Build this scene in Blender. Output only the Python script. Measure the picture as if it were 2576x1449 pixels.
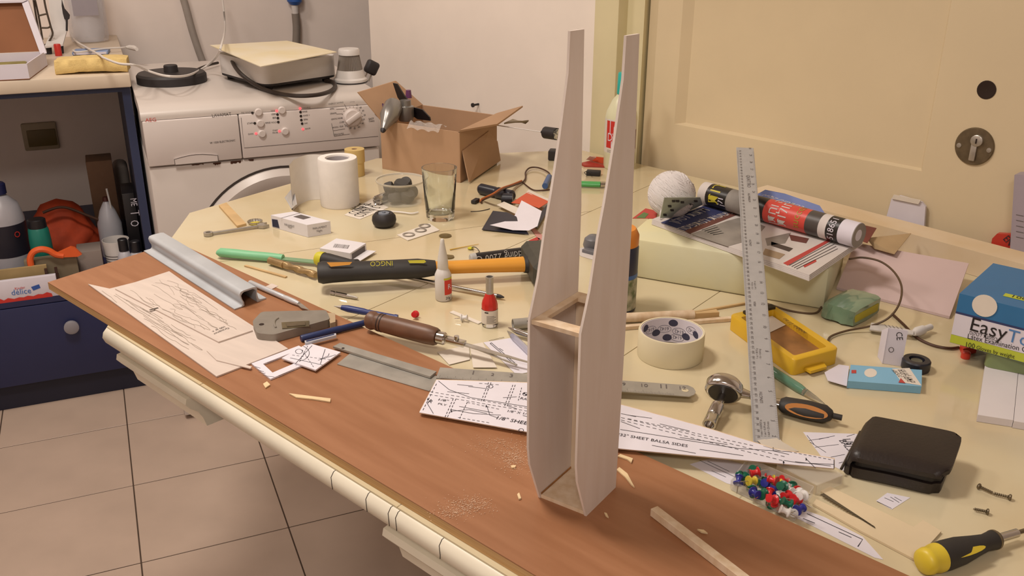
import bpy, bmesh, math, random
import numpy as np
from mathutils import Vector, Matrix
random.seed(7)
SC = bpy.context.scene
COL = SC.collection
for o in list(bpy.data.objects):
    bpy.data.objects.remove(o)

# ------------------------------------------------------------------ camera, world, lights, exposure
TT = 0.73                      # height of the table top above the floor
CAMZ = TT + 0.56
FPX, CX, CY = 2339.0, 1288.0, 724.5
PITCH, ROLL, YAW = math.radians(22.12), math.radians(0.35), math.radians(23.66)
_d = Vector((0, math.cos(PITCH), -math.sin(PITCH)))
_u = Vector((0, math.sin(PITCH), math.cos(PITCH)))
_x = Vector((1, 0, 0))
_X = _x*math.cos(ROLL) + _u*math.sin(ROLL)
_U = -_x*math.sin(ROLL) + _u*math.cos(ROLL)
_RZ = Matrix.Rotation(-YAW, 3, 'Z')
CAMX, CAMU, CAMD = _RZ @ _X, _RZ @ _U, _RZ @ _d
CAMP = Vector((0, 0, CAMZ))
cam_data = bpy.data.cameras.new('camera')
cam = bpy.data.objects.new('camera', cam_data)
COL.objects.link(cam)
cam_data.sensor_width = 36.0
cam_data.lens = 36.0*FPX/2576.0
cam_data.clip_start = 0.02
_m = Matrix((CAMX, CAMU, -CAMD)).transposed().to_4x4()
_m.translation = CAMP
cam.matrix_world = _m
SC.camera = cam

w = bpy.data.worlds.new('world'); SC.world = w
w.use_nodes = True
w.node_tree.nodes['Background'].inputs[0].default_value = (1.0, 0.86, 0.74, 1)
w.node_tree.nodes['Background'].inputs[1].default_value = 0.05

def area_light(name, loc, size, power, col, target=None):
    ld = bpy.data.lights.new(name, 'AREA')
    ld.shape = 'DISK'; ld.size = size; ld.energy = power; ld.color = col
    lo = bpy.data.objects.new(name, ld); COL.objects.link(lo)
    lo.location = loc
    if target is not None:
        lo.rotation_euler = (Vector(target)-Vector(loc)).to_track_quat('-Z', 'Y').to_euler()
    return lo
area_light('ceiling_lamp_light', (-0.15, 1.35, 2.50), 0.45, 29.0, (1.0, 0.91, 0.82))
area_light('second_ceiling_lamp_light', (-0.7, -0.9, 2.50), 0.6, 31.0, (1.0, 0.92, 0.86))
area_light('added_fill_light', (-0.55, 2.25, 2.50), 0.4, 15.0, (1.0, 0.89, 0.80))  # added fill, only brightens the back wall, worktop and washing machine
SC.view_settings.view_transform = 'Standard'
SC.view_settings.look = 'None'
SC.view_settings.gamma = 1.0
SC.view_settings.use_curve_mapping = False
SC.view_settings.exposure = -0.2

# ------------------------------------------------------------------ measuring helpers
def ray(px, py):
    return CAMD + CAMX*((px-CX)/FPX) - CAMU*((py-CY)/FPX)
def P(px, py, h=0.0):
    """point seen at photo pixel (px,py) lying h above the table top"""
    v = ray(px, py); t = (TT+h-CAMZ)/v.z
    return CAMP + v*t
def PF(px, py, z=0.0):
    """same, at absolute height z above the floor"""
    v = ray(px, py); t = (z-CAMZ)/v.z
    return CAMP + v*t
def PY(px, py, y):
    v = ray(px, py); return CAMP + v*(y/v.y)
def PPL(px, py, o, n):
    v = ray(px, py); return CAMP + v*((Vector(o)-CAMP).dot(n)/v.dot(n))
def VH(base, py):
    """height above base point at which the vertical through it meets photo row py"""
    lo, hi = -0.2, 1.5
    for _ in range(50):
        m = (lo+hi)/2; q = base + Vector((0, 0, m)) - CAMP
        y = CY - FPX*q.dot(CAMU)/q.dot(CAMD)
        if y > py: lo = m
        else: hi = m
    return lo
def frame(A, B, up=(0, 0, 1)):
    """matrix with origin A, x axis towards B, z as close to up as possible"""
    x = (Vector(B)-Vector(A)).normalized(); z = Vector(up); z = (z - x*z.dot(x)).normalized(); y = z.cross(x)
    m = Matrix((x, y, z)).transposed().to_4x4(); m.translation = A
    return m
def fr(a, b, h=0.0):
    A, B = P(*a, h), P(*b, h)
    return frame(A, B), (B-A).length
def at(px, py, h=0.0, ang=0.0):
    m = Matrix.Rotation(math.radians(ang), 4, 'Z'); m.translation = P(px, py, h)
    return m

# ------------------------------------------------------------------ materials
def lin(h):
    h = h.lstrip('#'); c = [int(h[i:i+2], 16)/255 for i in (0, 2, 4)]
    return tuple(((x/12.92) if x <= .04045 else ((x+.055)/1.055)**2.4) for x in c) + (1,)
MATS = {}
def mat(name, col, rough=0.6, metal=0.0, var=0.0, scale=20.0, bump=0.0, bscale=None, trans=0.0, ior=1.45,
        alpha=1.0, emit=None, estr=0.0, col2=None, stretch=None, coat=0.0, spec=None, rotz=0.0):
    if name in MATS: return MATS[name]
    m = bpy.data.materials.new(name); m.use_nodes = True
    nt = m.node_tree; b = nt.nodes['Principled BSDF']
    b.inputs['Roughness'].default_value = rough; b.inputs['Metallic'].default_value = metal
    b.inputs['Base Color'].default_value = lin(col)
    if spec is not None: b.inputs['Specular IOR Level'].default_value = spec
    if trans: b.inputs['Transmission Weight'].default_value = trans; b.inputs['IOR'].default_value = ior
    if alpha < 1: b.inputs['Alpha'].default_value = alpha
    if coat: b.inputs['Coat Weight'].default_value = coat
    if emit: b.inputs['Emission Color'].default_value = lin(emit); b.inputs['Emission Strength'].default_value = estr
    tc = nt.nodes.new('ShaderNodeTexCoord'); mp = nt.nodes.new('ShaderNodeMapping')
    nt.links.new(tc.outputs['Object'], mp.inputs[0])
    if stretch: mp.inputs['Scale'].default_value = stretch
    if rotz: mp.vector_type = 'TEXTURE'; mp.inputs['Rotation'].default_value = (0, 0, math.radians(rotz)); mp.inputs['Scale'].default_value = tuple(1/x for x in (stretch or (1, 1, 1)))
    n = nt.nodes.new('ShaderNodeTexNoise'); n.inputs['Scale'].default_value = scale; n.inputs['Detail'].default_value = 5
    nt.links.new(mp.outputs[0], n.inputs[0])
    r = nt.nodes.new('ShaderNodeMapRange'); r.inputs[1].default_value = 0.35; r.inputs[2].default_value = 0.65
    nt.links.new(n.outputs['Fac'], r.inputs[0])
    mx = nt.nodes.new('ShaderNodeMix'); mx.data_type = 'RGBA'
    c = lin(col)
    if col2: c2 = lin(col2); c1 = c
    else:
        v = max(var, 0.02); c1 = tuple(x*(1+v) for x in c[:3])+(1,); c2 = tuple(x*(1-v) for x in c[:3])+(1,)
    mx.inputs[6].default_value = c1; mx.inputs[7].default_value = c2
    nt.links.new(r.outputs[0], mx.inputs[0]); nt.links.new(mx.outputs[2], b.inputs['Base Color'])
    if bump:
        bn = nt.nodes.new('ShaderNodeTexNoise'); bn.inputs['Scale'].default_value = bscale or scale*4
        bn.inputs['Detail'].default_value = 4
        nt.links.new(mp.outputs[0], bn.inputs[0])
        bp = nt.nodes.new('ShaderNodeBump'); bp.inputs['Strength'].default_value = bump; bp.inputs['Distance'].default_value = 0.002
        nt.links.new(bn.outputs['Fac'], bp.inputs['Height']); nt.links.new(bp.outputs[0], b.inputs['Normal'])
    MATS[name] = m
    return m

# ------------------------------------------------------------------ mesh builder
class MB:
    def __init__(s, M=None):
        s.v = []; s.f = []; s.mi = []; s.M = M or Matrix()
    def add(s, vs, fs, mi=0, M=None):
        M = s.M @ M if M is not None else s.M
        k = len(s.v); s.v += [M @ Vector(p) for p in vs]
        s.f += [[i+k for i in f] for f in fs]; s.mi += [mi]*len(fs)
        return s
    def box(s, x0, x1, y0, y1, z0, z1, bev=0.0, mi=0, M=None, seg=2):
        bm = bmesh.new()
        bmesh.ops.create_cube(bm, size=1)
        for v in bm.verts:
            v.co = Vector(((x0+x1)/2+v.co.x*(x1-x0), (y0+y1)/2+v.co.y*(y1-y0), (z0+z1)/2+v.co.z*(z1-z0)))
        if bev: bmesh.ops.bevel(bm, geom=bm.edges[:], offset=bev, segments=seg, profile=.5, affect='EDGES')
        bm.verts.index_update()
        s.add([v.co.copy() for v in bm.verts], [[v.index for v in f.verts] for f in bm.faces], mi, M)
        bm.free(); return s
    def lathe(s, prof, n=24, mi=0, M=None, cap=True):
        """profile [(r,z)...] about z"""
        vs = []; fs = []
        for r, z in prof:
            for i in range(n):
                a = 2*math.pi*i/n; vs.append((r*math.cos(a), r*math.sin(a), z))
        for j in range(len(prof)-1):
            for i in range(n):
                a, b = j*n+i, j*n+(i+1) % n
                fs.append([a, b, b+n, a+n])
        if cap:
            if prof[0][0] > 1e-6: fs.append(list(range(n))[::-1])
            if prof[-1][0] > 1e-6: fs.append([(len(prof)-1)*n+i for i in range(n)])
        return s.add(vs, fs, mi, M)
    def cyl(s, A, B, r0, r1=None, n=20, mi=0, prof=None):
        """cylinder or lathe along A-B; prof [(r,t 0..1)]"""
        A, B = Vector(A), Vector(B); L = (B-A).length
        z = (B-A).normalized(); x = Vector((1, 0, 0)) if abs(z.x) < .9 else Vector((0, 1, 0))
        y = z.cross(x).normalized(); x = y.cross(z)
        M = Matrix((x, y, z)).transposed().to_4x4(); M.translation = A
        if prof is None: prof = [(r0, 0), (r0 if r1 is None else r1, 1)]
        return s.lathe([(r, t*L) for r, t in prof], n, mi, M)
    def tube(s, pts, r, n=8, mi=0, smooth=0, cap=True):
        pts = [Vector(p) for p in pts]
        if smooth: pts = cat(pts, smooth)
        m = len(pts); rr = r if isinstance(r, (list, tuple)) else [r]*m
        if len(rr) != m: rr = [rr[min(int(i*len(rr)/m), len(rr)-1)] for i in range(m)]
        vs = []; fs = []
        t0 = (pts[1]-pts[0]).normalized(); u = t0.orthogonal().normalized()
        for i, p in enumerate(pts):
            t = (pts[min(i+1, m-1)]-pts[max(i-1, 0)]).normalized()
            u = (u - t*u.dot(t)).normalized(); w_ = t.cross(u)
            for k in range(n):
                a = 2*math.pi*k/n; vs.append(p+(u*math.cos(a)+w_*math.sin(a))*rr[i])
        for i in range(m-1):
            for k in range(n):
                a, b = i*n+k, i*n+(k+1) % n; fs.append([a, b, b+n, a+n])
        if cap: fs.append(list(range(n))[::-1]); fs.append([(m-1)*n+k for k in range(n)])
        return s.add(vs, fs, mi)
    def prism(s, poly, z0, z1, mi=0, M=None, mtop=None):
        n = len(poly)
        if sum(poly[i][0]*poly[(i+1) % n][1]-poly[(i+1) % n][0]*poly[i][1] for i in range(n)) < 0: poly = poly[::-1]
        vs = [(p[0], p[1], z0) for p in poly]+[(p[0], p[1], z1) for p in poly]
        fs = [[i, (i+1) % n, (i+1) % n+n, i+n] for i in range(n)]+[list(range(n))[::-1]]
        s.add(vs, fs, mi, M)
        s.f.append([len(s.v)-n+i for i in range(n)]); s.mi.append(mi if mtop is None else mtop)
        return s
    def slab(s, pts, t, mi=0, down=False):
        """prism from world points (flat polygon, roughly horizontal), thickness t upwards"""
        pts = [Vector(p) for p in pts]; n = len(pts)
        if sum(pts[i].x*pts[(i+1) % n].y-pts[(i+1) % n].x*pts[i].y for i in range(n)) < 0: pts = pts[::-1]
        d = Vector((0, 0, -t if down else t)); lo, hi = (pts, [p+d for p in pts]) if not down else ([p+d for p in pts], pts)
        fs = [[i, (i+1) % n, (i+1) % n+n, i+n] for i in range(n)]+[list(range(n))[::-1], [n+i for i in range(n)]]
        return s.add(lo+hi, fs, mi)
    def plate(s, pts, off, mi=0):
        """plate from world points (any plane), extruded by vector off"""
        pts = [Vector(p) for p in pts]; n = len(pts); off = Vector(off)
        nr = Vector((0, 0, 0))
        for i in range(n): nr += pts[i].cross(pts[(i+1) % n])
        if nr.dot(off) < 0: pts = pts[::-1]
        fs = [[i, (i+1) % n, (i+1) % n+n, i+n] for i in range(n)]+[list(range(n))[::-1], [n+i for i in range(n)]]
        return s.add(pts+[p+off for p in pts], fs, mi)
    def ribbon(s, pts, width, nrm=(0, 0, 1), mi=0):
        """flat printed line along world points, facing nrm"""
        pts = [Vector(p) for p in pts]; nrm = Vector(nrm).normalized(); vs = []; fs = []; m = len(pts)
        for i, p in enumerate(pts):
            t = (pts[min(i+1, m-1)]-pts[max(i-1, 0)])
            if t.length < 1e-9: t = Vector((1, 0, 0))
            sd = nrm.cross(t.normalized())*width/2
            vs += [p-sd, p+sd]
        for i in range(m-1): fs.append([2*i, 2*i+2, 2*i+3, 2*i+1])
        return s.add(vs, fs, mi)
    def strip(s, pts, side, mi=0):
        """sheet: points swept by vector side (single surface)"""
        pts = [Vector(p) for p in pts]; side = Vector(side); m = len(pts)
        return s.add(pts+[p+side for p in pts], [[i, i+1, i+1+m, i+m] for i in range(m-1)], mi)
    def grid(s, fn, nu, nv, mi=0):
        vs = [fn(i/nu, j/nv) for j in range(nv+1) for i in range(nu+1)]
        fs = [[j*(nu+1)+i, j*(nu+1)+i+1, (j+1)*(nu+1)+i+1, (j+1)*(nu+1)+i] for j in range(nv) for i in range(nu)]
        return s.add(vs, fs, mi)
    def shell(s, fn, nu, nv, t, mi=0, mb=None):
        """grid sheet with thickness: fn(u,v) gives the top, t downwards along -z"""
        top = [Vector(fn(i/nu, j/nv)) for j in range(nv+1) for i in range(nu+1)]
        bot = [p-Vector((0, 0, t)) for p in top]; N = len(top); w_ = nu+1
        fs = []
        for j in range(nv):
            for i in range(nu):
                a = j*w_+i; q = [a, a+1, a+1+w_, a+w_]; fs.append(q); fs.append([N+k for k in q[::-1]])
        ring = [i for i in range(nu+1)]+[j*w_+nu for j in range(1, nv+1)]+[nv*w_+i for i in range(nu-1, -1, -1)]+[j*w_ for j in range(nv-1, 0, -1)]
        for k in range(len(ring)):
            a, b = ring[k], ring[(k+1) % len(ring)]; fs.append([a, N+a, N+b, b])
        return s.add(top+bot, fs, mi)
    def text(s, st, A, B, nrm=(0, 0, 1), asp=1.0, off=0.0003, mi=0, fn=None):
        """lettering with its baseline from A to B (world points) in the plane with normal nrm"""
        vs, fs, wd = glyphs(st); A, B = Vector(A), Vector(B); nrm = Vector(nrm).normalized()
        x = (B-A); k = x.length/wd; x.normalize(); x = (x-nrm*x.dot(nrm)).normalized(); y = nrm.cross(x)
        return s.add([A+x*(p[0]*k)+y*(p[1]*k*asp)+nrm*off for p in vs], fs, mi)
def cat(pts, k):
    out = []; n = len(pts)
    for i in range(n-1):
        p0, p1, p2, p3 = pts[max(i-1, 0)], pts[i], pts[i+1], pts[min(i+2, n-1)]
        for j in range(k):
            t = j/k
            out.append(0.5*((2*p1)+(p2-p0)*t+(2*p0-5*p1+4*p2-p3)*t*t+(3*p1-p0-3*p2+p3)*t**3))
    out.append(pts[-1]); return out
_G = {}
def glyphs(st):
    if st not in _G:
        c = bpy.data.curves.new('lettering', 'FONT'); c.body = st; c.size = 1.0; c.resolution_u = 2
        o = bpy.data.objects.new('lettering', c); me = o.to_mesh()
        vs = [(v.co.x, v.co.y) for v in me.vertices]; fs = [list(p.vertices) for p in me.polygons]
        o.to_mesh_clear(); bpy.data.objects.remove(o); bpy.data.curves.remove(c)
        x0 = min((v[0] for v in vs), default=0); x1 = max((v[0] for v in vs), default=1)
        _G[st] = ([(a-x0, b) for a, b in vs], fs, max(x1-x0, .01))
    return _G[st]

# ------------------------------------------------------------------ object helpers
ORG = {}
def _mesh(name, mb, mats, org, ang=35):
    me = bpy.data.meshes.new(name)
    me.from_pydata([tuple(v-org) for v in mb.v], [], mb.f)
    if not isinstance(mats, (list, tuple)): mats = [mats]
    for m in mats: me.materials.append(m)
    if len(mats) > 1: me.polygons.foreach_set('material_index', mb.mi)
    me.polygons.foreach_set('use_smooth', [True]*len(me.polygons))
    me.update()
    bm = bmesh.new(); bm.from_mesh(me); bmesh.ops.recalc_face_normals(bm, faces=bm.faces[:]); bm.to_mesh(me); bm.free()
    me.set_sharp_from_angle(angle=math.radians(ang))
    return me
def tag(o, label=None, category=None, group=None, kind=None):
    if label: o['label'] = label
    if category: o['category'] = category
    if group: o['group'] = group
    if kind: o['kind'] = kind
    return o
def thing(name, label, category, base, group=None):
    o = bpy.data.objects.new(name, None); o.empty_display_size = 0.02; COL.objects.link(o)
    o.location = base; ORG[o.name] = Vector(base)
    return tag(o, label, category, group)
def part(name, mb, mats, parent, label=None, kind=None, ang=35):
    org = ORG[parent.name]
    o = bpy.data.objects.new(name, _mesh(name, mb, mats, org, ang)); COL.objects.link(o)
    o.parent = parent; ORG[o.name] = org
    return tag(o, label, kind=kind)
def solo(name, mb, mats, label=None, category=None, group=None, kind=None, base=None, ang=35):
    if base is None:
        n = len(mb.v); base = Vector((sum(v.x for v in mb.v)/n, sum(v.y for v in mb.v)/n, min(v.z for v in mb.v)))
    base = Vector(base)
    o = bpy.data.objects.new(name, _mesh(name, mb, mats, base, ang)); COL.objects.link(o)
    o.location = base; ORG[o.name] = base
    return tag(o, label, category, group, kind)
V = Vector
UP = V((0, 0, 1))

# ================================================================== THE SETTING
M_wall = mat('white_wall_paint', '#f3e6dd', .85, var=.03, scale=6, bump=.15, bscale=60)
M_wall2 = mat('cream_wall_paint', '#f0e5da', .85, var=.03, scale=5, bump=.15, bscale=60)
M_ceil = mat('ceiling_paint', '#ddd3c8', .9)
M_grout = mat('floor_grout', '#4a3a2e', .9)
M_tile = mat('floor_tile', '#bba594', .38, var=.05, scale=7, bump=.03, bscale=40)
M_door = mat('cream_door_paint', '#d8c6a4', .55, var=.04, scale=3, bump=.06, bscale=25)
M_frame = mat('greenish_frame_paint', '#dacfa8', .55, var=.04, scale=6, bump=.06, bscale=25)
M_dark = mat('dark_gap', '#2b1c14', .9)

f = solo('floor', MB().box(-2.2, 3.0, -2.0, 3.8, -.05, -.0012), M_grout, kind='structure', base=(0, 0, -.05))
TS, TG = .3115, .003           # tile pitch and joint
tx0, ty0 = PF(335.6, 1221.1).x, PF(335.6, 1221.1).y
tile_me = None
for i in range(-5, 8):
    for j in range(-6, 6):
        cx_, cy_ = tx0+i*TS, ty0+j*TS
        if tile_me is None:
            b = MB(); b.box(TG/2, TS-TG/2, TG/2, TS-TG/2, -.012, 0, bev=.0006, seg=1)
            tile_me = _mesh('floor_tile', b, M_tile, V((0, 0, 0)))
        o = bpy.data.objects.new('floor_tile', tile_me); COL.objects.link(o)
        o.parent = f; o.location = (cx_, cy_, random.uniform(.0499, .0502))

solo('wall_back', MB().box(-2.2, 1.6, 3.49, 3.6, 0, 2.62), M_wall, kind='structure')
solo('wall_left', MB().box(-2.3, -2.2, -2.0, 3.6, 0, 2.62), M_wall, kind='structure')
solo('wall_front', MB().box(-2.3, 3.1, -2.1, -2.0, 0, 2.62), M_wall, kind='structure')
solo('ceiling', MB().box(-2.3, 3.1, -2.1, 3.7, 2.62, 2.7), M_ceil, kind='structure')

WA = math.radians(-69)
WT = V((math.cos(WA), math.sin(WA), 0)); WN = V((-WT.y, WT.x, 0))      # along the right wall, and outwards
W0 = V((1.13, 2.0, 0))
MW = Matrix((WT, WN, UP)).transposed().to_4x4(); MW.translation = W0    # local x along the wall, y outwards, z up
def WP(px, py, off=0.0): return PPL(px, py, W0+WN*off, WN)
def ws(px, py=200, off=0.0): return (WP(px, py, off)-W0).dot(WT)
s_c = (2.9-2.0)/WT.y
sF0, sF1, sJ, sL, sP = ws(1497), ws(1556), ws(1600), ws(1645), ws(1708, 150)
wr = MB(MW); wr.box(s_c, sF0, 0, .14, 0, 2.62)
wr.box(sF0, 1.25, 0, .14, 2.15, 2.62); wr.box(1.25, 4.2, 0, .14, 0, 2.62)
solo('wall_right', wr, M_wall2, kind='structure')
dr = thing('door_1', None, None, W0+WT*.5); dr['kind'] = 'structure'
part('door_frame', MB(MW).box(sF0, sF1, -.012, .10, 0, 2.15, bev=.003), M_frame, dr)
part('door_jamb', MB(MW).box(sF1, sJ-.003, .022, .11, 0, 2.15), M_frame, dr)
part('door_gap', MB(MW).box(sJ-.003, sJ+.004, .05, .10, 0, 2.15), M_dark, dr)
lf = MB(MW)
zB = WP(1697, 312).z                     # bottom of the sunk panel
# leaf: slanted edge, stiles and rails around a sunk panel
lf.add([(sJ+.004, .034, 0), (sL, 0, 0), (sL, .05, 0), (sJ+.004, .05, 0), (sJ+.004, .034, 2.12), (sL, 0, 2.12), (sL, .05, 2.12), (sJ+.004, .05, 2.12)],
       [[0, 1, 5, 4], [1, 2, 6, 5], [2, 3, 7, 6], [3, 0, 4, 7], [0, 3, 2, 1], [4, 5, 6, 7]])
sR = ws(2320, 422)
lf.box(sL, sP, 0, .05, 0, 2.12); lf.box(sR, 1.2, 0, .05, 0, 2.12); lf.box(sP, sR, 0, .05, 0, zB); lf.box(sP, sR, 0, .05, 1.95, 2.12)
leaf = part('door_leaf', lf, M_door, dr)
pn = MB(MW)
pd = .016
pn.add([(sP, 0, zB), (sR, 0, zB), (sR, 0, 1.95), (sP, 0, 1.95), (sP+.020, pd, zB+.004), (sR-.004, pd*.4, zB+.004), (sR-.004, pd*.4, 1.93), (sP+.020, pd, 1.93)],
       [[0, 1, 5, 4], [1, 2, 6, 5], [2, 3, 7, 6], [3, 0, 4, 7], [4, 5, 6, 7]])
part('door_panel', pn, M_door, dr)
# lock plate and the hole of the missing handle
M_brass = mat('tarnished_brass', '#7d715c', .42, .8, var=.15, scale=60)
M_steel = mat('worn_steel', '#b5afa6', .36, .65, var=.08, scale=80)
lk = WP(2452, 368); ML = Matrix((WT, UP, -WN)).transposed().to_4x4(); ML.translation = lk
lock = part('lock_plate', MB(ML).lathe([(.0345, 0), (.0345, .002), (.033, .004), (.0001, .004)], 40), M_brass, dr)
cy = MB(ML).lathe([(.0105, .004), (.0105, .009), (.009, .010), (.0001, .010)], 24, M=Matrix.Translation((.004, .012, 0)))
cy.box(-.0045, .0065, -.026, .006, .004, .0085, bev=.002)
part('lock_cylinder', cy, M_steel, lock)
for sx in (-.026, .027):
    part('lock_screw', MB(ML).lathe([(.0045, .004), (.0042, .0055), (.0001, .006)], 12, M=Matrix.Translation((sx, -.002, 0))), M_steel, lock)
part('keyhole', MB(ML).box(.0028, .0055, .007, .016, .010, .0104), M_dark, lock)
MH = ML.copy(); MH.translation = WP(2482, 226)
part('handle_hole', MB(MH).lathe([(.0165, .0008), (.0145, .0012), (.013, .0006), (.0001, .0004)], 24, cap=False), M_dark, dr)

# ================================================================== TABLE
M_top = mat('cream_stone_top', '#cdbb96', .15, var=.07, scale=5, col2='#d4c8a8', coat=.15)
M_edge = mat('ivory_lacquer_edge', '#e2dac6', .35, var=.05, scale=12)
M_core = mat('table_core', '#6d5a3c', .8)
fd = (P(1000, 1290)-P(257, 824)); fd.z = 0; fd.normalize()
A_ = P(257, 824); B_ = P(470, 535); D_ = P(1510, 391)
C_ = P(945, 397)
bd = V((math.cos(math.radians(-69.5)), math.sin(math.radians(-69.5)), 0))
back0 = P(1700, 432)
D_ = back0 - bd*.30
OUT = [A_, A_+fd*1.75, A_+fd*1.75+V((.60, -.02, 0)), back0+bd*1.75, D_, C_, B_]
OUT = [V((p.x, p.y, 0)) for p in OUT]
table = thing('table', 'large ivory octagonal dining table covered with tools and model parts', 'table', V((.75, 1.1, 0)))
def inset(poly, d):
    n = len(poly); out = []
    ar = sum(poly[i].x*poly[(i+1) % n].y-poly[(i+1) % n].x*poly[i].y for i in range(n))
    sg = 1 if ar > 0 else -1
    for i in range(n):
        p, a, b = poly[i], poly[i-1], poly[(i+1) % n]
        e1 = (p-a).normalized(); e2 = (b-p).normalized()
        n1 = V((-e1.y, e1.x, 0))*sg; n2 = V((-e2.y, e2.x, 0))*sg
        k = (n1+n2); k = k/ max(.2, (1+n1.dot(n2)))
        out.append(p+k*d)
    return out
prof = [(.030, -.0008), (.010, -.0008), (.004, -.003), (.0, -.008), (-.002, -.016), (.001, -.024), (.007, -.030), (.013, -.033), (.016, -.038), (.05, -.040)]
n = len(OUT); mv = MB(); rings = [inset(OUT, d) for d, z in prof]
vs = []; fs = []
for r_, (d, z) in zip(rings, prof): vs += [V((p.x, p.y, TT+z)) for p in r_]
for j in range(len(prof)-1):
    for i in range(n): fs.append([j*n+i, j*n+(i+1) % n, (j+1)*n+(i+1) % n, (j+1)*n+i])
mv.add(vs, fs); part('edge_moulding', mv, M_edge, table, ang=60)
part('substrate', MB().slab([V((p.x, p.y, TT-.040)) for p in inset(OUT, .03)], .0375), M_core, table)
def clip(poly, o, nrm, d):
    out = []; n = len(poly)
    for i in range(n):
        a, b = poly[i], poly[(i+1) % n]; da, db = (a-o).dot(nrm)-d, (b-o).dot(nrm)-d
        if da >= 0: out.append(a)
        if (da >= 0) != (db >= 0): out.append(a+(b-a)*(da/(da-db)))
    return out
def seam(a, b):
    A, B = P(*a), P(*b); A.z = B.z = 0; d = (B-A).normalized(); return A, V((-d.y, d.x, 0))
sa = seam((915, 785), (1517, 518)); sb = seam((1572, 893), (1804, 738)); sc = seam((910, 610), (1240, 565))
TOPP = inset(OUT, .006); g = .0007
p1 = clip(TOPP, *sa, g)
pieces = [clip(p1, *sc, g), clip(p1, sc[0], -sc[1], g), clip(clip(TOPP, sa[0], -sa[1], g), *sb, g), clip(TOPP, sb[0], -sb[1], g)]
for q in pieces:
    part('top_panel', MB().slab([V((p.x, p.y, TT-.0026)) for p in q], .0026), M_top, table)
# carved brackets under the edge
nb = V((fd.y, -fd.x, 0))
if nb.dot(A_-V((.8, 1.2, 0))) < 0: nb = -nb
bp = [(.020, -.036), (.006, -.038), (.004, -.046), (.010, -.054), (.020, -.062), (.026, -.074), (.030, -.088), (.07, -.088), (.07, -.036)]
def bracket(s0, s1):
    b = MB(); vs = []
    for s_ in (s0, s1):
        for d, z in bp: q = A_+fd*s_-nb*d; vs.append(V((q.x, q.y, TT+z)))
    k = len(bp); fs = [[i, (i+1) % k, (i+1) % k+k, i+k] for i in range(k)]+[list(range(k)), list(range(k, 2*k))[::-1]]
    b.add(vs, fs); return b
part('carved_bracket', bracket(.02, (P(522, 1040, -.07)-A_).dot(fd)), M_edge, table, ang=50)
part('carved_bracket', bracket((P(1012, 1345, -.06)-A_).dot(fd), 1.6), M_edge, table, ang=50)
for c in ((.62, 1.62), (1.05, .75)):
    part('pedestal_leg', MB(Matrix.Translation((c[0], c[1], 0))).lathe([(.16, 0), (.16, .03), (.10, .06), (.06, .15), (.075, .4), (.06, .6), (.12, .66), (.12, TT-.0402)], 28), M_edge, table)
# ================================================================== WORK BOARD AND THE BALSA FUSELAGE
M_board = mat('brown_plywood_face', '#a06f4d', .46, scale=5, col2='#946341', stretch=(1.2, 12, 2), rotz=-66, bump=.03, bscale=60)
M_ply = mat('pale_ply_edge', '#c8a474', .7, var=.15, scale=10, stretch=(1, 1, 120), col2='#b18752')
BH = .012
board = thing('work_board', 'long brown plywood board with pale ply edges lying along the table edge', 'board', P(700, 950))
bA, bB = P(120, 710, BH), P(442, 608, BH); bA2 = P(1350, 1449, BH); bB2 = P(2250, 1449, BH)
bdir = ((bA2-bA).normalized()+(bB2-bB).normalized()).normalized()
bq = [bA, bB, bB+bdir*1.55, bA+(bA2-bA).normalized()*1.50]
part('board_face', MB().slab([p-V((0, 0, .0012)) for p in bq], .0012), M_board, board)
part('board_core', MB().slab([V((p.x, p.y, TT+.0003)) for p in bq], BH-.0016), M_ply, board)
# smears of dried filler dust on the face
M_dust = mat('pale_dust', '#c9a98a', .9, var=.1, scale=200, alpha=.35)

M_balsa = mat('pale_balsa', '#e4d8cf', .75, var=.05, scale=12, stretch=(5, 5, .7), bump=.04, bscale=150, col2='#dfd1c6')
M_balsa_in = mat('warm_balsa', '#e0cbb0', .75, var=.06, scale=14, stretch=(6, 6, 1), col2='#d0b492')
M_glue = mat('amber_glue_line', '#a5713c', .5, var=.2, scale=60)
fA, fB, fD = P(1366, 1240, BH), P(1475, 1299, BH), P(1549, 1226, BH)
fu = (fD-fB); fu.z = 0; fu.normalize()                      # along a side panel
fn_ = V((fu.y, -fu.x, 0))                                   # out of the panel that faces the camera side
if fn_.dot(fB-fA) < 0: fn_ = -fn_
fw = (fB-fA).dot(fn_)
z0 = TT+BH
def fpl(px, py):
    q = PPL(px, py, V((fB.x, fB.y, z0)), fn_); return ((q-fB).dot(fu), q.z-z0)
prL = [(.000, 0), (-.0195, .05), (-.0225, .07)]+[fpl(*q) for q in ((1462, 841), (1485, 733), (1505, 600), (1522, 509), (1546, 360), (1569, 199), (1576, 90))]
prR = [(.060, 0), (.0608, .05), (.0620, .19), (.0625, .29)]+[fpl(*q) for q in ((1593, 464), (1603, 232), (1609, 85))]
fus = thing('balsa_fuselage', 'tall open balsa model aeroplane fuselage standing on its nose on the brown board', 'fuselage', (fA+fD)/2)
def side(o):
    b = MB(); pts = [o+fu*u_+UP*(z-0) for u_, z in prL]+[o+fu*u_+UP*z for u_, z in prR[::-1]]
    return b.plate(pts, -fn_*.0024)
oR = V((fB.x, fB.y, z0)); oL = oR-fn_*(fw-.0024)
part('side_panel', side(oR), M_balsa, fus); part('side_panel', side(oL), M_balsa, fus)
def Q(u_, v_, z): return oR+fu*u_-fn_*v_+UP*z                # v inwards from the outer face
iw = fw-.0024
def fb(u0, u1, v0, v1, za, zb):
    b = MB(); M_ = Matrix((fu, -fn_, UP)).transposed().to_4x4(); M_.translation = oR
    return b.box(u0, u1, v0, v1, za, zb, M=M_)
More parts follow.
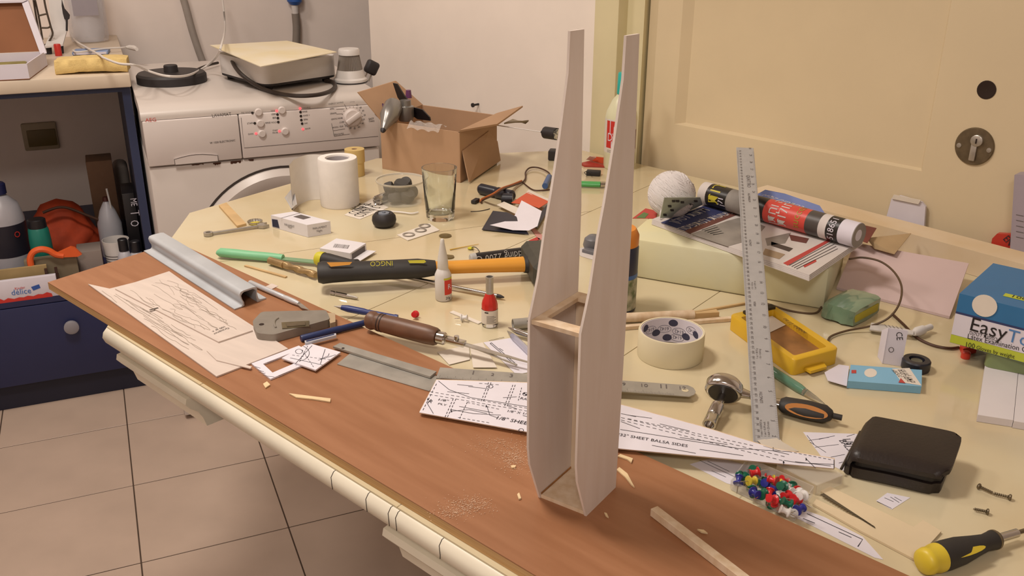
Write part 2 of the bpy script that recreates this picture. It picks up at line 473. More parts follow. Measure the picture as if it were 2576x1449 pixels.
part('nose_plate', fb(.001, .0595, .0026, iw-.0002, .0, .004), M_balsa_in, fus)
part('back_plank', fb(.0585, .0615, .0026, iw-.0002, .0042, .196), M_balsa_in, fus)
part('inner_longeron', fb(.050, .0583, .0026, .0075, .0042, .196), M_glue, fus)
# former half way up, a frame with an opening
fo = MB(); M_ = Matrix((fu, -fn_, UP)).transposed().to_4x4(); M_.translation = oR
zf = .200
for u0, u1, v0, v1 in ((-.0215, -.008, .0026, iw-.0002), (.048, .0615, .0026, iw-.0002), (-.008, .048, .0026, .0105), (-.008, .048, iw-.0081, iw-.0002)):
    fo.box(u0, u1, v0, v1, zf, zf+.004, M=M_)
part('former', fo, M_balsa_in, fus)
gl = MB()
gl.box(.001, .0598, iw-.0010, iw-.0003, .0042, .0062, M=M_)
part('glue_line', gl, M_glue, fus)

# ================================================================== WASHING MACHINE
M_enamel = mat('white_enamel', '#cfc6bf', .35, var=.02, scale=4)
M_fascia = mat('white_plastic_fascia', '#d6ccc7', .45, var=.015, scale=6)
M_black = mat('black_print', '#20191a', .6)
M_greyp = mat('grey_print', '#5e5654', .6)
M_redp = mat('red_print', '#c8332b', .5)
M_rust = mat('brown_rust', '#4a2a1a', .9, var=.3, scale=90)
M_led = mat('lit_red_led', '#ff6a6a', .3, emit='#ff5560', estr=1.2)
M_ledoff = mat('dark_led', '#2a2424', .4)
YM = 2.37; mx0, mx1 = .073, .652; mtop = TT+.120
YF = V((0, -1, 0))
wm = thing('washing_machine', 'white front loading washing machine with red lit buttons and a dial', 'washing machine', V(((mx0+mx1)/2, YM+.35, 0)))
def on(px, py, d=0.0): return PY(px, py, YM-d)
zp = on(367, 421).z
part('body', MB().box(mx0, mx1, YM+.004, 3.07, .012, zp-.004, bev=.006), M_enamel, wm)
part('plinth', MB().box(mx0+.01, mx1-.01, YM+.03, 3.05, 0, .012), M_black, wm)
part('upper_body', MB().box(mx0+.002, mx1-.002, YM+.02, 3.07, zp-.004, mtop-.032), M_enamel, wm)
tp = MB(); pr = [(YM+.006, mtop-.032), (YM+.004, mtop-.022), (YM+.012, mtop-.010), (YM+.03, mtop-.003), (YM+.06, mtop), (3.08, mtop), (3.08, mtop-.032)]
k = len(pr); tp.add([V((x, y, z)) for x in (mx0-.002, mx1+.002) for y, z in pr], [[i, (i+1) % k, (i+1) % k+k, i+k] for i in range(k)]+[list(range(k)), list(range(k, 2*k))[::-1]])
part('lid', tp, M_enamel, wm, ang=50)
xd = on(597, 270).x
fas = part('control_panel', MB().box(xd+.001, mx1, YM-.002, YM+.02, zp, mtop-.033, bev=.003), M_fascia, wm)
drw = part('detergent_drawer', MB().box(mx0, xd-.001, YM-.002, YM+.02, zp, mtop-.033, bev=.003), M_fascia, wm)
gx0, gx1 = on(438, 400).x, on(548, 400).x
gp = MB(); gz = on(490, 412).z; gh = .022
pts = [V((gx0, YM-.0022, zp+.001)), V((gx0, YM-.0022, zp+.015))]+[V((gx0+(gx1-gx0)*t, YM-.0022, zp+.015+.007*math.sin(math.pi*t))) for t in (.15, .35, .5, .65, .85)]+[V((gx1, YM-.0022, zp+.015)), V((gx1, YM-.0022, zp+.001))]
part('drawer_grip', MB().plate(pts, (0, -.004, 0)), M_fascia, drw)
gr = MB(); gr.ribbon([p+V((0, -.0045, 0)) for p in pts], .0016, YF)
part('grip_line', gr, M_greyp, drw)
q0, q1 = on(597, 265), on(610, 376)
fl = MB(); fl.ribbon([V((xd+.006, YM-.0026, mtop-.040)), V((xd+.006, YM-.0026, on(700, 376).z+.012)), V((mx1-.004, YM-.0026, on(700, 376).z+.012))], .0012, YF)
part('panel_outline', fl, M_greyp, fas)
for bx_, by_ in ((650, 282), (709, 277), (655, 310), (659, 336), (717, 330)):
    c = on(bx_, by_, .002)
    part('button', MB().cyl(c, c+V((0, -.006, 0)), .0095, prof=[(.0098, 0), (.0095, .7), (.0075, 1), (.0001, 1)]), M_fascia, fas)
leds = [(635, 284, 0), (696, 279, 1), (698, 288, 0), (699, 297, 0), (700, 307, 0), (641, 310, 0), (644, 336, 1), (703, 330, 1),
        (755, 273, 1), (756, 282, 0), (757, 292, 0), (758, 302, 0), (760, 311, 0), (762, 325, 1)]
for lx, ly, onn in leds:
    c = on(lx, ly, .002)
    part('indicator_led', MB().cyl(c, c+V((0, -.0012, 0)), .0036 if onn else .0032, n=12, prof=[(.0034, 0), (.003, 1), (.0001, 1.1)]), M_led if onn else M_ledoff, fas)
dc = on(886, 295, .002)
dial = part('dial', MB().cyl(dc, dc+V((0, -.010, 0)), .021, n=32, prof=[(.0225, 0), (.0215, .8), (.019, 1), (.0001, 1)]), M_fascia, fas)
MD = Matrix((V((math.cos(.55), 0, math.sin(.55))), V((-math.sin(.55), 0, math.cos(.55))), YF)).transposed().to_4x4(); MD.translation = dc+V((0, -.010, 0))
part('dial_grip', MB(MD).box(-.022, .022, -.0065, .0065, 0, .010, bev=.003), M_fascia, dial)
def mtext(mb, st, a, b, asp=1.15, mi=0): mb.text(st, on(*a, .0024), on(*b, .0024), YF, asp, .0004, mi)
def words(parent, m, items, plane, nrm, asp=1.15, off=.0004, label=None):
    """each printed word is a part of its own; items (text, pixel a, pixel b), plane(px,py) -> world point"""
    for st, a, b in items:
        part('lettering', MB().text(st, plane(*a), plane(*b), nrm, asp, off), m, parent, label)
onp = lambda x, y: on(x, y, .0024)
words(drw, M_black, [('LAVAMAT', (534, 295), (582, 290)), ('W 1020 ELECTRONIC', (528, 362), (592, 355))], onp, YF, 1.05)
words(drw, M_redp, [('AEG', (366, 307), (393, 305))], onp, YF, .95, label='red brand lettering')
words(fas, M_black, [('PRE WASH', (607, 286), (632, 284)), ('STAIN', (622, 313), (637, 311)), ('QUICK', (624, 339), (638, 338)), ('TEMP', (681, 281), (692, 280)), ('1000', (683, 290), (694, 289)), ('800', (686, 299), (695, 298)),
                 ('RINSE HOLD', (668, 311), (696, 309)), ('START', (686, 330), (699, 329)), ('PAUSE', (686, 336), (699, 335)), ('WASHING', (760, 274), (781, 272)), ('RINSE', (761, 283), (773, 282)), ('RINSE +', (763, 293), (779, 291)),
                 ('SPIN', (764, 303), (774, 302)), ('END', (766, 312), (774, 311)), ('DOOR', (768, 326), (781, 324)), ('ENERGY SAVING', (827, 264), (864, 259)), ('SPIN', (830, 276), (840, 275)), ('DRAIN', (831, 288), (846, 286)),
                 ('GENTLE RINSE', (833, 302), (862, 298)), ('COLD', (854, 310), (866, 308)), ('WOOL / SILK', (836, 323), (864, 319)), ('DELICATES', (840, 341), (865, 338)), ('COTTON', (880, 258), (892, 257)), ('EASY', (928, 302), (941, 300)), ('CARES', (928, 307), (942, 306)),
                 ('95', (896, 267), (901, 266)), ('60', (905, 273), (910, 272)), ('40', (911, 281), (916, 280)), ('30', (915, 292), (920, 291)), ('50', (913, 303), (918, 302)), ('40', (910, 313), (915, 312)), ('60', (901, 322), (906, 321)), ('40', (890, 326), (895, 325)), ('30', (879, 325), (884, 324)), ('30', (868, 319), (873, 318))], onp, YF)
tx = MB()
for k in range(18):
    a = math.radians(20+k*20); c = dc+V((math.cos(a)*.027, -.0006, math.sin(a)*.027)); tx.add([c+V((-.0008, 0, -.0008)), c+V((.0008, 0, -.0008)), c+V((.0008, 0, .0008)), c+V((-.0008, 0, .0008))], [[0, 1, 2, 3]])
for a, b in (((834, 310), (838, 329)), ((838, 329), (868, 324)), ((838, 330), (841, 343)), ((841, 343), (880, 337)), ((866, 262), (872, 273)), ((846, 275), (865, 274)), ((846, 287), (862, 286))):
    tx.ribbon([on(*a, .0027), on(*b, .0027)], .0008, YF)
part('printed_marks', tx, M_black, fas, kind='stuff')
# round door
dcx, dcz, dR = .387, TT-.289, .237
MDr = Matrix((V((1, 0, 0)), V((0, 0, 1)), V((0, -1, 0)))).transposed().to_4x4(); MDr.translation = V((dcx, YM+.004, dcz))
M_gap = mat('dark_rubber_gap', '#3b332f', .8)
M_glass_d = mat('smoked_glass', '#5a544f', .1)
part('door_gap_ring', MB(MDr).lathe([(dR, 0), (dR, .002), (dR-.006, .002), (dR-.006, 0)], 72, cap=False), M_gap, wm)
pd_ = part('porthole_door', MB(MDr).lathe([(dR-.006, 0), (dR-.007, .008), (dR-.022, .020), (dR-.045, .018), (dR-.06, .008), (.12, .004)], 72, cap=False), M_enamel, wm)
part('door_window', MB(MDr).lathe([(.12, .004), (.08, .016), (.0001, .02)], 48, cap=False), M_glass_d, pd_)
# rusted chips along the lower rim of the panel
random.seed(3)
for x0, x1, yy, hh in ((482, 512, 413, 4), (536, 556, 409, 7), (580, 606, 405, 8), (625, 638, 400, 6)):
    ru = MB(); m = 7
    top = [on(x0+(x1-x0)*i/m, yy+1-(x1-x0)*.1*i/m, -.0035) for i in range(m+1)]
    bot = [on(x0+(x1-x0)*i/m, yy+1-(x1-x0)*.1*i/m+hh*random.uniform(.3, 1), -.0035) for i in range(m+1)]
    ru.add(top+bot, [[i, i+1, i+2+m, i+1+m] for i in range(m)])
    for v in ru.v: v.y = YM+.0035
    part('rust_chip', ru, M_rust, wm)

# ================================================================== KITCHEN COUNTER AND LOW CABINET
M_counter = mat('cream_worktop', '#d3c3ae', .45, var=.04, scale=10)
M_navy = mat('navy_laminate', '#22284f', .45, var=.04, scale=8)
M_navy2 = mat('dark_navy_panel', '#2c3553', .5, var=.04, scale=8)
cz1 = TT+.163; cz0 = cz1-.034
ct = thing('kitchen_counter', 'cream kitchen worktop on dark navy side panels beside the washing machine', 'counter', V((-.6, 3.05, 0)))
part('worktop', MB().box(-1.5, .068, 2.62, 3.488, cz0, cz1, bev=.004), M_counter, ct)
part('side_panel', MB().box(.043, .064, 2.640, 3.486, 0, cz0), M_navy2, ct)
part('side_panel', MB().box(-1.49, -1.47, 2.640, 3.486, 0, cz0), M_navy2, ct)
part('front_rail', MB().box(-1.47, .043, 2.642, 2.66, cz0-.014, cz0), M_navy2, ct)
SHZ = TT-.412
lc = thing('low_cabinet', 'low navy cabinet with a round grey knob under the worktop', 'cabinet', V((-.6, 3.05, 0)))
part('carcass', MB().box(-1.46, .038, 2.635, 3.484, .07, SHZ-.016), M_navy, lc)
part('top_shelf', MB().box(-1.46, .040, 2.612, 3.484, SHZ-.0155, SHZ), M_navy, lc)
part('plinth', MB().box(-1.46, .038, 2.628, 3.484, 0, .07), mat('black_plinth', '#17182c', .6), lc)
cdoor = part('cabinet_door', MB().box(-.62, .038, 2.611, 2.6345, .074, SHZ-.018, bev=.002), M_navy, lc)
part('cabinet_door', MB().box(-1.46, -.624, 2.611, 2.6345, .074, SHZ-.018, bev=.002), M_navy, lc)
kc = PY(180, 818, 2.611)
part('knob', MB().cyl(kc, kc+V((0, -.022, 0)), .01, prof=[(.008, 0), (.008, .4), (.019, .55), (.019, .9), (.015, 1), (.0001, 1)]), mat('grey_plastic_knob', '#8d8a90', .4), cdoor)
# ================================================================== ON THE WASHING MACHINE
def T(px, py, h=0.0): return PF(px, py, mtop+h)
M_blackpl = mat('matt_black_plastic', '#2a2627', .55, var=.08, scale=40)
M_cord = mat('dark_brown_cord', '#322823', .5)
M_whitepl = mat('white_plastic', '#d9d4d0', .4, var=.02)
M_clear = mat('clear_plastic', '#eef2f2', .06, trans=.96, ior=1.25)
M_glass = mat('clear_glass', '#f4f8f6', .02, trans=1.0, ior=1.42)
c = (T(347, 207)+T(520, 205))/2; c.y = (T(433, 228).y+T(433, 186).y)/2; r_ = (T(520, 205)-T(347, 207)).length/2
kb = thing('kettle_base', 'round black kettle base with a knob in its centre on the washing machine', 'kettle base', c)
part('disc', MB(Matrix.Translation(c)).lathe([(r_, .001), (r_, .020), (r_-.005, .026), (.0001, .028)], 48), M_blackpl, kb)
part('connector_knob', MB(Matrix.Translation(c)).lathe([(.019, .027), (.018, .044), (.016, .046), (.0001, .046)], 24), M_blackpl, kb)
kcord = MB().tube([c+V((r_-.01, .03, .012)), T(488, 180, .006), T(520, 165, .012), T(548, 158, .010)], .004, smooth=6)
part('cord', kcord, M_cord, kb)

hL, hF, hR = T(547, 180, .018), T(668, 214, .018), T(853, 187, .018); hB = hL+hR-hF
def rounded(poly, r, k=5):
    out = []; n_ = len(poly)
    for i in range(n_):
        p, a, b = poly[i], poly[i-1], poly[(i+1) % n_]
        d1 = (a-p).normalized()*r; d2 = (b-p).normalized()*r
        for j in range(k+1):
            t = j/k; out.append((p+d1)*(1-t)**2+p*2*t*(1-t)+(p+d2)*t*t)
    return out
hp = thing('hot_plate', 'white portable electric hot plate with a dark cord on the washing machine', 'hot plate', V(((hL+hR)/2)[:2]+(mtop,)))
hq = rounded([hL, hF, hR, hB], .035)
part('casing', MB().slab(hq, .052), M_whitepl, hp)
part('base_tray', MB().slab([p-V((0, 0, .006)) for p in rounded([hL, hF, hR, hB], .04)], .0058), M_blackpl, hp)
hc = (hL+hR)/2
part('burner', MB(Matrix.Translation(hc)).lathe([(.095, .0525), (.095, .060), (.085, .066), (.0001, .066)], 40), mat('rusty_burner', '#4c3626', .7, .3, var=.3, scale=40), hp)
for q in (hL, hF, hR, hB):
    p = q+(hc-q)*.22
    part('foot', MB(Matrix.Translation(V((p.x, p.y, mtop)))).lathe([(.010, .0003), (.012, .0119)], 14), M_blackpl, hp)
part('cord', MB().tube([T(583, 150, .058), T(590, 166, .050), T(606, 186, .036), T(632, 206, .018), T(664, 224, .0065), T(700, 235, .0055), T(745, 241, .0055), T(795, 239, .0055), T(830, 230, .0055), T(843, 217, .0055), T(836, 206, .0055), T(818, 203, .0055)], .0055, smooth=5), M_cord, hp)
yb = [T(528, 115, .0855), T(656, 169, .0855), T(847, 132, .0855), T(722, 104, .0855)]
M_card_y = mat('stained_cream_card', '#e6dcc6', .7, col2='#e2d3ac', scale=7)
solo('cream_card', MB().slab([p+V((0, 0, 0)) for p in yb], .002), M_card_y, 'stained cream card lying on top of the white hot plate', 'card')

fc = (T(840, 207)+T(924, 206))/2; fr_ = (T(924, 206)-T(840, 207)).length/2
flt = thing('filter_cup', 'white vacuum filter cup with a grey pleated filter upside down on the washing machine', 'filter', fc)
MF = Matrix.Translation(fc)
hf = VH(fc, 122)
part('rim', MB(MF).lathe([(fr_*.98, .0005), (fr_, .004), (fr_, .010), (fr_*.88, .014), (fr_*.80, .030), (fr_*.78, .034)], 40), M_whitepl, flt)
pl = []; npl = 44
b = MB(MF); vs = []
for z_, rr in ((.034, fr_*.76), (hf-.016, fr_*.60)):
    for i in range(npl*2):
        a = math.pi*i/npl; r2 = rr*(1.0 if i % 2 else .88); vs.append((r2*math.cos(a), r2*math.sin(a), z_))
b.add(vs, [[i, (i+1) % (2*npl), (i+1) % (2*npl)+2*npl, i+2*npl] for i in range(2*npl)])
part('pleated_filter', b, mat('grey_filter_paper', '#8c8279', .8), flt, ang=5)
part('cap', MB(MF).lathe([(fr_*.63, hf-.016), (fr_*.63, hf-.004), (fr_*.58, hf), (.0001, hf)], 36), M_whitepl, flt)
part('seal', MB(MF).lathe([(fr_*1.02, .0003), (fr_*1.03, .003), (fr_*.99, .0035), (fr_*.98, .0003)], 40, cap=False), M_blackpl, flt)
pc = T(921, 196)
pg = thing('mains_plug', 'small black mains plug with two bare pins behind the filter cup', 'plug', pc)
MPg = Matrix.Translation(pc) @ Matrix.Rotation(.5, 4, 'Y')
part('plug_body', MB(MPg).box(-.016, .020, -.013, .013, .014, .052, bev=.008, seg=3), M_blackpl, pg)
for sx in (-.004, .010): part('pin', MB(MPg).cyl((sx, 0, -.006+.008*(sx < 0)), (sx, 0, .016), .0025, n=10), M_steel, pg)

# ================================================================== ON THE WALL: PIPES
M_hose = mat('grey_ribbed_hose', '#8b8178', .6, var=.06)
M_hosew = mat('pale_grey_hose', '#aaa097', .6, var=.06)
def WB(px, py, d=.02): return PY(px, py, 3.49-d)
solo('drain_hose', MB().tube([WB(440, -60), WB(462, 0), WB(484, 80), WB(512, 160), WB(540, 210)], .012, n=12, smooth=5), M_hosew, 'thin grey drain hose running down the wall behind the washing machine', 'hose')
tp_ = thing('water_tap', 'blue handled water tap with a grey supply hose on the wall', 'tap', WB(742, 160, .03))
part('tap_handle', MB().cyl(WB(741, 12, .03), WB(740, -30, .03), .02, prof=[(.016, 0), (.026, .2), (.028, .6), (.022, 1)]), mat('blue_plastic', '#2f5fae', .4), tp_)
part('nozzle', MB().cyl(WB(743, 36, .03), WB(741, 11, .03), .011, .012), M_whitepl, tp_)
part('supply_hose', MB().tube([WB(743, 34, .03), WB(746, 70, .03), WB(745, 110, .03), WB(743, 210, .03)], .0135, n=12, smooth=4), M_hose, tp_)

# ================================================================== ON THE KITCHEN COUNTER
def K(px, py, h=0.0): return PF(px, py, cz1+h)
M_card = mat('white_card', '#d8d2dc', .7, var=.02)
M_kraft = mat('brown_cardboard', '#b08d6e', .8, var=.05, scale=12, bump=.04)
M_kraft_d = mat('dark_kraft_inside', '#8a5a3c', .85, var=.05, scale=12)
k0, k1 = K(75, 200), K(120, 166)
ob = thing('open_carton', 'open white carton with brown inside and upright lid on the worktop', 'box', k0)
kd = (k1-k0); hb = VH(k0, 163)
wv = V((-.32, .01, 0)); th = .003
def wallp(a, b, h, t, m, nm):
    nn = UP.cross((b-a).normalized())*t
    part(nm, MB().plate([a, b, b+V((0, 0, h)), a+V((0, 0, h))], nn), m, ob)
e0 = V((0, 0, .0005)); k0e, k1e = k0+e0, k1+e0
part('bottom', MB().slab([k0e, k1e, k1e+wv, k0e+wv], .002), M_kraft_d, ob)
wallp(k0e+V((0, 0, .002)), k0e+wv+V((0, 0, .002)), hb, -.003, M_card, 'front_side')
wallp(k0e+V((0, 0, .002)), k1e+V((0, 0, .002)), hb, .003, M_card, 'end_side')
wallp(k1e+V((0, 0, .002)), k1e+wv+V((0, 0, .002)), hb, .003, M_card, 'back_side')
lt = k1e+V((-.004, 0, hb+.003)); lz = PY(64, 4, k1.y+.06)
lid = part('lid', MB().plate([lt, lt+wv, lz+wv+V((0, 0, .0)), lz], (0, .004, .001)), M_kraft_d, ob)
part('lid_rim', MB().plate([lt+V((.008, 0, 0)), lz+V((.008, 0, .006)), lz+V((-.008, 0, 0)), lt+V((-.008, 0, 0))], (0, -.018, -.004)), M_card, lid)
part('lid_top_rim', MB().plate([lz+V((.006, -.004, .008)), lz+wv+V((0, -.004, .008)), lz+wv+V((0, -.004, .002)), lz+V((-.008, -.004, .002))], (0, -.012, -.003)), M_card, lid)
part('contents', MB().box(k0.x-.28, k0.x-.01, k0.y+.02, k1.y-.02, cz1+.0028, cz1+hb*.55, bev=.006), mat('yellow_green_pack', '#8e8442', .6, var=.2, scale=40), ob)

M_sponge = mat('yellow_sponge', '#dcc07f', .9, var=.08, scale=60, bump=.5, bscale=300)
s0, s1 = K(140, 189, .001), K(322, 182, .001); sM = frame(s0, s1); sL_ = (s1-s0).length
def spf(u, v):
    x = u*sL_; y = v*.085
    return sM @ V((x, y, .045-.004*math.cos(u*7)*(1-v)+(.004*math.sin(u*3.1))))
sb_ = MB(); nu, nv = 16, 8
vs = []
for (fx, zz) in ((0, 0), (1, 0)):
    pass
sp = MB(sM)
def blob(mb, L, W, Hh, nu=16, nv=6, rough=.0015, arch=.0, seed=1):
    rnd = random.Random(seed); vs = []; fs = []
    ring = [(-.5, 0.06), (-.5, .5), (-.47, .94), (-.3, 1), (0, 1.0), (.3, 1), (.47, .94), (.5, .5), (.5, .06), (.46, 0), (0, 0), (-.46, 0)]
    for i in range(nu+1):
        u = i/nu; k_ = 1-.08*(abs(2*u-1)**6)
        lift = arch*math.sin(math.pi*u*1.0)*1.0
        for a, z in ring:
            vs.append((u*L+rnd.uniform(-1, 1)*rough, a*W*k_+W/2+rnd.uniform(-1, 1)*rough, (z*Hh*k_) + (lift if z < .5 else lift*.3)+rnd.uniform(0, 1)*rough))
    k = len(ring)
    for i in range(nu):
        for j in range(k): fs.append([i*k+j, i*k+(j+1) % k, (i+1)*k+(j+1) % k, (i+1)*k+j])
    fs.append(list(range(k))); fs.append([nu*k+j for j in range(k)][::-1])
    mb.add(vs, fs)
blob(sp, sL_, .085, .036, arch=.005, rough=.0012)
solo('sponge_block', sp, M_sponge, 'thick yellow sponge block at the front edge of the worktop', 'sponge', ang=70)

M_bluepk = mat('blue_white_pack', '#6f86b3', .6, col2='#8fa2c6', scale=30)
bk = thing('blue_packet', 'flat blue and white paper packet on the worktop behind the sponge', 'packet', K(225, 137))
a0, a1 = K(182, 140, .0006), K(272, 137, .0006); bf = frame(a0, a1); bl = (a1-a0).length
part('wrapper', MB(bf).box(0, bl, 0, .075, 0, .010, bev=.003), M_bluepk, bk)
part('white_band', MB(bf).box(.004, bl-.004, -.0012, .0, .002, .008), M_card, bk)
rc = K(148, 140, .0004)
solo('red_stopper', MB(Matrix.Translation(rc)).lathe([(.0095, 0), (.0095, .03), (.008, .033), (.0001, .033)], 20), mat('red_plastic', '#c2332a', .4), 'small red stopper standing under the dish tray', 'stopper')
# dish tray with wire rack
dt = thing('dish_tray', 'white plastic dish tray holding a wire rack on the worktop', 'dish tray', V((-.12, 3.08, cz1)))
D_Y = 3.06
def DY(px, py, d=0.0): return PY(px, py, D_Y+d)
t0, t1 = DY(112, 117), DY(158, 111)
part('tray_lip', MB().plate([t0, t1, DY(168, 76, .12), DY(130, 74, .12)], (0, 0, -.005)), M_whitepl, dt)
part('tray_back', MB().plate([DY(130, 74, .12), DY(168, 76, .12), DY(158, -20, .14), DY(120, -20, .14)], (0, .004, 0)), M_whitepl, dt)
for q in ((120, 0.02), (150, .02)):
    c = DY(q[0], 119, q[1]); part('tray_foot', MB().cyl(V((c.x, c.y, cz1+.0004)), V((c.x, c.y, c.z+.004)), .009, .011, n=12), M_blackpl, dt)
M_wire = mat('dull_wire', '#6c655c', .35, .9)
for pts in (((84, 0), (94, 60), (103, 105), (116, 112), (132, 88), (127, 65), (115, 20), (108, -20)), ((95, 40), (112, 36), (118, 35)), ((100, 70), (120, 70), (127, 66)), ((88, 0), (97, 40), (107, 100))):
    part('rack_wire', MB().tube([DY(x, y, .04) for x, y in pts], .0028, n=6, smooth=4), M_wire, dt)
# clear jug in a bag and a black handled spoon
jg = thing('clear_water_bag', 'clear plastic bag holding a water bottle on the worktop by the wall', 'bag', K(225, 106))
jc = K(228, 104, .0008); MJ = Matrix.Translation(jc)
rj = (K(275, 104)-K(178, 104)).length/2*.78
def bagf(a, z): return rj*(1+.08*math.sin(3*a+z*20)+.05*math.sin(5*a-z*35))*(1-.25*max(0, z/.30-.7))
vs = []; nz, na = 14, 30
for j in range(nz+1):
    z = .30*j/nz
    for i in range(na):
        a = 2*math.pi*i/na; k_ = bagf(a, z)*(.75+.25*min(1, j/2)); vs.append((k_*math.cos(a), k_*math.sin(a)*.7, z))
b = MB(MJ); b.add(vs, [[j*na+i, j*na+(i+1) % na, (j+1)*na+(i+1) % na, (j+1)*na+i] for j in range(nz) for i in range(na)]+[list(range(na))[::-1]])
M_film = mat('clear_film', '#e4e6ec', .2, alpha=.25, spec=.6)
part('bag_film', b, M_film, jg, ang=80)
part('inner_bottle', MB(MJ).lathe([(.055, .004), (.058, .02), (.058, .20), (.045, .26), (.02, .29)], 28), mat('hazy_bottle', '#d6d6de', .2, alpha=.35), jg)
part('printed_label', MB(MJ).box(-.036, .036, -.062, -.060, .085, .17), mat('grey_label', '#9a939a', .6), jg)
sq = [(155, -5), (158, 8), (163, 22), (170, 30), (176, 38), (175, 47), (168, 52), (162, 48), (158, 34), (155, 15)]
sp_ = thing('black_spoon', 'black spoon shaped utensil leaning at the dish tray', 'utensil', DY(166, 74, .10))
part('utensil_body', MB().plate([DY(x, y, .115) for x, y in sq], (0, .006, 0)), M_blackpl, sp_)
part('utensil_stem', MB().tube([DY(168, 50, .118), DY(168, 78, .116)], .003, n=8), M_blackpl, sp_)

M_cablew = mat('white_cable', '#d8d2cc', .5)
cb_ = thing('white_cable', 'thin white cable with a plug end trailing from the worktop onto the washing machine', 'cable', K(270, 125))
part('cable_run', MB().tube([K(172, 70, .008), K(188, 100, .014), K(215, 118, .018), K(252, 139, .046), K(262, 146, .048), K(300, 160, .046), K(340, 164, .043), T(372, 178, .048), T(418, 191, .054), T(470, 190, .040), T(510, 172, .022), T(540, 148, .055), T(556, 118, .12), WB(566, 70, .25), WB(562, 20, .2), WB(557, -20, .1)], .0030, n=8, smooth=6), M_cablew, cb_)
part('cable_end', MB().tube([K(184, 127, .014), K(194, 131, .014), K(230, 127, .014), K(268, 122, .014), K(305, 120, .012), K(318, 119, .010)], .0028, n=8, smooth=5), M_cablew, cb_)
part('plug_end', MB().tube([K(318, 119, .010), K(326, 119, .010), K(338, 121, .010), K(344, 124, .010)], [.004, .007, .008, .005], n=10), M_cablew, cb_)

# ================================================================== IN THE OPEN NICHE UNDER THE WORKTOP
def S(px, py, h): return PF(px, py, SHZ+h)
def below(p, z=SHZ): return V((p.x, p.y, z+.0004))
sk = PY(101, 341, 3.49); so = thing('socket_plate', 'beige wall socket plate with a dark flap low on the wall', 'socket', sk)
sx0, sx1, sz0, sz1 = PY(57, 341, 3.489).x, PY(146, 341, 3.489).x, PY(100, 376, 3.489).z, PY(100, 307, 3.489).z
part('cover_frame', MB().box(sx0, sx1, 3.476, 3.4896, sz0, sz1, bev=.005), mat('beige_plastic', '#a89a80', .5), so)
part('flap', MB().box(PY(68, 341, 3.476).x, PY(141, 341, 3.476).x, 3.472, 3.4758, PY(100, 368, 3.476).z, PY(100, 326, 3.476).z, bev=.002), mat('olive_flap', '#6a5a30', .5), so)

ca = PY(215, 408, 3.10); cb2 = PY(272, 404, 3.10)
solo('tall_carton', MB().box(ca.x, cb2.x+.01, 3.10, 3.20, SHZ+.0004, ca.z, bev=.002), mat('brown_carton', '#8a6a52', .85, var=.06), 'tall narrow brown carton standing at the back of the niche', 'box')
solo('white_bag_behind', MB().box(PY(284, 430, 3.2).x, min(PY(345, 430, 3.2).x, .036), 3.22, 3.32, SHZ+.0004, PY(300, 418, 3.2).z, bev=.02, seg=3), mat('grey_white_bag', '#a49a92', .7, var=.08), 'pale crumpled bag behind the black carton in the niche', 'bag')
bl0, bl1 = PY(306, 488, 2.80), PY(352, 484, 2.80)
bc = thing('black_carton', 'black carton with white lettering against the navy side panel', 'box', V(((bl0.x+.036)/2, 2.85, SHZ+.0004)))
part('carton_body', MB().box(bl0.x, .0365, 2.80, 2.92, SHZ+.0004, bl0.z, bev=.002), mat('black_card', '#1f1c1e', .45), bc)
for st, py, hh in (('ME', 510, .022), ('T', 540, .016), ('O', 565, .018)):
    q = PY(332, py, 2.80)
    part('lettering', MB().text(st, q+V((-.003, 0, .012)), q+V((-.003, 0, .012-hh)), YF, 1.3, .0008), M_card, bc)

cu = S(290, 602, .10); cu = below(cu)
cup = thing('white_paint_cup', 'white plastic cup with grey printing in the niche by the board', 'cup', cu)
part('cup_wall', MB(Matrix.Translation(cu)).lathe([(.030, 0), (.036, .1), (.0345, .1), (.0285, .003), (.0001, .003)], 32), M_whitepl, cup)
for k in range(5):
    part('printed_line', MB(Matrix.Translation(cu)).lathe([(.0318+.0005*k, .025+.008*k), (.03195+.0005*k, .0275+.008*k)], 32, cap=False), M_greyp, cup)
M_capb = mat('black_cap', '#1d1b1f', .4)
M_milky = mat('milky_plastic', '#b4b2b8', .35, var=.03)
for (px, py, h, r, lab) in ((305, 588, .115, .0155, 'small milky bottle with a black cap beside the white cup'), (338, 603, .105, .0165, 'small milky bottle with a black cap next to the navy side panel')):
    p = below(S(px, py, h)); p.y -= .048 if px < 320 else .01
    bt = thing('capped_bottle', lab, 'bottle', p, 'small milky bottles with black caps')
    part('bottle_body', MB(Matrix.Translation(p)).lathe([(r*1.15, 0), (r*1.25, .004), (r*1.25, h*.52), (r*.9, h*.66), (r*.6, h*.7)], 24), M_milky, bt)
    part('cap', MB(Matrix.Translation(p)).lathe([(r*.82, h*.7), (r*.82, h-.002), (r*.7, h), (.0001, h)], 20), M_capb, bt)
p = below(PY(275, 560, 2.90)); z1 = PY(266, 505, 2.90).z
sbt = thing('oil_bottle', 'squeeze bottle with a long thin spout in front of the tall carton', 'bottle', p)
part('bottle_body', MB(Matrix.Translation(p)).lathe([(.033, 0), (.034, .01), (.034, .10), (.022, .14), (.012, z1-p.z-.01), (.006, z1-p.z)], 24), M_milky, sbt)
part('cap', MB(Matrix.Translation(p)).lathe([(.009, z1-p.z), (.007, z1-p.z+.012), (.0001, z1-p.z+.013)], 14), mat('dark_red_cap', '#4a2018', .5), sbt)
part('spout', MB().tube([p+V((.012, -.01, z1-p.z-.03)), PY(268, 475, 2.88)], .0028, n=8), M_whitepl, sbt)

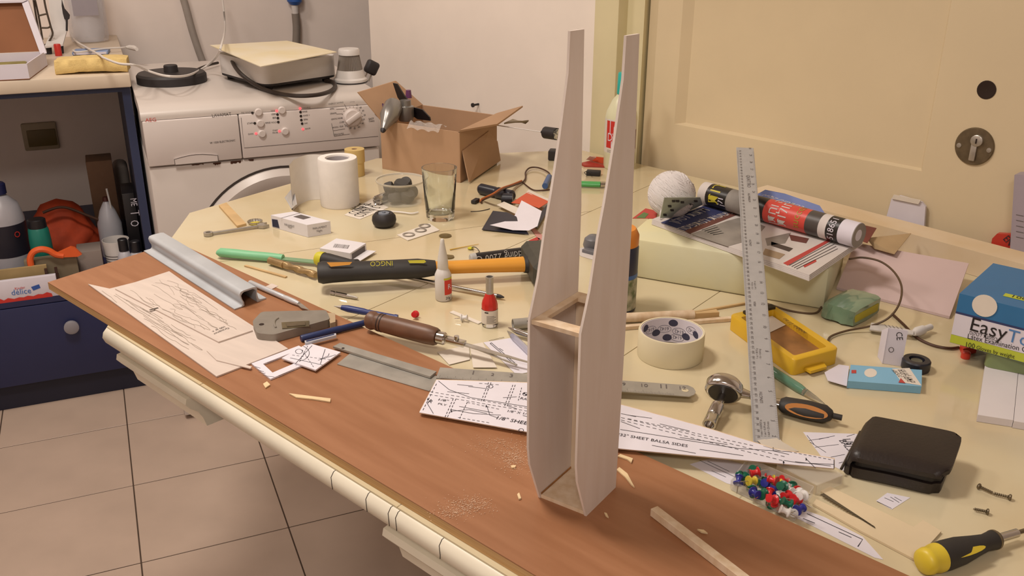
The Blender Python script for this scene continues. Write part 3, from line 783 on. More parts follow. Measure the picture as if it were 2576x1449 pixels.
p = below(S(82, 560, .21)); p.y = 2.735
tb = thing('teal_bottle', 'teal plastic bottle with a black cap in the niche', 'bottle', p)
z1 = PY(76, 552, 2.735).z-p.z
part('bottle_body', MB(Matrix.Translation(p)).lathe([(.026, 0), (.028, .006), (.028, z1-.06), (.026, z1-.03), (.0235, z1-.024)], 28), mat('teal_plastic', '#1f7a6c', .4, var=.05), tb)
part('cap', MB(Matrix.Translation(p)).lathe([(.0235, z1-.024), (.0225, z1-.002), (.020, z1), (.0001, z1)], 24), M_capb, tb)
p = below(PY(8, 560, 2.80)); z1 = PY(8, 458, 2.80).z-p.z
lb = thing('large_bottle', 'large clear bottle with a navy cap and dark label in the niche', 'bottle', p)
part('bottle_body', MB(Matrix.Translation(p)).lathe([(.052, 0), (.055, .01), (.055, z1-.10), (.045, z1-.06), (.018, z1-.032)], 32), M_milky, lb)
part('cap', MB(Matrix.Translation(p)).lathe([(.022, z1-.032), (.024, z1-.03), (.024, z1-.004), (.020, z1), (.0001, z1)], 24), mat('navy_cap', '#232650', .4), lb)
lab_ = part('label', MB(Matrix.Translation(p)).lathe([(.0556, z1-.20), (.0556, z1-.11)], 32, cap=False), mat('dark_label', '#23202c', .5), lb)
part('lettering', MB().text('O', p+V((.026, -.0505, z1-.145)), p+V((.038, -.0415, z1-.145)), V((.45, -.9, 0)), 1.2, .001), M_redp, lab_)

# orange cloth bag, draped blob
oc = below(PY(163, 620, 2.98)); ob_ = MB(); rnd = random.Random(5)
zt = PY(165, 498, 2.98).z-oc.z
vs = []; nz, na = 12, 32
for j in range(nz+1):
    t = j/nz; rr = (.090*(1-t**2.6)**.5+.004)*(1+.10*math.sin(6*t))
    for i in range(na):
        a = 2*math.pi*i/na; k_ = rr*(1+.07*math.sin(4*a+9*t)+.05*math.sin(7*a-14*t)); vs.append((k_*math.cos(a), k_*.8*math.sin(a), zt*t))
ob_.M = Matrix.Translation(oc); ob_.add(vs, [[j*na+i, j*na+(i+1) % na, (j+1)*na+(i+1) % na, (j+1)*na+i] for j in range(nz) for i in range(na)]+[list(range(na))[::-1], [nz*na+i for i in range(na)]])
obg = thing('orange_bag', 'crumpled orange fabric bag with a brown strap in the niche', 'bag', oc)
part('bag_body', ob_, mat('orange_fabric', '#b8431f', .75, var=.15, scale=25, bump=.2), obg, ang=80)
part('strap', MB().tube([PY(x, y, 2.895) for x, y in ((108, 535), (125, 528), (145, 522), (165, 522), (185, 528), (210, 538), (235, 548), (248, 553))], .0042, n=8, smooth=4), mat('brown_strap', '#4a2c1c', .7), obg)
# orange tool handle
oh = thing('orange_tool_handle', 'bright orange looped tool handle lying in the niche', 'tool', S(110, 650, .02))
M_orange = mat('orange_plastic', '#e2602a', .4, var=.03)
part('loop', MB().tube([PY(x, y, 2.66) for x, y in ((78, 668), (76, 650), (84, 634), (102, 627), (122, 630), (140, 640), (160, 643))], .0085, n=10, smooth=5), M_orange, oh)
part('blade_guard', MB().plate([PY(x, y, 2.655) for x, y in ((145, 637), (178, 622), (188, 624), (206, 640), (196, 646), (150, 648))], (0, .012, 0)), M_orange, oh)
# front row: clear bin, stick, bracket, snack box
bn = MB(); z_ = SHZ+.0004
solo('grey_carton', MB().box(PY(196, 660, 2.70).x, PY(256, 640, 2.70).x, 2.70, 2.78, z_, PY(225, 632, 2.70).z, bev=.002), mat('grey_card', '#8d8078', .8), 'low grey carton between the orange handle and the white cup', 'box')
solo('beige_carton', MB().box(PY(60, 670, 2.655).x, PY(194, 660, 2.655).x, 2.672, 2.698, z_, PY(120, 650, 2.672).z, bev=.002), mat('beige_card', '#80735c', .8), 'low beige carton in front of the orange handle', 'box')
q = [PY(0, 676, 2.645), PY(118, 684, 2.645)]
solo('pale_wood_stick', MB().box(PY(-40, 680, 2.65).x, PY(120, 684, 2.65).x, 2.645, 2.655, z_, PY(60, 672, 2.65).z), mat('pale_stick', '#a58e62', .7, var=.08), 'flat pale wooden stick standing behind the snack box', 'stick')
br = thing('brown_clip', 'small dark brown plastic bracket at the end of the pale stick', 'bracket', V((PY(130, 690, 2.64).x, 2.64, z_)))
x0_, x1_ = PY(114, 690, 2.64).x, PY(148, 690, 2.64).x
M_bracket = mat('dark_brown_plastic', '#3a2018', .5)
part('bar', MB().box(x0_, x1_, 2.630, 2.642, z_, PY(130, 692, 2.63).z), M_bracket, br)
for xa in (x0_, x1_-.008): part('prong', MB().box(xa, xa+.007, 2.631, 2.641, PY(130, 692, 2.63).z, PY(130, 676, 2.63).z), M_bracket, br)
nx0, nx1 = PY(-60, 735, 2.615).x, PY(146, 725, 2.615).x; nz1 = PY(70, 700, 2.614).z
sn = thing('snack_box', 'white snack box with blue lettering and a wavy red band on the low cabinet', 'box', V(((nx0+nx1)/2, 2.62, z_)))
part('carton', MB().box(nx0, nx1, 2.6135, 2.628, z_, nz1, bev=.001), M_card, sn)
SN = lambda x, y: PY(x, y, 2.6130)
words(sn, mat('blue_print', '#3f6fb5', .5), [('délice', (30, 743), (79, 737))], SN, YF, 1.1)
words(sn, M_redp, [('Kinder', (38, 729), (64, 725))], SN, YF, 1.0)
wv_ = [PY(x, y, 2.6130) for x, y in ((-60, 776), (0, 766), (40, 760), (90, 753), (133, 746), (130, 738), (118, 735), (108, 740), (96, 740), (84, 745), (70, 744), (60, 748), (48, 748), (36, 752), (20, 750), (10, 756), (0, 752), (-30, 758), (-60, 760))]
part('red_band', MB().plate(wv_, (0, -.0003, 0)), M_redp, sn)
part('blue_patch', MB().plate([SN(x, y) for x, y in ((78, 722), (98, 715), (102, 724), (84, 731))], (0, -.0003, 0)), mat('blue_patch', '#2f57a5', .5), sn)

# ================================================================== ON THE TABLE: FAR LEFT
def slabpx(pxs, h, t): return MB().slab([P(x, y, h) for x, y in pxs], t)
def hexa(A, D, C, h, mb=None):
    """box on three base corners (world), height h"""
    mb = mb or MB(); B = A+C-D; return mb.slab([A, D, C, B], h)
E_ = .0004                       # hair's breadth above the surface
M_paper = mat('white_paper', '#dcd6dc', .7, var=.02, scale=30)
M_paper_w = mat('warm_white_paper', '#ddd3c6', .7, var=.02, scale=30)
M_tissue = mat('white_tissue', '#e6e0da', .9, var=.02, scale=60, bump=.12, bscale=400)
M_chrome = mat('chrome', '#c9c6c2', .16, 1.0, var=.03)
M_alu = mat('brushed_aluminium', '#cfd0d3', .35, .4, var=.05, scale=40)
M_wood = mat('light_wood', '#c8a878', .65, var=.10, scale=20)

# corrugated carton with open flaps
c1, c2, c3 = P(962, 424, E_), P(1158, 460, E_), P(1250, 407, E_)     # base corners: far left, near, far right
c4 = c1+c3-c2
zl, zn, zr = VH(c1, 292), VH(c2, 325), VH(c3, 318)
hbx = (zl+zn+zr)/3
cbx = thing('cardboard_box', 'open brown cardboard box full of model aeroplane parts by the wall', 'box', (c1+c3)/2)
def wl(a, b, h, nm, inn, M=M_kraft):
    part(nm, MB().plate([a, b, b+UP*h, a+UP*h], inn*.004), M, cbx)
cen = (c1+c3)/2
def inw(a, b):
    n_ = UP.cross((b-a).normalized()); return n_ if n_.dot(cen-a) > 0 else -n_
part('bottom', MB().slab([c1, c2, c3, c4], .003), M_kraft, cbx)
u3 = UP*.0032
wl(c1+u3, c2+u3, hbx, 'side_wall', inw(c1, c2)); wl(c2+u3, c3+u3, hbx, 'side_wall', inw(c2, c3)); wl(c3+u3, c4+u3, hbx, 'side_wall', inw(c3, c4)); wl(c4+u3, c1+u3, hbx, 'side_wall', inw(c4, c1))
top = UP*(hbx+.004)
d12 = (c2-c1); d23 = (c3-c2)
# flap over the right wall, folded out and down a little
part('flap', MB().plate([c2+top, c3+top, P(1315, 270, hbx+.006), P(1251, 316, hbx+.002)], (0, 0, .004)), M_kraft, cbx)
# flap on the left end standing up
fl1 = c1+top; fl2 = c4+top
part('flap', MB().plate([fl1, fl2, PPL(993, 203, fl2-d12.normalized()*.04, d12.normalized()), PPL(898, 232, fl1-d12.normalized()*.05, d12.normalized())], d12.normalized()*.004), M_kraft, cbx)
part('flap_scrap', MB().plate([c3+top+d12.normalized()*.02+V((0, 0, -.02)), P(1330, 305, hbx-.02), P(1322, 312, hbx-.03), P(1290, 302, hbx-.03)], (0, 0, .003)), mat('grey_carton_back', '#8d7f69', .8), cbx)
pt = MB().plate([c2+(c3-c2)*.05+UP*.07-inw(c2, c3)*.002, c2+UP*.004-inw(c2, c3)*.022, c3+UP*.004-inw(c2, c3)*.010, c3+UP*.05-inw(c2, c3)*.002, c2+(c3-c2)*.75+UP*.085-inw(c2, c3)*.002], inw(c2, c3)*.002)
part('loose_bottom_flap', pt, M_kraft, cbx)

# spinner with propeller blades, sticking out of the carton
rim = c1+(c2-c1)*.15+top
tipp = P(962, 331, .0); tipp = PPL(962, 331, rim-inw(c1, c2)*.05, inw(c1, c2)); bas = PPL(992, 262, rim+inw(c1, c2)*.03, inw(c1, c2))
M_silver = mat('silver_plastic', '#8f8c88', .3, .6, var=.05)
pr_ = thing('propeller_spinner', 'pointed silver propeller spinner with black blades leaning out of the cardboard box', 'propeller', bas)
part('spinner', MB().cyl(tipp, bas, .02, n=28, prof=[(.0005, 0), (.006, .06), (.011, .25), (.017, .45), (.0215, .55), (.0215, .92), (.018, 1.0), (.0001, 1.0)]), M_silver, pr_)
part('spinner_tip', MB().cyl(tipp+(tipp-bas).normalized()*.004, tipp+(bas-tipp)*.06, .004, n=14, prof=[(.0002, 0), (.005, .5), (.0065, 1)]), M_blackpl, pr_)
hub = PPL(1020, 265, rim+inw(c1, c2)*.05, inw(c1, c2))
part('hub', MB().cyl(hub+V((0, 0, -.035)), hub+V((0, 0, .012)), .02, n=20, prof=[(.016, 0), (.019, .2), (.019, .7), (.013, .75), (.013, 1)]), M_silver, pr_)
MBl = mat('black_blade', '#191416', .35)
nI = inw(c1, c2)
part('blade', MB().plate([PPL(x, y, rim+nI*.06, nI) for x, y in ((988, 209), (998, 211), (1016, 240), (1030, 258), (1028, 268), (1012, 262), (1000, 245))], nI*.004), MBl, pr_)
part('blade', MB().plate([PPL(x, y, rim+nI*.07, nI) for x, y in ((1040, 270), (1062, 276), (1080, 295), (1082, 304), (1050, 300), (1036, 290), (1028, 280))], nI*.004), MBl, pr_)
part('motor_can', MB().cyl(PPL(955, 292, rim+nI*.03, nI), PPL(970, 270, rim+nI*.05, nI), .014, n=18), mat('purple_metal', '#3f2440', .35, .5), pr_)
fx = PPL(1028, 246, rim+nI*.09, nI)
part('purple_nut', MB().cyl(fx, fx+V((0, 0, .018)), .008, .006, n=12), mat('purple_nut', '#6a3a66', .4), pr_)
pbg = thing('crumpled_plastic_wrap', 'crumpled clear plastic wrap on the rim of the cardboard box', 'wrap', c1+(c2-c1)*.55+top)
cr = MB(); rnd = random.Random(9); o0 = c1+(c2-c1)*.42+top; ax = (c2-c1).normalized()
cr.grid(lambda u, v: o0+ax*(u*.085)+nI*((v-.6)*.035)+V((0, 0, .003+.010*abs(math.sin(u*9+v*4))*(1-abs(v-.5))-(.018*max(0, .45-v)))), 14, 8)
part('film', cr, mat('crinkled_film', '#e8e4e0', .12, alpha=.3), pbg, ang=5)

# thin rod with a black motor beyond the box
rd = thing('rod_antenna', 'thin white rod with a small black motor on its end reaching from the box', 'rod', V((1.0, 1.9, TT+hbx*.7)))
r0, r1 = PPL(1250, 315, c3, WN), PPL(1362, 332, c3, WN)
part('rod', MB().tube([r0+V((-.01, 0, .002)), r1], .0012, n=8), M_whitepl, rd)
r2, r3 = PPL(1370, 333, c3, WN), PPL(1420, 340, c3, WN)
part('motor_body', MB().cyl(r2, r2+(r3-r2)*.62, .0135, n=20, prof=[(.006, 0), (.0135, .06), (.0135, 1), (.0001, 1)]), M_blackpl, rd)
part('motor_shaft', MB().cyl(r1, r2, .003, n=10), M_blackpl, rd)
part('motor_end', MB().cyl(r2+(r3-r2)*.62, r3, .012, n=20, prof=[(.012, 0), (.012, .8), (.008, 1), (.0001, 1)]), M_clear, rd)
# screw eye on the wall
sc_ = WP(1204, 262)
sw = thing('wall_screw', 'small dark screw sticking out of the white wall above the box', 'screw', sc_)
part('shank', MB().cyl(sc_, sc_-WN*.02, .003, n=10), M_blackpl, sw)
part('head', MB().cyl(sc_-WN*.02, sc_-WN*.024, .006, n=14), M_blackpl, sw)

# paper tape rolls
M_ptape = mat('yellow_paper_tape', '#cdb173', .7, var=.05, scale=15)
tc = P(893, 440, E_); tr = (P(919, 440)-P(868, 440)).length/2*.97; th_ = VH(tc, 375)/2
for k in range(2):
    base = tc+V((0.002*k, 0, k*(th_+.0004)))
    tr_ = thing('paper_tape_roll', ('yellow paper tape roll at the bottom of its stack of two', 'yellow paper tape roll on top of its stack of two')[k], 'tape roll', base, 'stacked yellow paper tape rolls')
    part('tape', MB(Matrix.Translation(base)).lathe([(tr*.30, 0), (tr, 0), (tr, th_), (tr*.30, th_)]+[(tr*.30, 0)], 36, cap=False), M_ptape, tr_)
    part('core', MB(Matrix.Translation(base)).lathe([(tr*.295, 0), (tr*.295, th_-.0004), (tr*.25, th_-.0004), (tr*.25, 0)], 24, cap=False), M_kraft, tr_)

# kitchen paper roll with a loose sheet
rb = P(856, 513, E_); rr = (P(906, 515)-P(808, 515)).length/2; rh = VH(rb, 396)
pr2 = thing('paper_roll', 'white toilet paper roll standing upright with a loose sheet unrolled', 'paper roll', rb)
MR = Matrix.Translation(rb)
part('roll', MB(MR).lathe([(rr*.60, 0), (rr*.98, 0), (rr, .004), (rr, rh-.004), (rr*.97, rh), (rr*.62, rh), (rr*.60, rh-.002), (rr*.60, 0)], 56, cap=False), M_tissue, pr2)
part('core', MB(MR).lathe([(rr*.595, .0), (rr*.595, rh-.003), (rr*.57, rh-.003), (rr*.57, 0)], 40, cap=False), mat('grey_core', '#b9b2b4', .8), pr2)
s_end = P(737, 530, E_); s_mid = P(775, 505, E_); s_top = rb+V((-.02, rr*.96, 0)); s_c = P(752, 516, E_)
path = cat([s_end, s_c, s_mid, (s_mid+s_top)/2+V((0, .006, 0)), s_top], 6)
sh_ = MB(); m_ = len(path); vs = []
for i, p in enumerate(path):
    vs += [p, p+UP*(rh*(.985 if i > 3 else .965))]
sh_.add(vs+[v+V((.0006, .0006, 0)) for v in vs], [[2*i, 2*i+2, 2*i+3, 2*i+1] for i in range(m_-1)]+[[2*m_+2*i+1, 2*m_+2*i+3, 2*m_+2*i+2, 2*m_+2*i] for i in range(m_-1)])
part('loose_sheet', sh_, M_tissue, pr2, ang=80)
mc = thing('metal_angle', 'bent sheet metal bracket standing behind the toilet paper roll', 'bracket', P(732, 520, E_))
part('metal_wing', MB().plate([P(737, 470, .03), P(716, 497, E_), P(733, 526, E_), P(745, 515, .03)], (.002, .002, 0)), M_alu, mc)
part('metal_foot', MB().plate([P(716, 497, E_), P(733, 526, E_), P(745, 521, E_), P(730, 495, E_)], (0, 0, .0015)), M_alu, mc)

# drinking glass
gb = P(1108, 548, E_); gr1 = (P(1143, 548)-P(1072, 548)).length/2; gh_ = VH(gb, 421); gq = gb+UP*gh_
gr2 = (PF(1149, 418, gq.z)-PF(1060, 418, gq.z)).length/2
solo('drinking_glass', MB(Matrix.Translation(gb)).lathe([(.0001, 0), (gr1*.96, 0), (gr1, .003), (gr2, gh_), (gr2-.0018, gh_), (gr1-.0022, .016), (gr1*.8, .012), (.0001, .011)], 64, cap=False), M_glass, 'tall empty clear drinking glass next to the plastic tub', 'glass', base=gb, ang=50)
# clear tub with grey wheels
tb0 = P(1010, 508, E_); tr1 = (P(1062, 512)-P(958, 512)).length/2; thh = VH(tb0, 452); tq = tb0+UP*thh
tr2 = (PF(1085, 452, tq.z)-PF(962, 452, tq.z)).length/2
tub = thing('plastic_tub', 'round clear plastic tub filled with small grey wheels', 'tub', tb0)
MTb = Matrix.Translation(tb0)
part('rim', MB(MTb).lathe([(tr2*1.005, thh-.003), (tr2*1.025, thh-.001), (tr2*1.02, thh+.0015), (tr2*.985, thh+.0012), (tr2*.975, thh-.002)], 56, cap=False), mat('tub_rim', '#e4dccb', .2, alpha=.6), tub)
part('tub_wall', MB(MTb).lathe([(.0001, .0), (tr1, .0), (tr2*.96, thh-.006), (tr2, thh-.004), (tr2*1.02, thh), (tr2*.985, thh), (tr2*.94, thh-.005), (tr1-.001, .0012), (.0001, .0012)], 56, cap=False), mat('tub_plastic', '#e9e6da', .12, alpha=.16, spec=.7), tub, ang=50)
M_gwheel = mat('dark_grey_rubber', '#45423f', .7, var=.05); M_hub = mat('pale_hub', '#b8b4ae', .5)
rnd = random.Random(11)
for k, (dx, dy, dz, r, ax_) in enumerate(((-.022, -.012, .014, .017, (0, .3, 1)), (.012, -.018, .016, .019, (.2, -.5, 1)), (.03, .006, .018, .018, (.5, -1, .2)), (-.006, .018, .014, .018, (0, 0, 1)), (.0, -.005, .036, .019, (.1, -.3, 1)), (-.03, .014, .03, .015, (1, -.5, .4)), (.022, .022, .034, .015, (-.3, -.5, 1)))):
    k_ = tr1/.058; r *= .82; c = tb0+V((dx*k_, dy*k_, dz)); a_ = V(ax_).normalized()*.009
    wl_ = thing('small_wheel', 'small dark grey model wheel lying in the clear tub', 'wheel', c, 'small wheels in the clear tub')
    part('tyre', MB().cyl(c-a_, c+a_, r, n=24, prof=[(r*.5, 0), (r*.85, 0), (r, .25), (r, .75), (r*.85, 1), (r*.5, 1)]), M_gwheel, wl_)
    part('hub', MB().cyl(c-a_*.8, c+a_*.85, r*.5, n=16, prof=[(r*.49, 0), (r*.49, 1), (r*.2, 1.05), (.0001, 1.05)]), M_hub, wl_)
# sticker sheet, metal socket, cotton string
st_ = thing('sticker_sheet', 'white sticker sheet with black rounded lettering under the paper roll', 'sticker sheet', P(915, 525, E_))
sq_ = [(866, 541), (935, 500), (978, 522), (905, 552)]
part('backing', slabpx(sq_, E_, .0003), M_paper_w, st_)
for st, a, b in (('CONTROL', (897, 540), (948, 516)), ('CONTROL', (911, 546), (958, 522)), ('MODEL', (905, 529), (935, 512))):
    part('lettering', MB().text(st, P(*a, .0008), P(*b, .0008), UP, 2.2, .0002), M_black, st_)
s0_, s1_ = P(947, 505, .010), P(972, 495, .010)
solo('steel_socket', MB().cyl(s0_, s1_, .011, n=24, prof=[(.008, .05), (.0095, 0), (.0105, .05), (.0105, .95), (.009, 1), (.0001, 1)]), M_chrome, 'short shiny steel tube lying beside the clear tub', 'socket')
solo('cotton_cord', MB().tube([P(x, y, .003) for x, y in ((915, 518), (940, 525), (975, 531), (1010, 534), (1035, 537), (1052, 534))], .0016, n=7, smooth=4), M_tissue, 'short white cotton cord running past the clear tub', 'cord')
# black tyre on the table
wc = P(967, 568, E_); r = (P(998, 566)-P(937, 566)).length/2
wh = thing('foam_wheel', 'round black rubber model wheel lying flat on the table', 'wheel', wc)
part('tyre', MB(Matrix.Translation(wc)).lathe([(r*.4, .001), (r*.72, 0), (r*.92, .005), (r, .012), (r*.95, .020), (r*.72, .026), (r*.45, .024), (r*.4, .02)], 40), M_blackpl, wh, ang=60)
part('hub', MB(Matrix.Translation(wc)).lathe([(r*.46, .0238), (r*.44, .0262), (r*.14, .0262), (r*.14, .0285), (.0001, .0285)], 24), mat('grey_hub', '#7c828c', .5), wh)
# card with three eyelets
cd = thing('eyelet_card', 'cream card with three metal rings punched through it beside the glass', 'card', P(1050, 583, E_))
part('card', slabpx([(999, 592), (1080, 563), (1106, 580), (1026, 606)], E_, .0012), M_paper_w, cd)
for x, y in ((1068, 569), (1058, 580), (1028, 591)):
    c = P(x, y, .0018); part('eyelet', MB(Matrix.Translation(c)).lathe([(.0105, 0), (.0115, .0014), (.0085, .0016), (.008, 0)], 24, cap=False), M_steel, cd)
for x, y, r, t in ((1120, 594, .0115, 'brown coin lying on the table beside the eyelet card'), (1128, 647, .0100, 'brown coin half hidden behind the glue bottle')):
    solo('coin', MB(Matrix.Translation(P(x, y, E_))).lathe([(r*.98, 0), (r, .0004), (r, .0015), (r*.9, .0019), (r*.86, .0016), (.0001, .0016)], 32), mat('bronze_coin', '#86754f', .4, .7, var=.1), t, 'coin')
# flat wood strip, spanner, bottle cap
solo('flat_wood_strip', slabpx([(551, 521), (570, 514), (620, 567), (597, 573)], E_, .004), M_wood, 'short flat wooden strip lying at the table corner', 'wood strip')
A, B = P(524, 588, .004), P(664, 567, .004); wM = frame(A, B); wLn = (B-A).length
wr_ = thing('spanner', 'small steel combination spanner lying beside the bottle cap', 'spanner', A)
part('shaft', MB(wM).box(.006, wLn-.008, -.0035, .0035, -.002, .002, bev=.0012), M_steel, wr_)
part('ring_end', MB(wM).lathe([(.0045, -.003), (.0085, -.003), (.0085, .003), (.0045, .003), (.0045, -.003)], 24, cap=False), M_steel, wr_)
part('open_end', MB(wM).prism([(wLn-.012, -.004), (wLn-.004, -.010), (wLn+.008, -.008), (wLn+.001, -.003), (wLn+.001, .003), (wLn+.008, .008), (wLn-.004, .010), (wLn-.012, .004)], -.003, .003), M_steel, wr_)
bc_ = P(642, 562, .0065); vs = []; nn_ = 42
cap_ = thing('bottle_cap', 'crimped metal bottle cap lying upside down with a yellow liner', 'bottle cap', P(642, 562, E_))
b = MB(Matrix.Translation(P(642, 562, E_))); ring = []
for j, (r, z) in enumerate(((.0001, 0), (.0115, 0), (.0130, .002), (.0140, .0055))):
    for i in range(nn_):
        a = 2*math.pi*i/nn_; k_ = r+(0.0006 if i % 2 else -.0006)*(j/3)
        ring.append((k_*math.cos(a), k_*math.sin(a), z))
b.add(ring, [[j*nn_+i, j*nn_+(i+1) % nn_, (j+1)*nn_+(i+1) % nn_, (j+1)*nn_+i] for j in range(3) for i in range(nn_)])
part('crimped_shell', b, M_steel, cap_)
part('liner', MB(Matrix.Translation(P(642, 562, .0012))).lathe([(.0115, 0), (.011, .0006), (.0001, .0006)], 24), mat('yellow_liner', '#c9b838', .5), cap_)
# cigarette packets
M_cig = mat('white_packet_card', '#dedade', .5, var=.02)
A, D, C = P(684, 571, E_), P(775, 597, E_), P(833, 587, E_); hh = VH(D, 566)
cg = thing('cigarette_packet', 'closed white cigarette packet with small black lettering', 'packet', D)
part('carton', hexa(A, D, C, hh), M_cig, cg)
nrm = UP.cross((A-D)).normalized(); nrm = nrm if nrm.dot(CAMP-D) > 0 else -nrm
FPl = lambda x, y: PPL(x, y, D+nrm*.0003, nrm)
words(cg, M_greyp, [('PARLIAMENT', (716, 567), (741, 573)), ('NIGHT', (725, 573), (735, 576))], FPl, nrm, 1.3)
n2 = UP.cross((C-D)).normalized(); n2 = n2 if n2.dot(CAMP-D) > 0 else -n2
FPr = lambda x, y: PPL(x, y, D+n2*.0003, n2)
words(cg, M_greyp, [('PARLIAMENT', (787, 578), (822, 572)), ('Night', (797, 584), (811, 582))], FPr, n2, 1.2)
part('navy_mark', MB().plate([FPl(x, y) for x, y in ((684, 551), (698, 553), (703, 574), (686, 570))], nrm*.0002), mat('navy_print', '#272a44', .5), cg)
part('printed_panel', slabpx([(738, 545), (757, 540), (782, 547), (763, 552)], hh+.0006, .0002), M_greyp, cg)
part('lid_line', MB().ribbon([P(705, 549, hh+.0008), P(764, 533, hh+.0008)], .0012), M_greyp, cg)
A, D, C = P(806, 647, E_), P(882, 660, E_), P(922, 634, E_); hh = VH(D, 637)
cg2 = thing('cigarette_packet', 'white cigarette packet with a barcode and an open torn end', 'packet', D)
part('carton', hexa(A, D, C, hh), M_cig, cg2)
rnd = random.Random(4); x = 0
for i in range(16):
    wd = rnd.choice((.8, 1.2, 1.8)); px = 838+x
    part('barcode_bar', MB().ribbon([P(px, 622+x*.1, hh+.0007), P(px+5, 613+x*.1, hh+.0007)], wd*.0006), M_greyp, cg2); x += wd+1.3
part('open_flap', MB().plate([C+UP*.003, D+UP*.003, D+UP*.004+(D-A).normalized()*.018, C+UP*.004+(D-A).normalized()*.02], (0, 0, .001)), M_cig, cg2)
part('open_mouth', MB().plate([D+UP*.004+(C-D)*.1+(D-A).normalized()*.0004, C+UP*.004-(C-D)*.1+(D-A).normalized()*.0004, C-(C-D)*.1+UP*(hh-.003)+(D-A).normalized()*.0004, D+(C-D)*.1+UP*(hh-.003)+(D-A).normalized()*.0004], (D-A).normalized()*.0003), M_greyp, cg2)
# green kitchen knife
M_mint = mat('mint_plastic', '#7fc092', .45, var=.05, scale=20)
A, B = P(548, 634, .010), P(712, 650, .008); kM = frame(A, B); kl = (B-A).length
gk = thing('green_knife', 'kitchen knife with a mint green handle and green blade', 'knife', A)
hv = MB(kM); prf = [(0, .004, .007), (.04, .0075, .0095), (.25, .008, .010), (.5, .0075, .009), (.8, .0078, .0085), (1, .0070, .0072)]
vs = []
for t, hw_, hh_ in prf:
    for i in range(14):
        a = 2*math.pi*i/14; vs.append((t*kl, hh_*math.cos(a), hw_*math.sin(a)))
hv.add(vs, [[j*14+i, j*14+(i+1) % 14, (j+1)*14+(i+1) % 14, (j+1)*14+i] for j in range(len(prf)-1) for i in range(14)]+[list(range(14))[::-1], [(len(prf)-1)*14+i for i in range(14)]])
part('handle', hv, M_mint, gk, ang=50)
bl_ = (P(800, 656, .006)-A).length
part('blade', MB(kM).box(kl-.002, bl_+.03, -.0075, .0065, -.0015, .0005), mat('green_coated_blade', '#86a884', .4, .2), gk)
# twist drill in paper wrap
A, B = P(679, 655, .008), P(796, 692, .008)
db = thing('drill_bit', 'twist drill bit with torn brown wrapping beside the hammer handle', 'drill bit', A)
M_bit = mat('gilt_drill_steel', '#a58a60', .35, .45, var=.2, scale=50)
part('shank', MB().cyl(A, A+(B-A)*.32, .0065, n=16), M_bit, db)
vs = []; nS = 26; d_ = (B-A)*.68; s_ = A+(B-A)*.32; fM = frame(s_, B)
for i in range(nS+1):
    t = i/nS
    for k in range(12):
        a = 2*math.pi*k/12; r = .0062*(1-.35*max(0, math.cos(a*2+t*16))); vs.append((t*d_.length, r*math.cos(a), r*math.sin(a)))
b = MB(fM); b.add(vs, [[i*12+k, i*12+(k+1) % 12, (i+1)*12+(k+1) % 12, (i+1)*12+k] for i in range(nS) for k in range(12)]+[list(range(12))[::-1], [nS*12+k for k in range(12)]])
part('flutes', b, M_bit, db, ang=50)
A, B = P(617, 668, .0015), P(720, 697, .0015); sM_ = frame(A, B)
solo('thin_balsa_strip', MB(sM_).box(0, (B-A).length, -.0025, .0025, -.001, .001), M_wood, 'very thin balsa strip lying parallel to the board edge', 'wood strip')

# ================================================================== ON THE TABLE: MIDDLE
M_grip = mat('black_rubber_grip', '#2b2826', .6, var=.06, scale=60)
M_yel = mat('yellow_orange_plastic', '#dd9a35', .4, var=.03)
M_lime = mat('yellow_green_plastic', '#c8bf33', .45)
# screwdriver lying under the hammer
A, B = P(800, 650, .013), P(1268, 748, .005); sd = (B-A).normalized(); SL_ = (B-A).length
sdv = thing('long_screwdriver', 'long screwdriver with black and yellow handle lying under the hammer', 'screwdriver', A)
hl = .085
part('handle', MB().cyl(A, A+sd*hl, .012, n=20, prof=[(.006, 0), (.0115, .03), (.0125, .25), (.010, .75), (.0125, .9), (.008, 1)]), M_grip, sdv)
part('end_cap', MB().cyl(A-sd*.006, A+sd*.012, .012, n=20, prof=[(.004, 0), (.011, .25), (.0128, .6), (.0128, 1)]), M_lime, sdv)
part('shaft', MB().cyl(A+sd*hl, B-sd*.012, .0033, n=12), M_chrome, sdv)
part('tip', MB().cyl(B-sd*.012, B, .003, n=12, prof=[(.0033, 0), (.003, .5), (.001, 1)]), M_blackpl, sdv)
# hammer
A, B = P(800, 686, .031), P(1335, 664, .0248); hd = (B-A).normalized(); HL = (B-A).length
hm = thing('club_hammer', 'club hammer with a black and yellow handle and a dark steel head', 'hammer', A)
gl_ = (P(1096, 676, .028)-A).length/HL
def oval(mb, A, B, prof, n=20, sq=.82):
    M_ = frame(A, B); L = (B-A).length; vs = []
    for t, r in prof:
        for i in range(n):
            a = 2*math.pi*i/n; vs.append((t*L, r*1.05*math.cos(a), r*sq*math.sin(a)))
    mb.add(vs, [[j*n+i, j*n+(i+1) % n, (j+1)*n+(i+1) % n, (j+1)*n+i] for j in range(len(prof)-1) for i in range(n)]+[list(range(n))[::-1], [(len(prof)-1)*n+i for i in range(n)]], M=M_)
    return mb
part('grip', oval(MB(), A, A+hd*HL*gl_, [(-.005, .012), (0, .0185), (.04, .0215), (.12, .0200), (.3, .0185), (.6, .0185), (.85, .0190), (1, .0145)]), M_grip, hm, ang=50)
part('handle', oval(MB(), A+hd*HL*gl_*.98, B, [(0, .0125), (.3, .0128), (.6, .0135), (.9, .0150), (1, .0155)]), M_yel, hm, ang=50)
hx = frame(B, B+hd); vs = []
perp = UP.cross(hd).normalized()
hw = .0225; nb_ = frame(B+hd*.016, B+hd*.016-perp)
hd_ = MB(nb_)
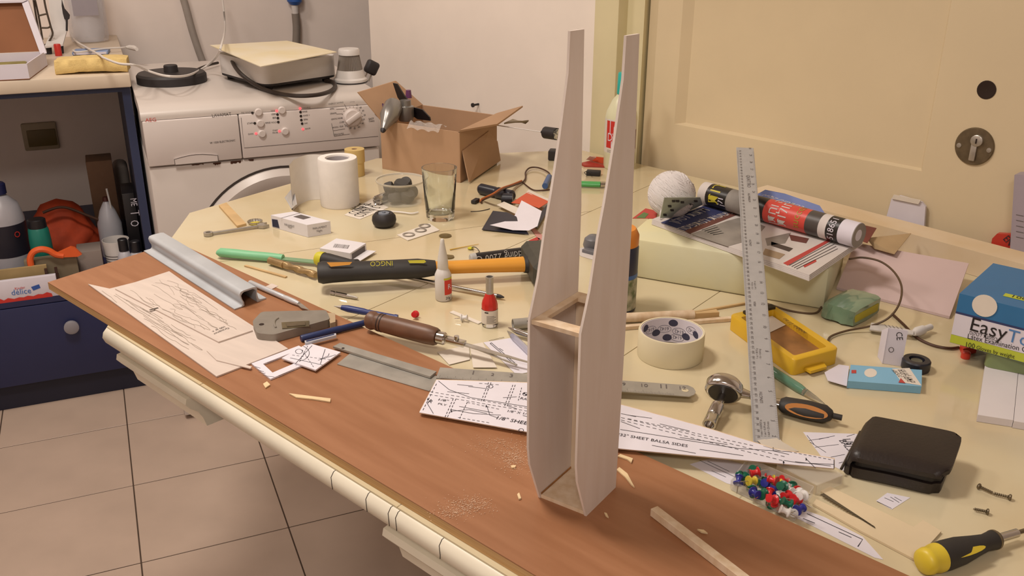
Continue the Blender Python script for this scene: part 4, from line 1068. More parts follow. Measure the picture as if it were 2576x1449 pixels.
for bx0, bx1, w_ in ((-.055, -.050, .018), (-.050, .050, .0225), (.050, .055, .018)):
    pass
sec = [(-1, -.6), (-.6, -1), (.6, -1), (1, -.6), (1, .6), (.6, 1), (-.6, 1), (-1, .6)]
vs = []
for xx, w_ in ((-.056, .017), (-.050, .0225), (-.018, .0225), (.018, .0225), (.050, .0225), (.056, .017)):
    for a, b in sec: vs.append((xx, a*w_, b*w_))
hd_.add(vs, [[j*8+i, j*8+(i+1) % 8, (j+1)*8+(i+1) % 8, (j+1)*8+i] for j in range(5) for i in range(8)]+[list(range(8))[::-1], [40+i for i in range(8)]])
part('head', hd_, mat('dark_painted_steel', '#4b4a42', .5, .3, var=.08, scale=60), hm, ang=25)
part('collar', oval(MB(), B-hd*.012, B-hd*.0065, [(0, .0165), (1, .0175)]), M_grip, hm)
# yellow inlays and lettering on the grip top
hf_ = frame(A, B)
def on_grip(t, side, w_): return hf_ @ V((t*HL, side, w_))
vw = (CAMP-(A+B)/2); vw = (vw-hd*vw.dot(hd)).normalized(); tang = hd.cross(vw)
def gr_pt(x, y, r): q = PPL(x, y, A+vw*r, vw); return q
part('inlay', MB().plate([gr_pt(x, y, .0185) for x, y in ((822, 660), (886, 659), (880, 666), (832, 671))], vw*.0012), M_yel, hm)
part('inlay', MB().plate([gr_pt(x, y, .0172) for x, y in ((1026, 655), (1068, 654), (1072, 659), (1066, 662), (1030, 662))], vw*.0012), M_lime, hm)
part('lettering', MB().text('INGCO', gr_pt(987, 656, .0180), gr_pt(931, 658, .0180), vw, 1.0, .0012), M_lime, hm)
# glue bottle with long nozzle
b0 = P(1116, 752, E_); r = (P(1137, 755)-P(1095, 755)).length/2; hT = VH(b0, 601)
gb_ = thing('glue_bottle', 'small white glue bottle with a long nozzle and a red label', 'glue bottle', b0)
MG = Matrix.Translation(b0)
hB_ = VH(b0, 690)
part('bottle_body', MB(MG).lathe([(r*.9, 0), (r, .002), (r, hB_), (r*.8, hB_+.006), (r*.62, hB_+.010)], 32), M_whitepl, gb_, ang=50)
part('nozzle', MB(MG).lathe([(r*.62, hB_+.010), (r*.66, hB_+.012), (r*.60, hB_+.026), (r*.26, hT-.006), (r*.24, hT-.002), (r*.14, hT), (.0001, hT)], 28), mat('translucent_nozzle', '#d8d4cc', .35), gb_, ang=50)
def cylpatch(c, r, a0, a1, z0, z1, n=12):
    vs = [];
    for i in range(n+1):
        a = math.radians(a0+(a1-a0)*i/n); vs += [c+V((r*math.cos(a), r*math.sin(a), z0)), c+V((r*math.cos(a), r*math.sin(a), z1))]
    return MB().add(vs, [[2*i, 2*i+2, 2*i+3, 2*i+1] for i in range(n)])
ca_ = math.degrees(math.atan2(-b0.y, -b0.x))
part('red_label', cylpatch(b0, r+.0003, ca_+8, ca_+78, hB_*.28, hB_*.86), mat('red_label', '#d0392a', .5), gb_)
part('yellow_stripe', cylpatch(b0, r+.0003, ca_+4, ca_+78, hB_*.87, hB_*.95), M_lime, gb_)
def cyltext(st, c, r, a0, z, size, asp=1.0):
    gv, gf, wd = glyphs(st); vs = []
    for x, y in gv:
        a = math.radians(a0)+x*size/r; vs.append(c+V((r*math.cos(a), r*math.sin(a), z+y*size*asp)))
    return MB().add(vs, gf)
part('lettering', cyltext('20g', b0, r+.0004, ca_+15, hB_*.10, .006), M_black, gb_)
part('lettering', cyltext('R', b0, r+.0005, ca_+32, hB_*.5, .012), M_card, gb_)
# red glue bottle with steel tube
b0 = P(1232, 818, E_); r = (P(1252, 818)-P(1211, 818)).length/2; hT = VH(b0, 696); h1 = VH(b0, 775); h2 = VH(b0, 738)
nb2 = thing('activator_bottle', 'small bottle with a red conical collar and a steel tube on top', 'bottle', b0)
MG = Matrix.Translation(b0)
part('bottle_body', MB(MG).lathe([(r*.85, 0), (r*.98, .002), (r, .004), (r, h1)], 32), M_clear, nb2)
part('paper_label', MB(MG).lathe([(r*1.012, h1*.22), (r*1.012, h1*.99)], 32, cap=False), M_paper_w, nb2)
for k in range(6): part('printed_line', cylpatch(b0, r*1.02, ca_-25, ca_+(30 if k % 2 else 45), h1*(.30+.075*k), h1*(.325+.075*k)), M_greyp, nb2)
part('printed_line', cylpatch(b0, r*1.02, ca_-40, ca_-12, h1*.86, h1*.93), M_black, nb2)
part('red_collar', MB(MG).lathe([(r*1.0, h1), (r*1.0, h1+.006), (r*.9, h1+(h2-h1)*.5), (r*.5, h2), (.0001, h2)], 12), mat('glossy_red', '#c4291f', .25), nb2, ang=20)
part('steel_tube', MB(MG).lathe([(r*.47, h2), (r*.47, hT-.002), (r*.52, hT), (r*.40, hT), (r*.38, hT-.02), (.0001, hT-.02)], 24), M_steel, nb2)
# marker pen
A, B = P(1188, 650, .0085), P(1345, 630, .0085); mk = thing('black_marker', 'thick black marker pen with silver lettering behind the hammer head', 'marker', A)
part('barrel', MB().cyl(A, B, .0085, n=24), mat('marker_black', '#2a2728', .35), mk)
part('grey_tip', MB().cyl(A-(B-A).normalized()*.004, A+(B-A).normalized()*.006, .0088, n=24, prof=[(.0065, 0), (.0084, .2), (.0088, 1)]), mat('light_grey_plastic', '#b5b2ae', .4), mk)
ax_ = (B-A).normalized(); vm = (CAMP-A); vm = (vm-ax_*vm.dot(ax_)).normalized()
mp_ = lambda x, y: PPL(x, y, A+vm*.0085, vm)
words(mk, mat('silver_print', '#b7b4b0', .4), [('edding 2200 C', (1322, 629), (1199, 645))], mp_, vm, 1.15, .0006)
# twist of wire, toothpick, bead
solo('toothpick', MB().tube([P(1132, 628, .0015), P(1204, 614, .0015)], [.0012, .0005], n=6), mat('yellow_wood', '#d0aa4e', .6), 'yellow wooden toothpick lying behind the glue bottle', 'toothpick')
solo('yellow_bead', MB(Matrix.Translation(P(1184, 627, E_))).lathe([(.002, 0), (.0055, .0012), (.0055, .003), (.002, .0045), (.0001, .0045)], 18), M_lime, 'small yellow plastic bead beside the toothpick', 'bead')
solo('bent_wire_hook', MB().tube([P(x, y, h) for x, y, h in ((1188, 628, .004), (1188, 622, .006), (1196, 622, .006), (1203, 628, .004), (1206, 634, .002), (1200, 637, .001), (1211, 637, .001))], .0007, n=6, smooth=4), M_blackpl, 'tiny bent black wire hook above the marker pen', 'wire')
# screwdriver bit, pins
A, B = P(832, 736, .0035), P(900, 750, .0035)
bt = thing('screwdriver_bit', 'short steel screwdriver bit lying on the table near the board', 'bit', A)
d_ = (B-A)
part('hex_shank', MB().cyl(A, A+d_*.62, .0034, n=6, prof=[(.0034, 0), (.0034, .2), (.0026, .23), (.0026, .28), (.0034, .31), (.0034, 1)]), M_chrome, bt, ang=20)
part('cross_tip', MB().cyl(A+d_*.62, B, .003, n=8, prof=[(.0034, 0), (.0028, .3), (.0026, .7), (.0012, 1)]), M_steel, bt, ang=20)

def pin_meshes():
    h_ = MB().lathe([(.0052, 0), (.0055, .0006), (.0055, .0012), (.0034, .0022), (.0026, .0045), (.0034, .0078), (.0044, .0086), (.0044, .0096), (.0001, .0100)], 14)
    n_ = MB().cyl((0, 0, -.011), (0, 0, .001), .0005, n=6, prof=[(.0001, 0), (.0005, .15), (.0005, 1)])
    return h_, n_
PINH, PINN = pin_meshes()
PIN_ME = {}
def pin(col, hexc, px, py, h, rx, rz, label, group):
    if col not in PIN_ME:
        PIN_ME[col] = (_mesh('pin_head', PINH, mat('pin_'+col, hexc, .3), V((0, 0, 0))), PIN_ME.get('needle') or _mesh('needle', PINN, M_chrome, V((0, 0, 0))))
        PIN_ME['needle'] = PIN_ME[col][1]
    t = thing('push_pin', label, 'push pin', P(px, py, h), group)
    t.rotation_euler = (rx, 0, rz)
    for nm, me in (('pin_head', PIN_ME[col][0]), ('needle', PIN_ME[col][1])):
        o = bpy.data.objects.new(nm, me); COL.objects.link(o); o.parent = t
pin('red', '#c8262a', 1046, 790, .0056, 1.25, -.6, 'single red push pin lying beside the glue bottle', None)
pin('white', '#dcd8d4', 1160, 800, .0056, 1.4, 1.0, 'single white push pin lying on a thin balsa strip', None)
solo('balsa_sliver', slabpx([(1131, 787), (1140, 783), (1212, 812), (1203, 816)], E_, .0012), M_paper_w, 'thin pale balsa sliver under the white push pin', 'balsa piece')

# servo leads and battery pack
M_heat = mat('black_heatshrink', '#20202a', .35)
bp0, bp1 = P(1206, 474, .012), P(1292, 494, .012)
bat = thing('battery_pack', 'battery pack wrapped in black shrink tube under the orange servo lead', 'battery', bp0)
part('shrink_tube', MB().cyl(bp0, bp1, .0115, n=22, prof=[(.008, 0), (.0115, .05), (.0115, .45), (.010, .5), (.012, .55), (.012, .95), (.007, 1), (.0001, 1)]), M_heat, bat)
part('second_cell', MB().cyl(P(1262, 499, .012), P(1290, 500, .012), .0105, n=20), M_heat, bat)
sv = thing('servo_lead', 'orange and brown servo lead with a black connector crossing the battery pack', 'cable', P(1200, 512, E_))
M_orw = mat('orange_wire', '#b5622c', .5); M_brw = mat('brown_wire', '#4a2d1c', .5)
w1 = [(1208, 507, .003), (1214, 500, .006), (1240, 488, .027), (1262, 474, .028), (1290, 464, .010), (1312, 455, .004)]
part('orange_lead', MB().tube([P(*q) for q in w1], .0022, n=7, smooth=5), M_orw, sv)
part('brown_lead', MB().tube([P(x+2, y+3, h) for x, y, h in w1]+[P(*q) for q in ((1322, 448, .004), (1322, 434, .005), (1331, 423, .006), (1348, 421, .006), (1366, 426, .006), (1380, 434, .008), (1384, 441, .008))], .0018, n=7, smooth=5), M_brw, sv)
part('dark_lead', MB().tube([P(x, y, .002) for x, y in ((1314, 457), (1326, 468), (1342, 478), (1362, 479), (1388, 477), (1400, 480))], .0016, n=7, smooth=5), M_brw, sv)
part('connector', MB(fr((1190, 513), (1205, 504), .001)[0]).box(0, .022, -.005, .005, 0, .007, bev=.001), M_blackpl, sv)
part('blue_sleeve', MB().cyl(P(1371, 468, .007), P(1382, 445, .007), .0065, n=18), mat('blue_sleeve', '#44608f', .4), sv)
solo('wire_offcut', MB().tube([P(x, y, .001) for x, y in ((1184, 532), (1205, 531), (1222, 528), (1232, 525))], .0008, n=6, smooth=4), M_blackpl, 'short black wire offcut lying by the servo connector', 'wire')
# folded paper packet
fp = thing('folded_packet', 'torn open foil packet, black outside and orange and white inside', 'packet', P(1300, 560, E_))
M_navyf = mat('navy_foil', '#20212f', .35); M_orf = mat('orange_paper', '#cf5632', .5); 
part('black_leaf', MB().plate([P(1212, 578, .002), P(1240, 531, .006), P(1276, 535, .016), P(1304, 548, .014), P(1330, 590, .002)], (0, 0, .0008)), M_navyf, fp)
part('black_leaf', MB().plate([P(1340, 560, .004), P(1384, 506, .010), P(1378, 530, .006), P(1352, 575, .002)], (0, 0, .0008)), M_navyf, fp)
part('orange_leaf', MB().plate([P(1286, 511, .012), P(1328, 484, .014), P(1382, 508, .012), P(1356, 524, .010), P(1330, 515, .016)], (0, 0, .0008)), M_orf, fp)
part('white_leaf', MB().plate([P(1330, 477, .012), P(1384, 503, .011), P(1378, 508, .0112), P(1324, 485, .0142)], (0, 0, .0008)), M_paper_w, fp)
part('white_leaf', MB().plate([P(1250, 516, .008), P(1268, 508, .009), P(1318, 530, .012), P(1310, 545, .010)], (0, 0, .0008)), M_paper_w, fp)
wf = MB()
cr_ = [P(1232, 566, .012), P(1290, 552, .010), P(1312, 504, .034), P(1363, 531, .030), P(1352, 569, .018), P(1330, 580, .008), P(1290, 579, .006)]
ce = sum(cr_, V((0, 0, 0)))/len(cr_)+V((0, 0, -.004))
wf.add(cr_+[ce], [[i, (i+1) % 7, 7] for i in range(7)]); 
part('crumpled_white_leaf', wf, M_paper, fp, ang=50)
solo('pink_paper_strip', slabpx([(1330, 570), (1344, 574), (1374, 601), (1356, 604)], E_, .0006), mat('pink_paper', '#c98f86', .7), 'pale pink paper strip lying beside the folded foil packet', 'paper strip')
solo('red_paper_scrap', slabpx([(1330, 606), (1350, 597), (1360, 602), (1345, 608)], E_, .0006), mat('red_paper', '#b83a35', .7), 'small red paper scrap behind the hammer head', 'paper scrap')

# beyond the fuselage, by the wall
solo('black_block', MB(fr((1378, 404), (1415, 406), E_)[0]).box(0, .05, 0, .03, 0, .024, bev=.003), M_blackpl, 'small black plastic block standing near the wall by the box', 'block')
lf_ = thing('red_leaflet', 'red and white folded leaflet lying behind the fuselage', 'leaflet', P(1495, 415, E_))
part('leaf', slabpx([(1460, 414), (1500, 404), (1530, 406), (1526, 422), (1470, 420)], E_, .004), mat('red_leaf', '#a8382c', .5, var=.1, scale=60), lf_)
part('fold', MB().plate([P(1478, 402, .006), P(1492, 394, .02), P(1526, 398, .02), P(1524, 414, .006)], (0, 0, .001)), M_orf, lf_)
part('white_fold', MB().plate([P(1474, 402, .007), P(1484, 393, .022), P(1500, 396, .021), P(1490, 404, .008)], (0, 0, .001)), M_paper_w, lf_)
el = thing('black_receiver', 'small black electronic receiver with thin wires by the green lighter', 'receiver', P(1490, 440, E_))
part('case', MB(fr((1474, 442), (1506, 444), E_)[0]).box(0, .032, 0, .018, 0, .011, bev=.0015), M_blackpl, el)
part('wire', MB().tube([P(x, y, h) for x, y, h in ((1476, 440, .006), (1470, 434, .010), (1478, 431, .008), (1486, 436, .011))], .0008, n=6, smooth=4), M_blackpl, el)
A, B = P(1455, 462, .0075), P(1510, 464, .0075)
lg = thing('green_lighter', 'green translucent cigarette lighter with a chrome top', 'lighter', A)
part('tank', oval(MB(), A, B, [(0, .006), (.02, .0078), (1, .0078)], n=18), mat('green_clear_plastic', '#63c070', .15, trans=.35), lg)
part('chrome_hood', oval(MB(), B, P(1527, 464, .0075), [(0, .0078), (.2, .0078), (.9, .0068), (1, .005)], n=18), M_chrome, lg)
# drink bottle with a turquoise cap
bb = P(1557, 421, E_); r = (P(1605, 424)-P(1528, 424)).length/2*1.03; hT = VH(bb, 182)
dbt = thing('drink_bottle', 'pale bottle with a turquoise cap and a red and white label by the door', 'bottle', bb)
MG = Matrix.Translation(bb); hs = VH(bb, 295); hn = VH(bb, 236); hl0 = VH(bb, 372)
M_pale = mat('pale_milky_bottle', '#d8d6b4', .3, var=.03)
part('bottle_body', MB(MG).lathe([(r*.92, 0), (r, .006), (r, hs), (r*.93, hs+(hn-hs)*.25), (r*.6, hs+(hn-hs)*.75), (r*.30, hn)], 40), M_pale, dbt, ang=50)
part('cap', MB(MG).lathe([(r*.34, hn), (r*.36, hn+.002), (r*.33, hT-.003), (r*.30, hT), (.0001, hT)], 28), mat('turquoise_plastic', '#2fb5ac', .4), dbt)
ba = math.degrees(math.atan2(-bb.y, -bb.x))
lbp = part('label', MB(MG).lathe([(r*1.004, hl0*.86), (r*1.004, hs*.995)], 40, cap=False), mat('white_label', '#dcd3c8', .5), dbt)
part('red_panel', cylpatch(bb, r*1.008, ba-58, ba-8, hl0*1.12, hs*.97), M_redp, lbp)
part('dark_panel', cylpatch(bb, r*1.008, ba+25, ba+70, hl0*1.05, hs*.80), mat('brown_label', '#6a3f2c', .5), lbp)
for k, st in enumerate(('T', 'LE', 'DRE', 'TI')):
    part('lettering', cyltext(st, bb, r*1.012, ba-50+8*(k % 2), hs*.90-(hs-hl0)*.22*(k+.4), .022, 1.2), M_card, lbp)
for k in range(3): part('printed_line', cylpatch(bb, r*1.008, ba-52, ba-20, hl0*(.90+.05*k), hl0*(.915+.05*k)), M_greyp, lbp)

# ================================================================== ON THE BOARD, LEFT
BT = BH+E_
def slabb(pxs, t, h=0.0): return MB().slab([P(x, y, BT+h) for x, y in pxs], t)
# hat section profile
n0, n1 = P(590, 780, BT), P(670, 752, BT); f0 = P(362, 633, BT); f1 = f0+(n1-n0)
ch = MB(); Wc = (n1-n0).length; hh_ = VH(n0+(n1-n0)*.35, 733)
secp = [(0, 0), (.22, 0), (.27, .10), (.27, .30), (.22, .55), (.20, .80), (.24, .96), (.34, 1.0), (.62, 1.0), (.72, .95), (.75, .80), (.73, .5), (.76, .06), (1, 0)]
t_ = .0018; inner = []
up_ = [(a*Wc, b*hh_+t_) for a, b in secp]
lo_ = [(0, 0), (.20*Wc, 0), (.245*Wc+t_*2, .06*hh_), (.27*Wc+t_*1.2, .30*hh_), (.22*Wc+t_*1.2, .55*hh_), (.20*Wc+t_*1.3, .78*hh_), (.25*Wc+t_, .90*hh_), (.34*Wc, 1.0*hh_-t_*.4), (.62*Wc, 1.0*hh_-t_*.4), (.70*Wc-t_, .90*hh_), (.75*Wc-t_*1.2, .78*hh_), (.73*Wc-t_*1.2, .5*hh_), (.745*Wc-t_, .0), (Wc, 0)]
xd_ = (n1-n0).normalized(); k = len(up_); vs = []
for o in (n0, f0):
    vs += [o+xd_*a+UP*b for a, b in up_]+[o+xd_*a+UP*b for a, b in lo_]
K2 = 2*k; fs = []
for i in range(k-1):
    fs += [[i, i+1, i+1+K2, i+K2], [k+i, k+i+K2, k+i+1+K2, k+i+1], [i, k+i, k+i+1, i+1], [K2+i, K2+i+1, K2+k+i+1, K2+k+i]]
fs += [[0, K2, K2+k, k], [k-1, 2*k-1, K2+2*k-1, K2+k-1]]
ch.add(vs, fs)
solo('aluminium_profile', ch, mat('grey_anodised_profile', '#c2c6ca', .45, .2, var=.08, scale=14, col2='#b4b8bc'), 'long grey hat shaped aluminium profile lying on the board', 'profile', base=(n0+f0)/2, ang=50)
# balsa sheets with pencil scribbles
M_bsheet = mat('pink_balsa_sheet', '#cfc0b5', .75, var=.04, scale=10, stretch=(1, 9, 1), rotz=-58)
lsh = thing('balsa_sheet', 'large pale balsa sheet with pencil scribbles and a torn corner on the board', 'balsa sheet', P(450, 830, BT))
part('sheet', slabb([(222, 717), (276, 729), (430, 690), (725, 880), (545, 950)], .0020), M_bsheet, lsh)
part('torn_strip', slabb([(520, 884), (545, 900), (634, 924), (630, 929), (545, 908)], .0012, .0022), M_bsheet, lsh)
ush = thing('small_balsa_sheet', 'smaller balsa sheet stamped with black lettering lying on the large balsa sheet', 'balsa sheet', P(470, 770, BT+.002))
part('sheet', slabb([(290, 729), (426, 685), (636, 834), (550, 863)], .0020, .0022), M_bsheet, ush)
M_pencil = mat('pencil_graphite', '#a39385', .8); hS = BT+.0045
words(ush, M_black, [('Graupner', (573, 824), (535, 840)), ('100 gr x', (562, 821), (532, 834))], lambda x, y: P(x, y, hS), UP, 1.0)
rnd = random.Random(21)
def bil(q, s_, t_):
    a_, b_, c_, d_ = [V(p) for p in q]
    return (a_*(1-s_)+b_*s_)*(1-t_)+(d_*(1-s_)+c_*s_)*t_
def scribbles(parent, quad, n_, h):
    for k in range(n_):
        s_ = rnd.uniform(.06, .94); t_ = rnd.uniform(.03, .6); pts = []
        for j in range(rnd.randint(5, 11)):
            pts.append((min(.97, max(.03, s_)), min(.97, t_))); t_ += rnd.uniform(.015, .06); s_ += rnd.gauss(0, .035)
        if k % 4 == 0:
            for j in range(5): a_ = j*.8; pts.append((min(.97, max(.03, s_-.05*math.sin(a_))), min(.97, max(.03, t_+.02-.05*(1-math.cos(a_))))))
        q2 = [bil(quad, *p) for p in pts]
        part('pencil_scribble', MB().ribbon(cat([P(c.x, c.y, h) for c in q2], 4), .00055), M_pencil, parent)
scribbles(ush, ((300, 729), (424, 689), (628, 832), (550, 858)), 26, hS)
scribbles(lsh, ((236, 722), (286, 732), (545, 866), (530, 930)), 14, BT+.0024)
part('pencil_mark', MB().ribbon([P(376, 780, hS), P(398, 774, hS)], .004), mat('dark_graphite', '#4a4038', .8), ush)
# hobby knife
A, B = P(628, 710, BT+.0042), P(752, 764, BT+.0042); d_ = (B-A).normalized()
hk = thing('hobby_knife', 'slim aluminium hobby knife with a pointed blade lying on the board', 'knife', A)
part('handle', MB().cyl(A, B, .004, n=16, prof=[(.003, 0), (.004, .02), (.004, .70), (.0034, .72), (.0041, .75), (.0041, .9), (.003, 1)]), M_alu, hk)
bM_ = frame(B, P(778, 781, BT+.0030)); bl_ = (P(778, 781, BT+.003)-B).length
part('blade', MB(bM_).prism([(0, -.003), (bl_*.5, -.0045), (bl_, .001), (bl_*.2, .003), (0, .003)], -.0003, .0003), M_steel, hk)
solo('square_paper_chip', slabb([(667, 722), (684, 714), (700, 720), (684, 728)], .0006), M_bsheet, 'small square balsa chip under the hobby knife', 'chip')
# utility knife
uk = thing('utility_knife', 'worn grey metal utility knife lying on the board', 'knife', P(740, 830, BT))
uq = rounded([P(x, y, BT) for x, y in ((637, 828), (660, 803), (822, 799), (832, 822), (690, 862), (648, 858))], .006, 3)
part('body', MB().slab(uq, .012), mat('worn_grey_paint', '#8d867c', .5, .3, var=.08, scale=40), uk)
part('slot_plate', MB().slab([P(x, y, BT+.0122) for x, y in ((708, 812), (778, 808), (778, 822), (710, 828))], .0008), mat('olive_plate', '#5a4e36', .5, var=.4, scale=40), uk)
part('slider', MB().slab([P(x, y, BT+.0132) for x, y in ((720, 815), (768, 811), (768, 819), (722, 823))], .0010), M_brass, uk)
part('raised_rim', MB().tube([P(x, y, BT+.0125) for x, y in ((700, 800), (692, 806), (690, 815), (694, 824))], .0015, n=8, smooth=4), mat('worn_grey_paint', '#8d867c'), uk)
part('nose', MB().slab([P(x, y, BT+.001) for x, y in ((823, 801), (844, 802), (845, 824), (832, 828))], .009), mat('beige_nose', '#b09a7c', .6), uk)
part('hanging_hole', MB(Matrix.Translation(P(658, 816, BT+.0121))).lathe([(.0035, 0), (.0035, .0003), (.0001, .0003)], 16), M_dark, uk)
# pens
M_bluepen = mat('blue_pen_plastic', '#2a3570', .4)
A, B = P(840, 770, BT+.004), P(1000, 800, .0060); d_ = (B-A)
pn1 = thing('blue_pen', 'blue ballpoint pen with its tip showing under the wooden handle', 'pen', A)
part('tip', MB().cyl(A, A+d_*.12, .004, n=16, prof=[(.0004, 0), (.001, .3), (.0035, 1)]), M_steel, pn1)
part('barrel', MB().cyl(A+d_*.12, B, .005, n=18, prof=[(.0036, 0), (.0052, .12), (.0050, .4), (.0043, .45), (.0043, .93), (.0050, .95), (.0050, 1)]), M_bluepen, pn1)
A, B = P(757, 852, BT+.0048), P(918, 812, BT+.0048); d_ = (B-A)
pn2 = thing('dark_blue_pen', 'dark blue capped pen with a white outlined clip beside the utility knife', 'pen', A)
part('barrel', MB().cyl(A, B, .0048, n=18, prof=[(.0042, 0), (.0048, .02), (.0048, .6), (.0044, .62), (.0044, 1)]), mat('dark_blue_plastic', '#22305c', .4), pn2)
part('clip', MB().plate([P(x, y, BT+.0078) for x, y in ((766, 857), (845, 838), (846, 843), (768, 863))], (0, 0, -.004)), mat('clip_outline', '#b9b9c0', .4), pn2)
part('clip_face', MB().plate([P(x, y, BT+.0079) for x, y in ((770, 857), (840, 840), (841, 842), (771, 860))], (0, 0, .0003)), mat('dark_blue_plastic', '#22305c'), pn2)
# wooden handled saw knife
A, B = P(924, 803, BT+.016), P(1100, 848, BT+.010); d_ = (B-A)
fh = thing('file_handle_saw', 'small saw blade clamped in a turned dark wooden handle', 'saw', A)
part('wooden_handle', MB().cyl(A, B, .013, n=28, prof=[(.009, 0), (.0125, .03), (.0135, .08), (.0115, .13), (.0128, .17), (.0124, .19), (.0128, .21), (.0124, .23), (.0128, .26), (.0135, .5), (.0135, .85), (.0125, .97), (.011, 1), (.0001, 1)]), mat('dark_turned_wood', '#6b4a36', .45, var=.18, scale=30), fh)
for t in (.185, .225): part('burnt_ring', MB().cyl(A+d_*t, A+d_*(t+.012), .0131, n=28), mat('burnt_ring', '#30201a', .6), fh)
C1 = P(1122, 853, BT+.009)
part('ferrule', MB().cyl(B, C1, .0085, n=20, prof=[(.0085, 0), (.0088, .8), (.007, 1), (.0001, 1)]), M_chrome, fh)
C2 = P(1170, 866, BT+.006); cM = frame(C1, C2); cl_ = (C2-C1).length
part('clamp_jaw', MB(cM).box(0, cl_, -.0055, .0055, -.0035, .0035, bev=.001), M_chrome, fh)
q = cM @ V((cl_*.55, 0, .003)); part('clamp_screw', MB().cyl(q, q+V((0, 0, .006)), .0035, n=14), M_chrome, fh)
C3 = P(1345, 915, .012); dd_ = (C3-C2); sM3 = frame(C2, C3)
part('saw_blade', MB(sM3).prism([(0, -.005), (dd_.length*.25, -.006), (dd_.length, -.0015), (dd_.length, .0005), (dd_.length*.2, .004), (0, .004)], -.0005, .0005), M_steel, fh)
part('clamp_rod', MB().tube([C2, C2+(P(1300, 918, .008)-C2)*1.0], .0014, n=8), M_steel, fh)

# ================================================================== ON THE BOARD, MIDDLE AND RIGHT
# paper covered templates
M_plan = mat('white_plan_paper', '#dfdae2', .65, var=.015, scale=30)
M_ink = mat('black_ink', '#2a2630', .7)
def drawn(parent, plane, lines, wd=.0007, name='printed_line'):
    for ln in lines:
        part(name, MB().ribbon([plane(*q) for q in ln], wd), M_ink, parent)
def dashes(parent, plane, a, b, n_, wd=.0007, fill=.6):
    """one dashed line, its dashes joined"""
    mb = MB(); a, b = V(a), V(b)
    for i in range(n_):
        p, q = a+(b-a)*(i/n_), a+(b-a)*((i+fill)/n_); mb.ribbon([plane(*p), plane(*q)], wd)
    part('dashed_line', mb, M_ink, parent, kind='stuff')
ft = thing('frame_template', 'white paper covered frame template with a rectangular hole on the board', 'template', P(700, 920, BT))
fo_ = [P(x, y, BT) for x, y in ((633, 918), (752, 873), (806, 903), (681, 957))]; fi_ = [P(x, y, BT) for x, y in ((662, 919), (731, 892), (757, 911), (686, 941))]
b = MB(); t = V((0, 0, .0022)); vs = fo_+fi_+[p+t for p in fo_]+[p+t for p in fi_]; fs = []
for i in range(4):
    j = (i+1) % 4; fs += [[i, j, 4+j, 4+i], [8+i, 12+i, 12+j, 8+j], [i, 8+i, 8+j, j], [4+i, 4+j, 12+j, 12+i]]
b.add(vs, fs); part('card', b, M_plan, ft)
pl1 = lambda x, y: P(x, y, BT+.0024)
drawn(ft, pl1, [((642, 922), (655, 926)), ((648, 930), (664, 935)), ((657, 940), (668, 938)), ((672, 912), (700, 903)), ((664, 945), (690, 948)), ((700, 945), (740, 930)), ((745, 880), (752, 888), (745, 894))])
mt = thing('curve_template', 'small paper template with drawn arcs lying over the frame template', 'template', P(780, 900, BT+.0024))
part('card', MB().slab([P(x, y, BT+.0026) for x, y in ((709, 904), (776, 866), (857, 889), (794, 934))], .0020), M_plan, mt)
pl2 = lambda x, y: P(x, y, BT+.0049)
arc = lambda cx_, cy_, rx, ry, a0, a1, n_=10: [(cx_+rx*math.cos(math.radians(a0+(a1-a0)*i/n_)), cy_+ry*math.sin(math.radians(a0+(a1-a0)*i/n_))) for i in range(n_+1)]
drawn(mt, pl2, [((730, 900), (812, 918)), ((785, 869), (742, 916)), arc(748, 888, 30, 20, -60, 80), ((806, 903), (826, 895), (828, 889)), ((818, 878), (806, 915)), ((845, 892), (800, 906)), arc(752, 884, 9, 6, 0, 360)])
dashes(mt, pl2, (735, 893), (835, 905), 9); dashes(mt, pl2, (774, 870), (752, 912), 7)
dashes(mt, pl2, (760, 880), (790, 925), 8)

# steel square and steel rule
M_oldsteel = mat('worn_grey_steel', '#aaa69e', .45, .45, var=.12, scale=30)
sq1 = thing('steel_square', 'worn steel try square blade lying across the board', 'try square', P(960, 920, BT))
part('blade', slabb([(848, 917), (882, 889), (1112, 951), (1080, 985)], .0008), M_oldsteel, sq1)
part('stock', slabb([(838, 876), (856, 867), (1098, 939), (1082, 952)], .0028, .0016), M_oldsteel, sq1)
part('hole', MB(Matrix.Translation(P(863, 876, BT+.0045))).lathe([(.002, 0), (.002, .0002), (.0001, .0002)], 14), M_dark, sq1)
r0_, r1_ = P(1102, 938, .0142), P(1750, 985, .0080); rL = (r1_-r0_).length; rM = frame(r0_, r1_)
sr = thing('steel_rule', 'narrow steel rule with a hole in its rounded end lying behind the fuselage', 'ruler', r0_)
rw = (P(1660, 994, .004)-P(1660, 964, .004)).length/2*.92
rp = [(0, -rw), (rL-rw*.6, -rw), (rL-rw*.15, -rw*.6), (rL, 0), (rL-rw*.15, rw*.6), (rL-rw*.6, rw), (0, rw)]
part('blade', MB(rM).prism(rp, -.0005, .0005), M_oldsteel, sr)
part('hole', MB(rM).lathe([(.0042, 0), (.0042, .0002), (.0001, .0002)], 20, M=Matrix.Translation((rL-.013, 0, .0006))), M_top, sr)
tk = MB(rM)
for i in range(150):
    x = .004+i*(rL-.03)/150; hh = rw*(.55 if i % 10 == 0 else .4 if i % 5 == 0 else .25)
    tk.add([(x, -rw, .0007), (x+.0003, -rw, .0007), (x+.0003, -rw+hh, .0007), (x, -rw+hh, .0007)], [[0, 1, 2, 3]])
part('scale_ticks', tk, M_greyp, sr, kind='stuff')
for i in range(1, 13):
    x = .02+i*(rL-.03)/12.4
    part('lettering', MB().text(str(i), rM @ V((x, rw*.1, .0006)), rM @ V((x+(.0013 if i == 1 else .004*len(str(i))), rw*.1, .0006)), UP, 1.1, .0002), M_greyp, sr)
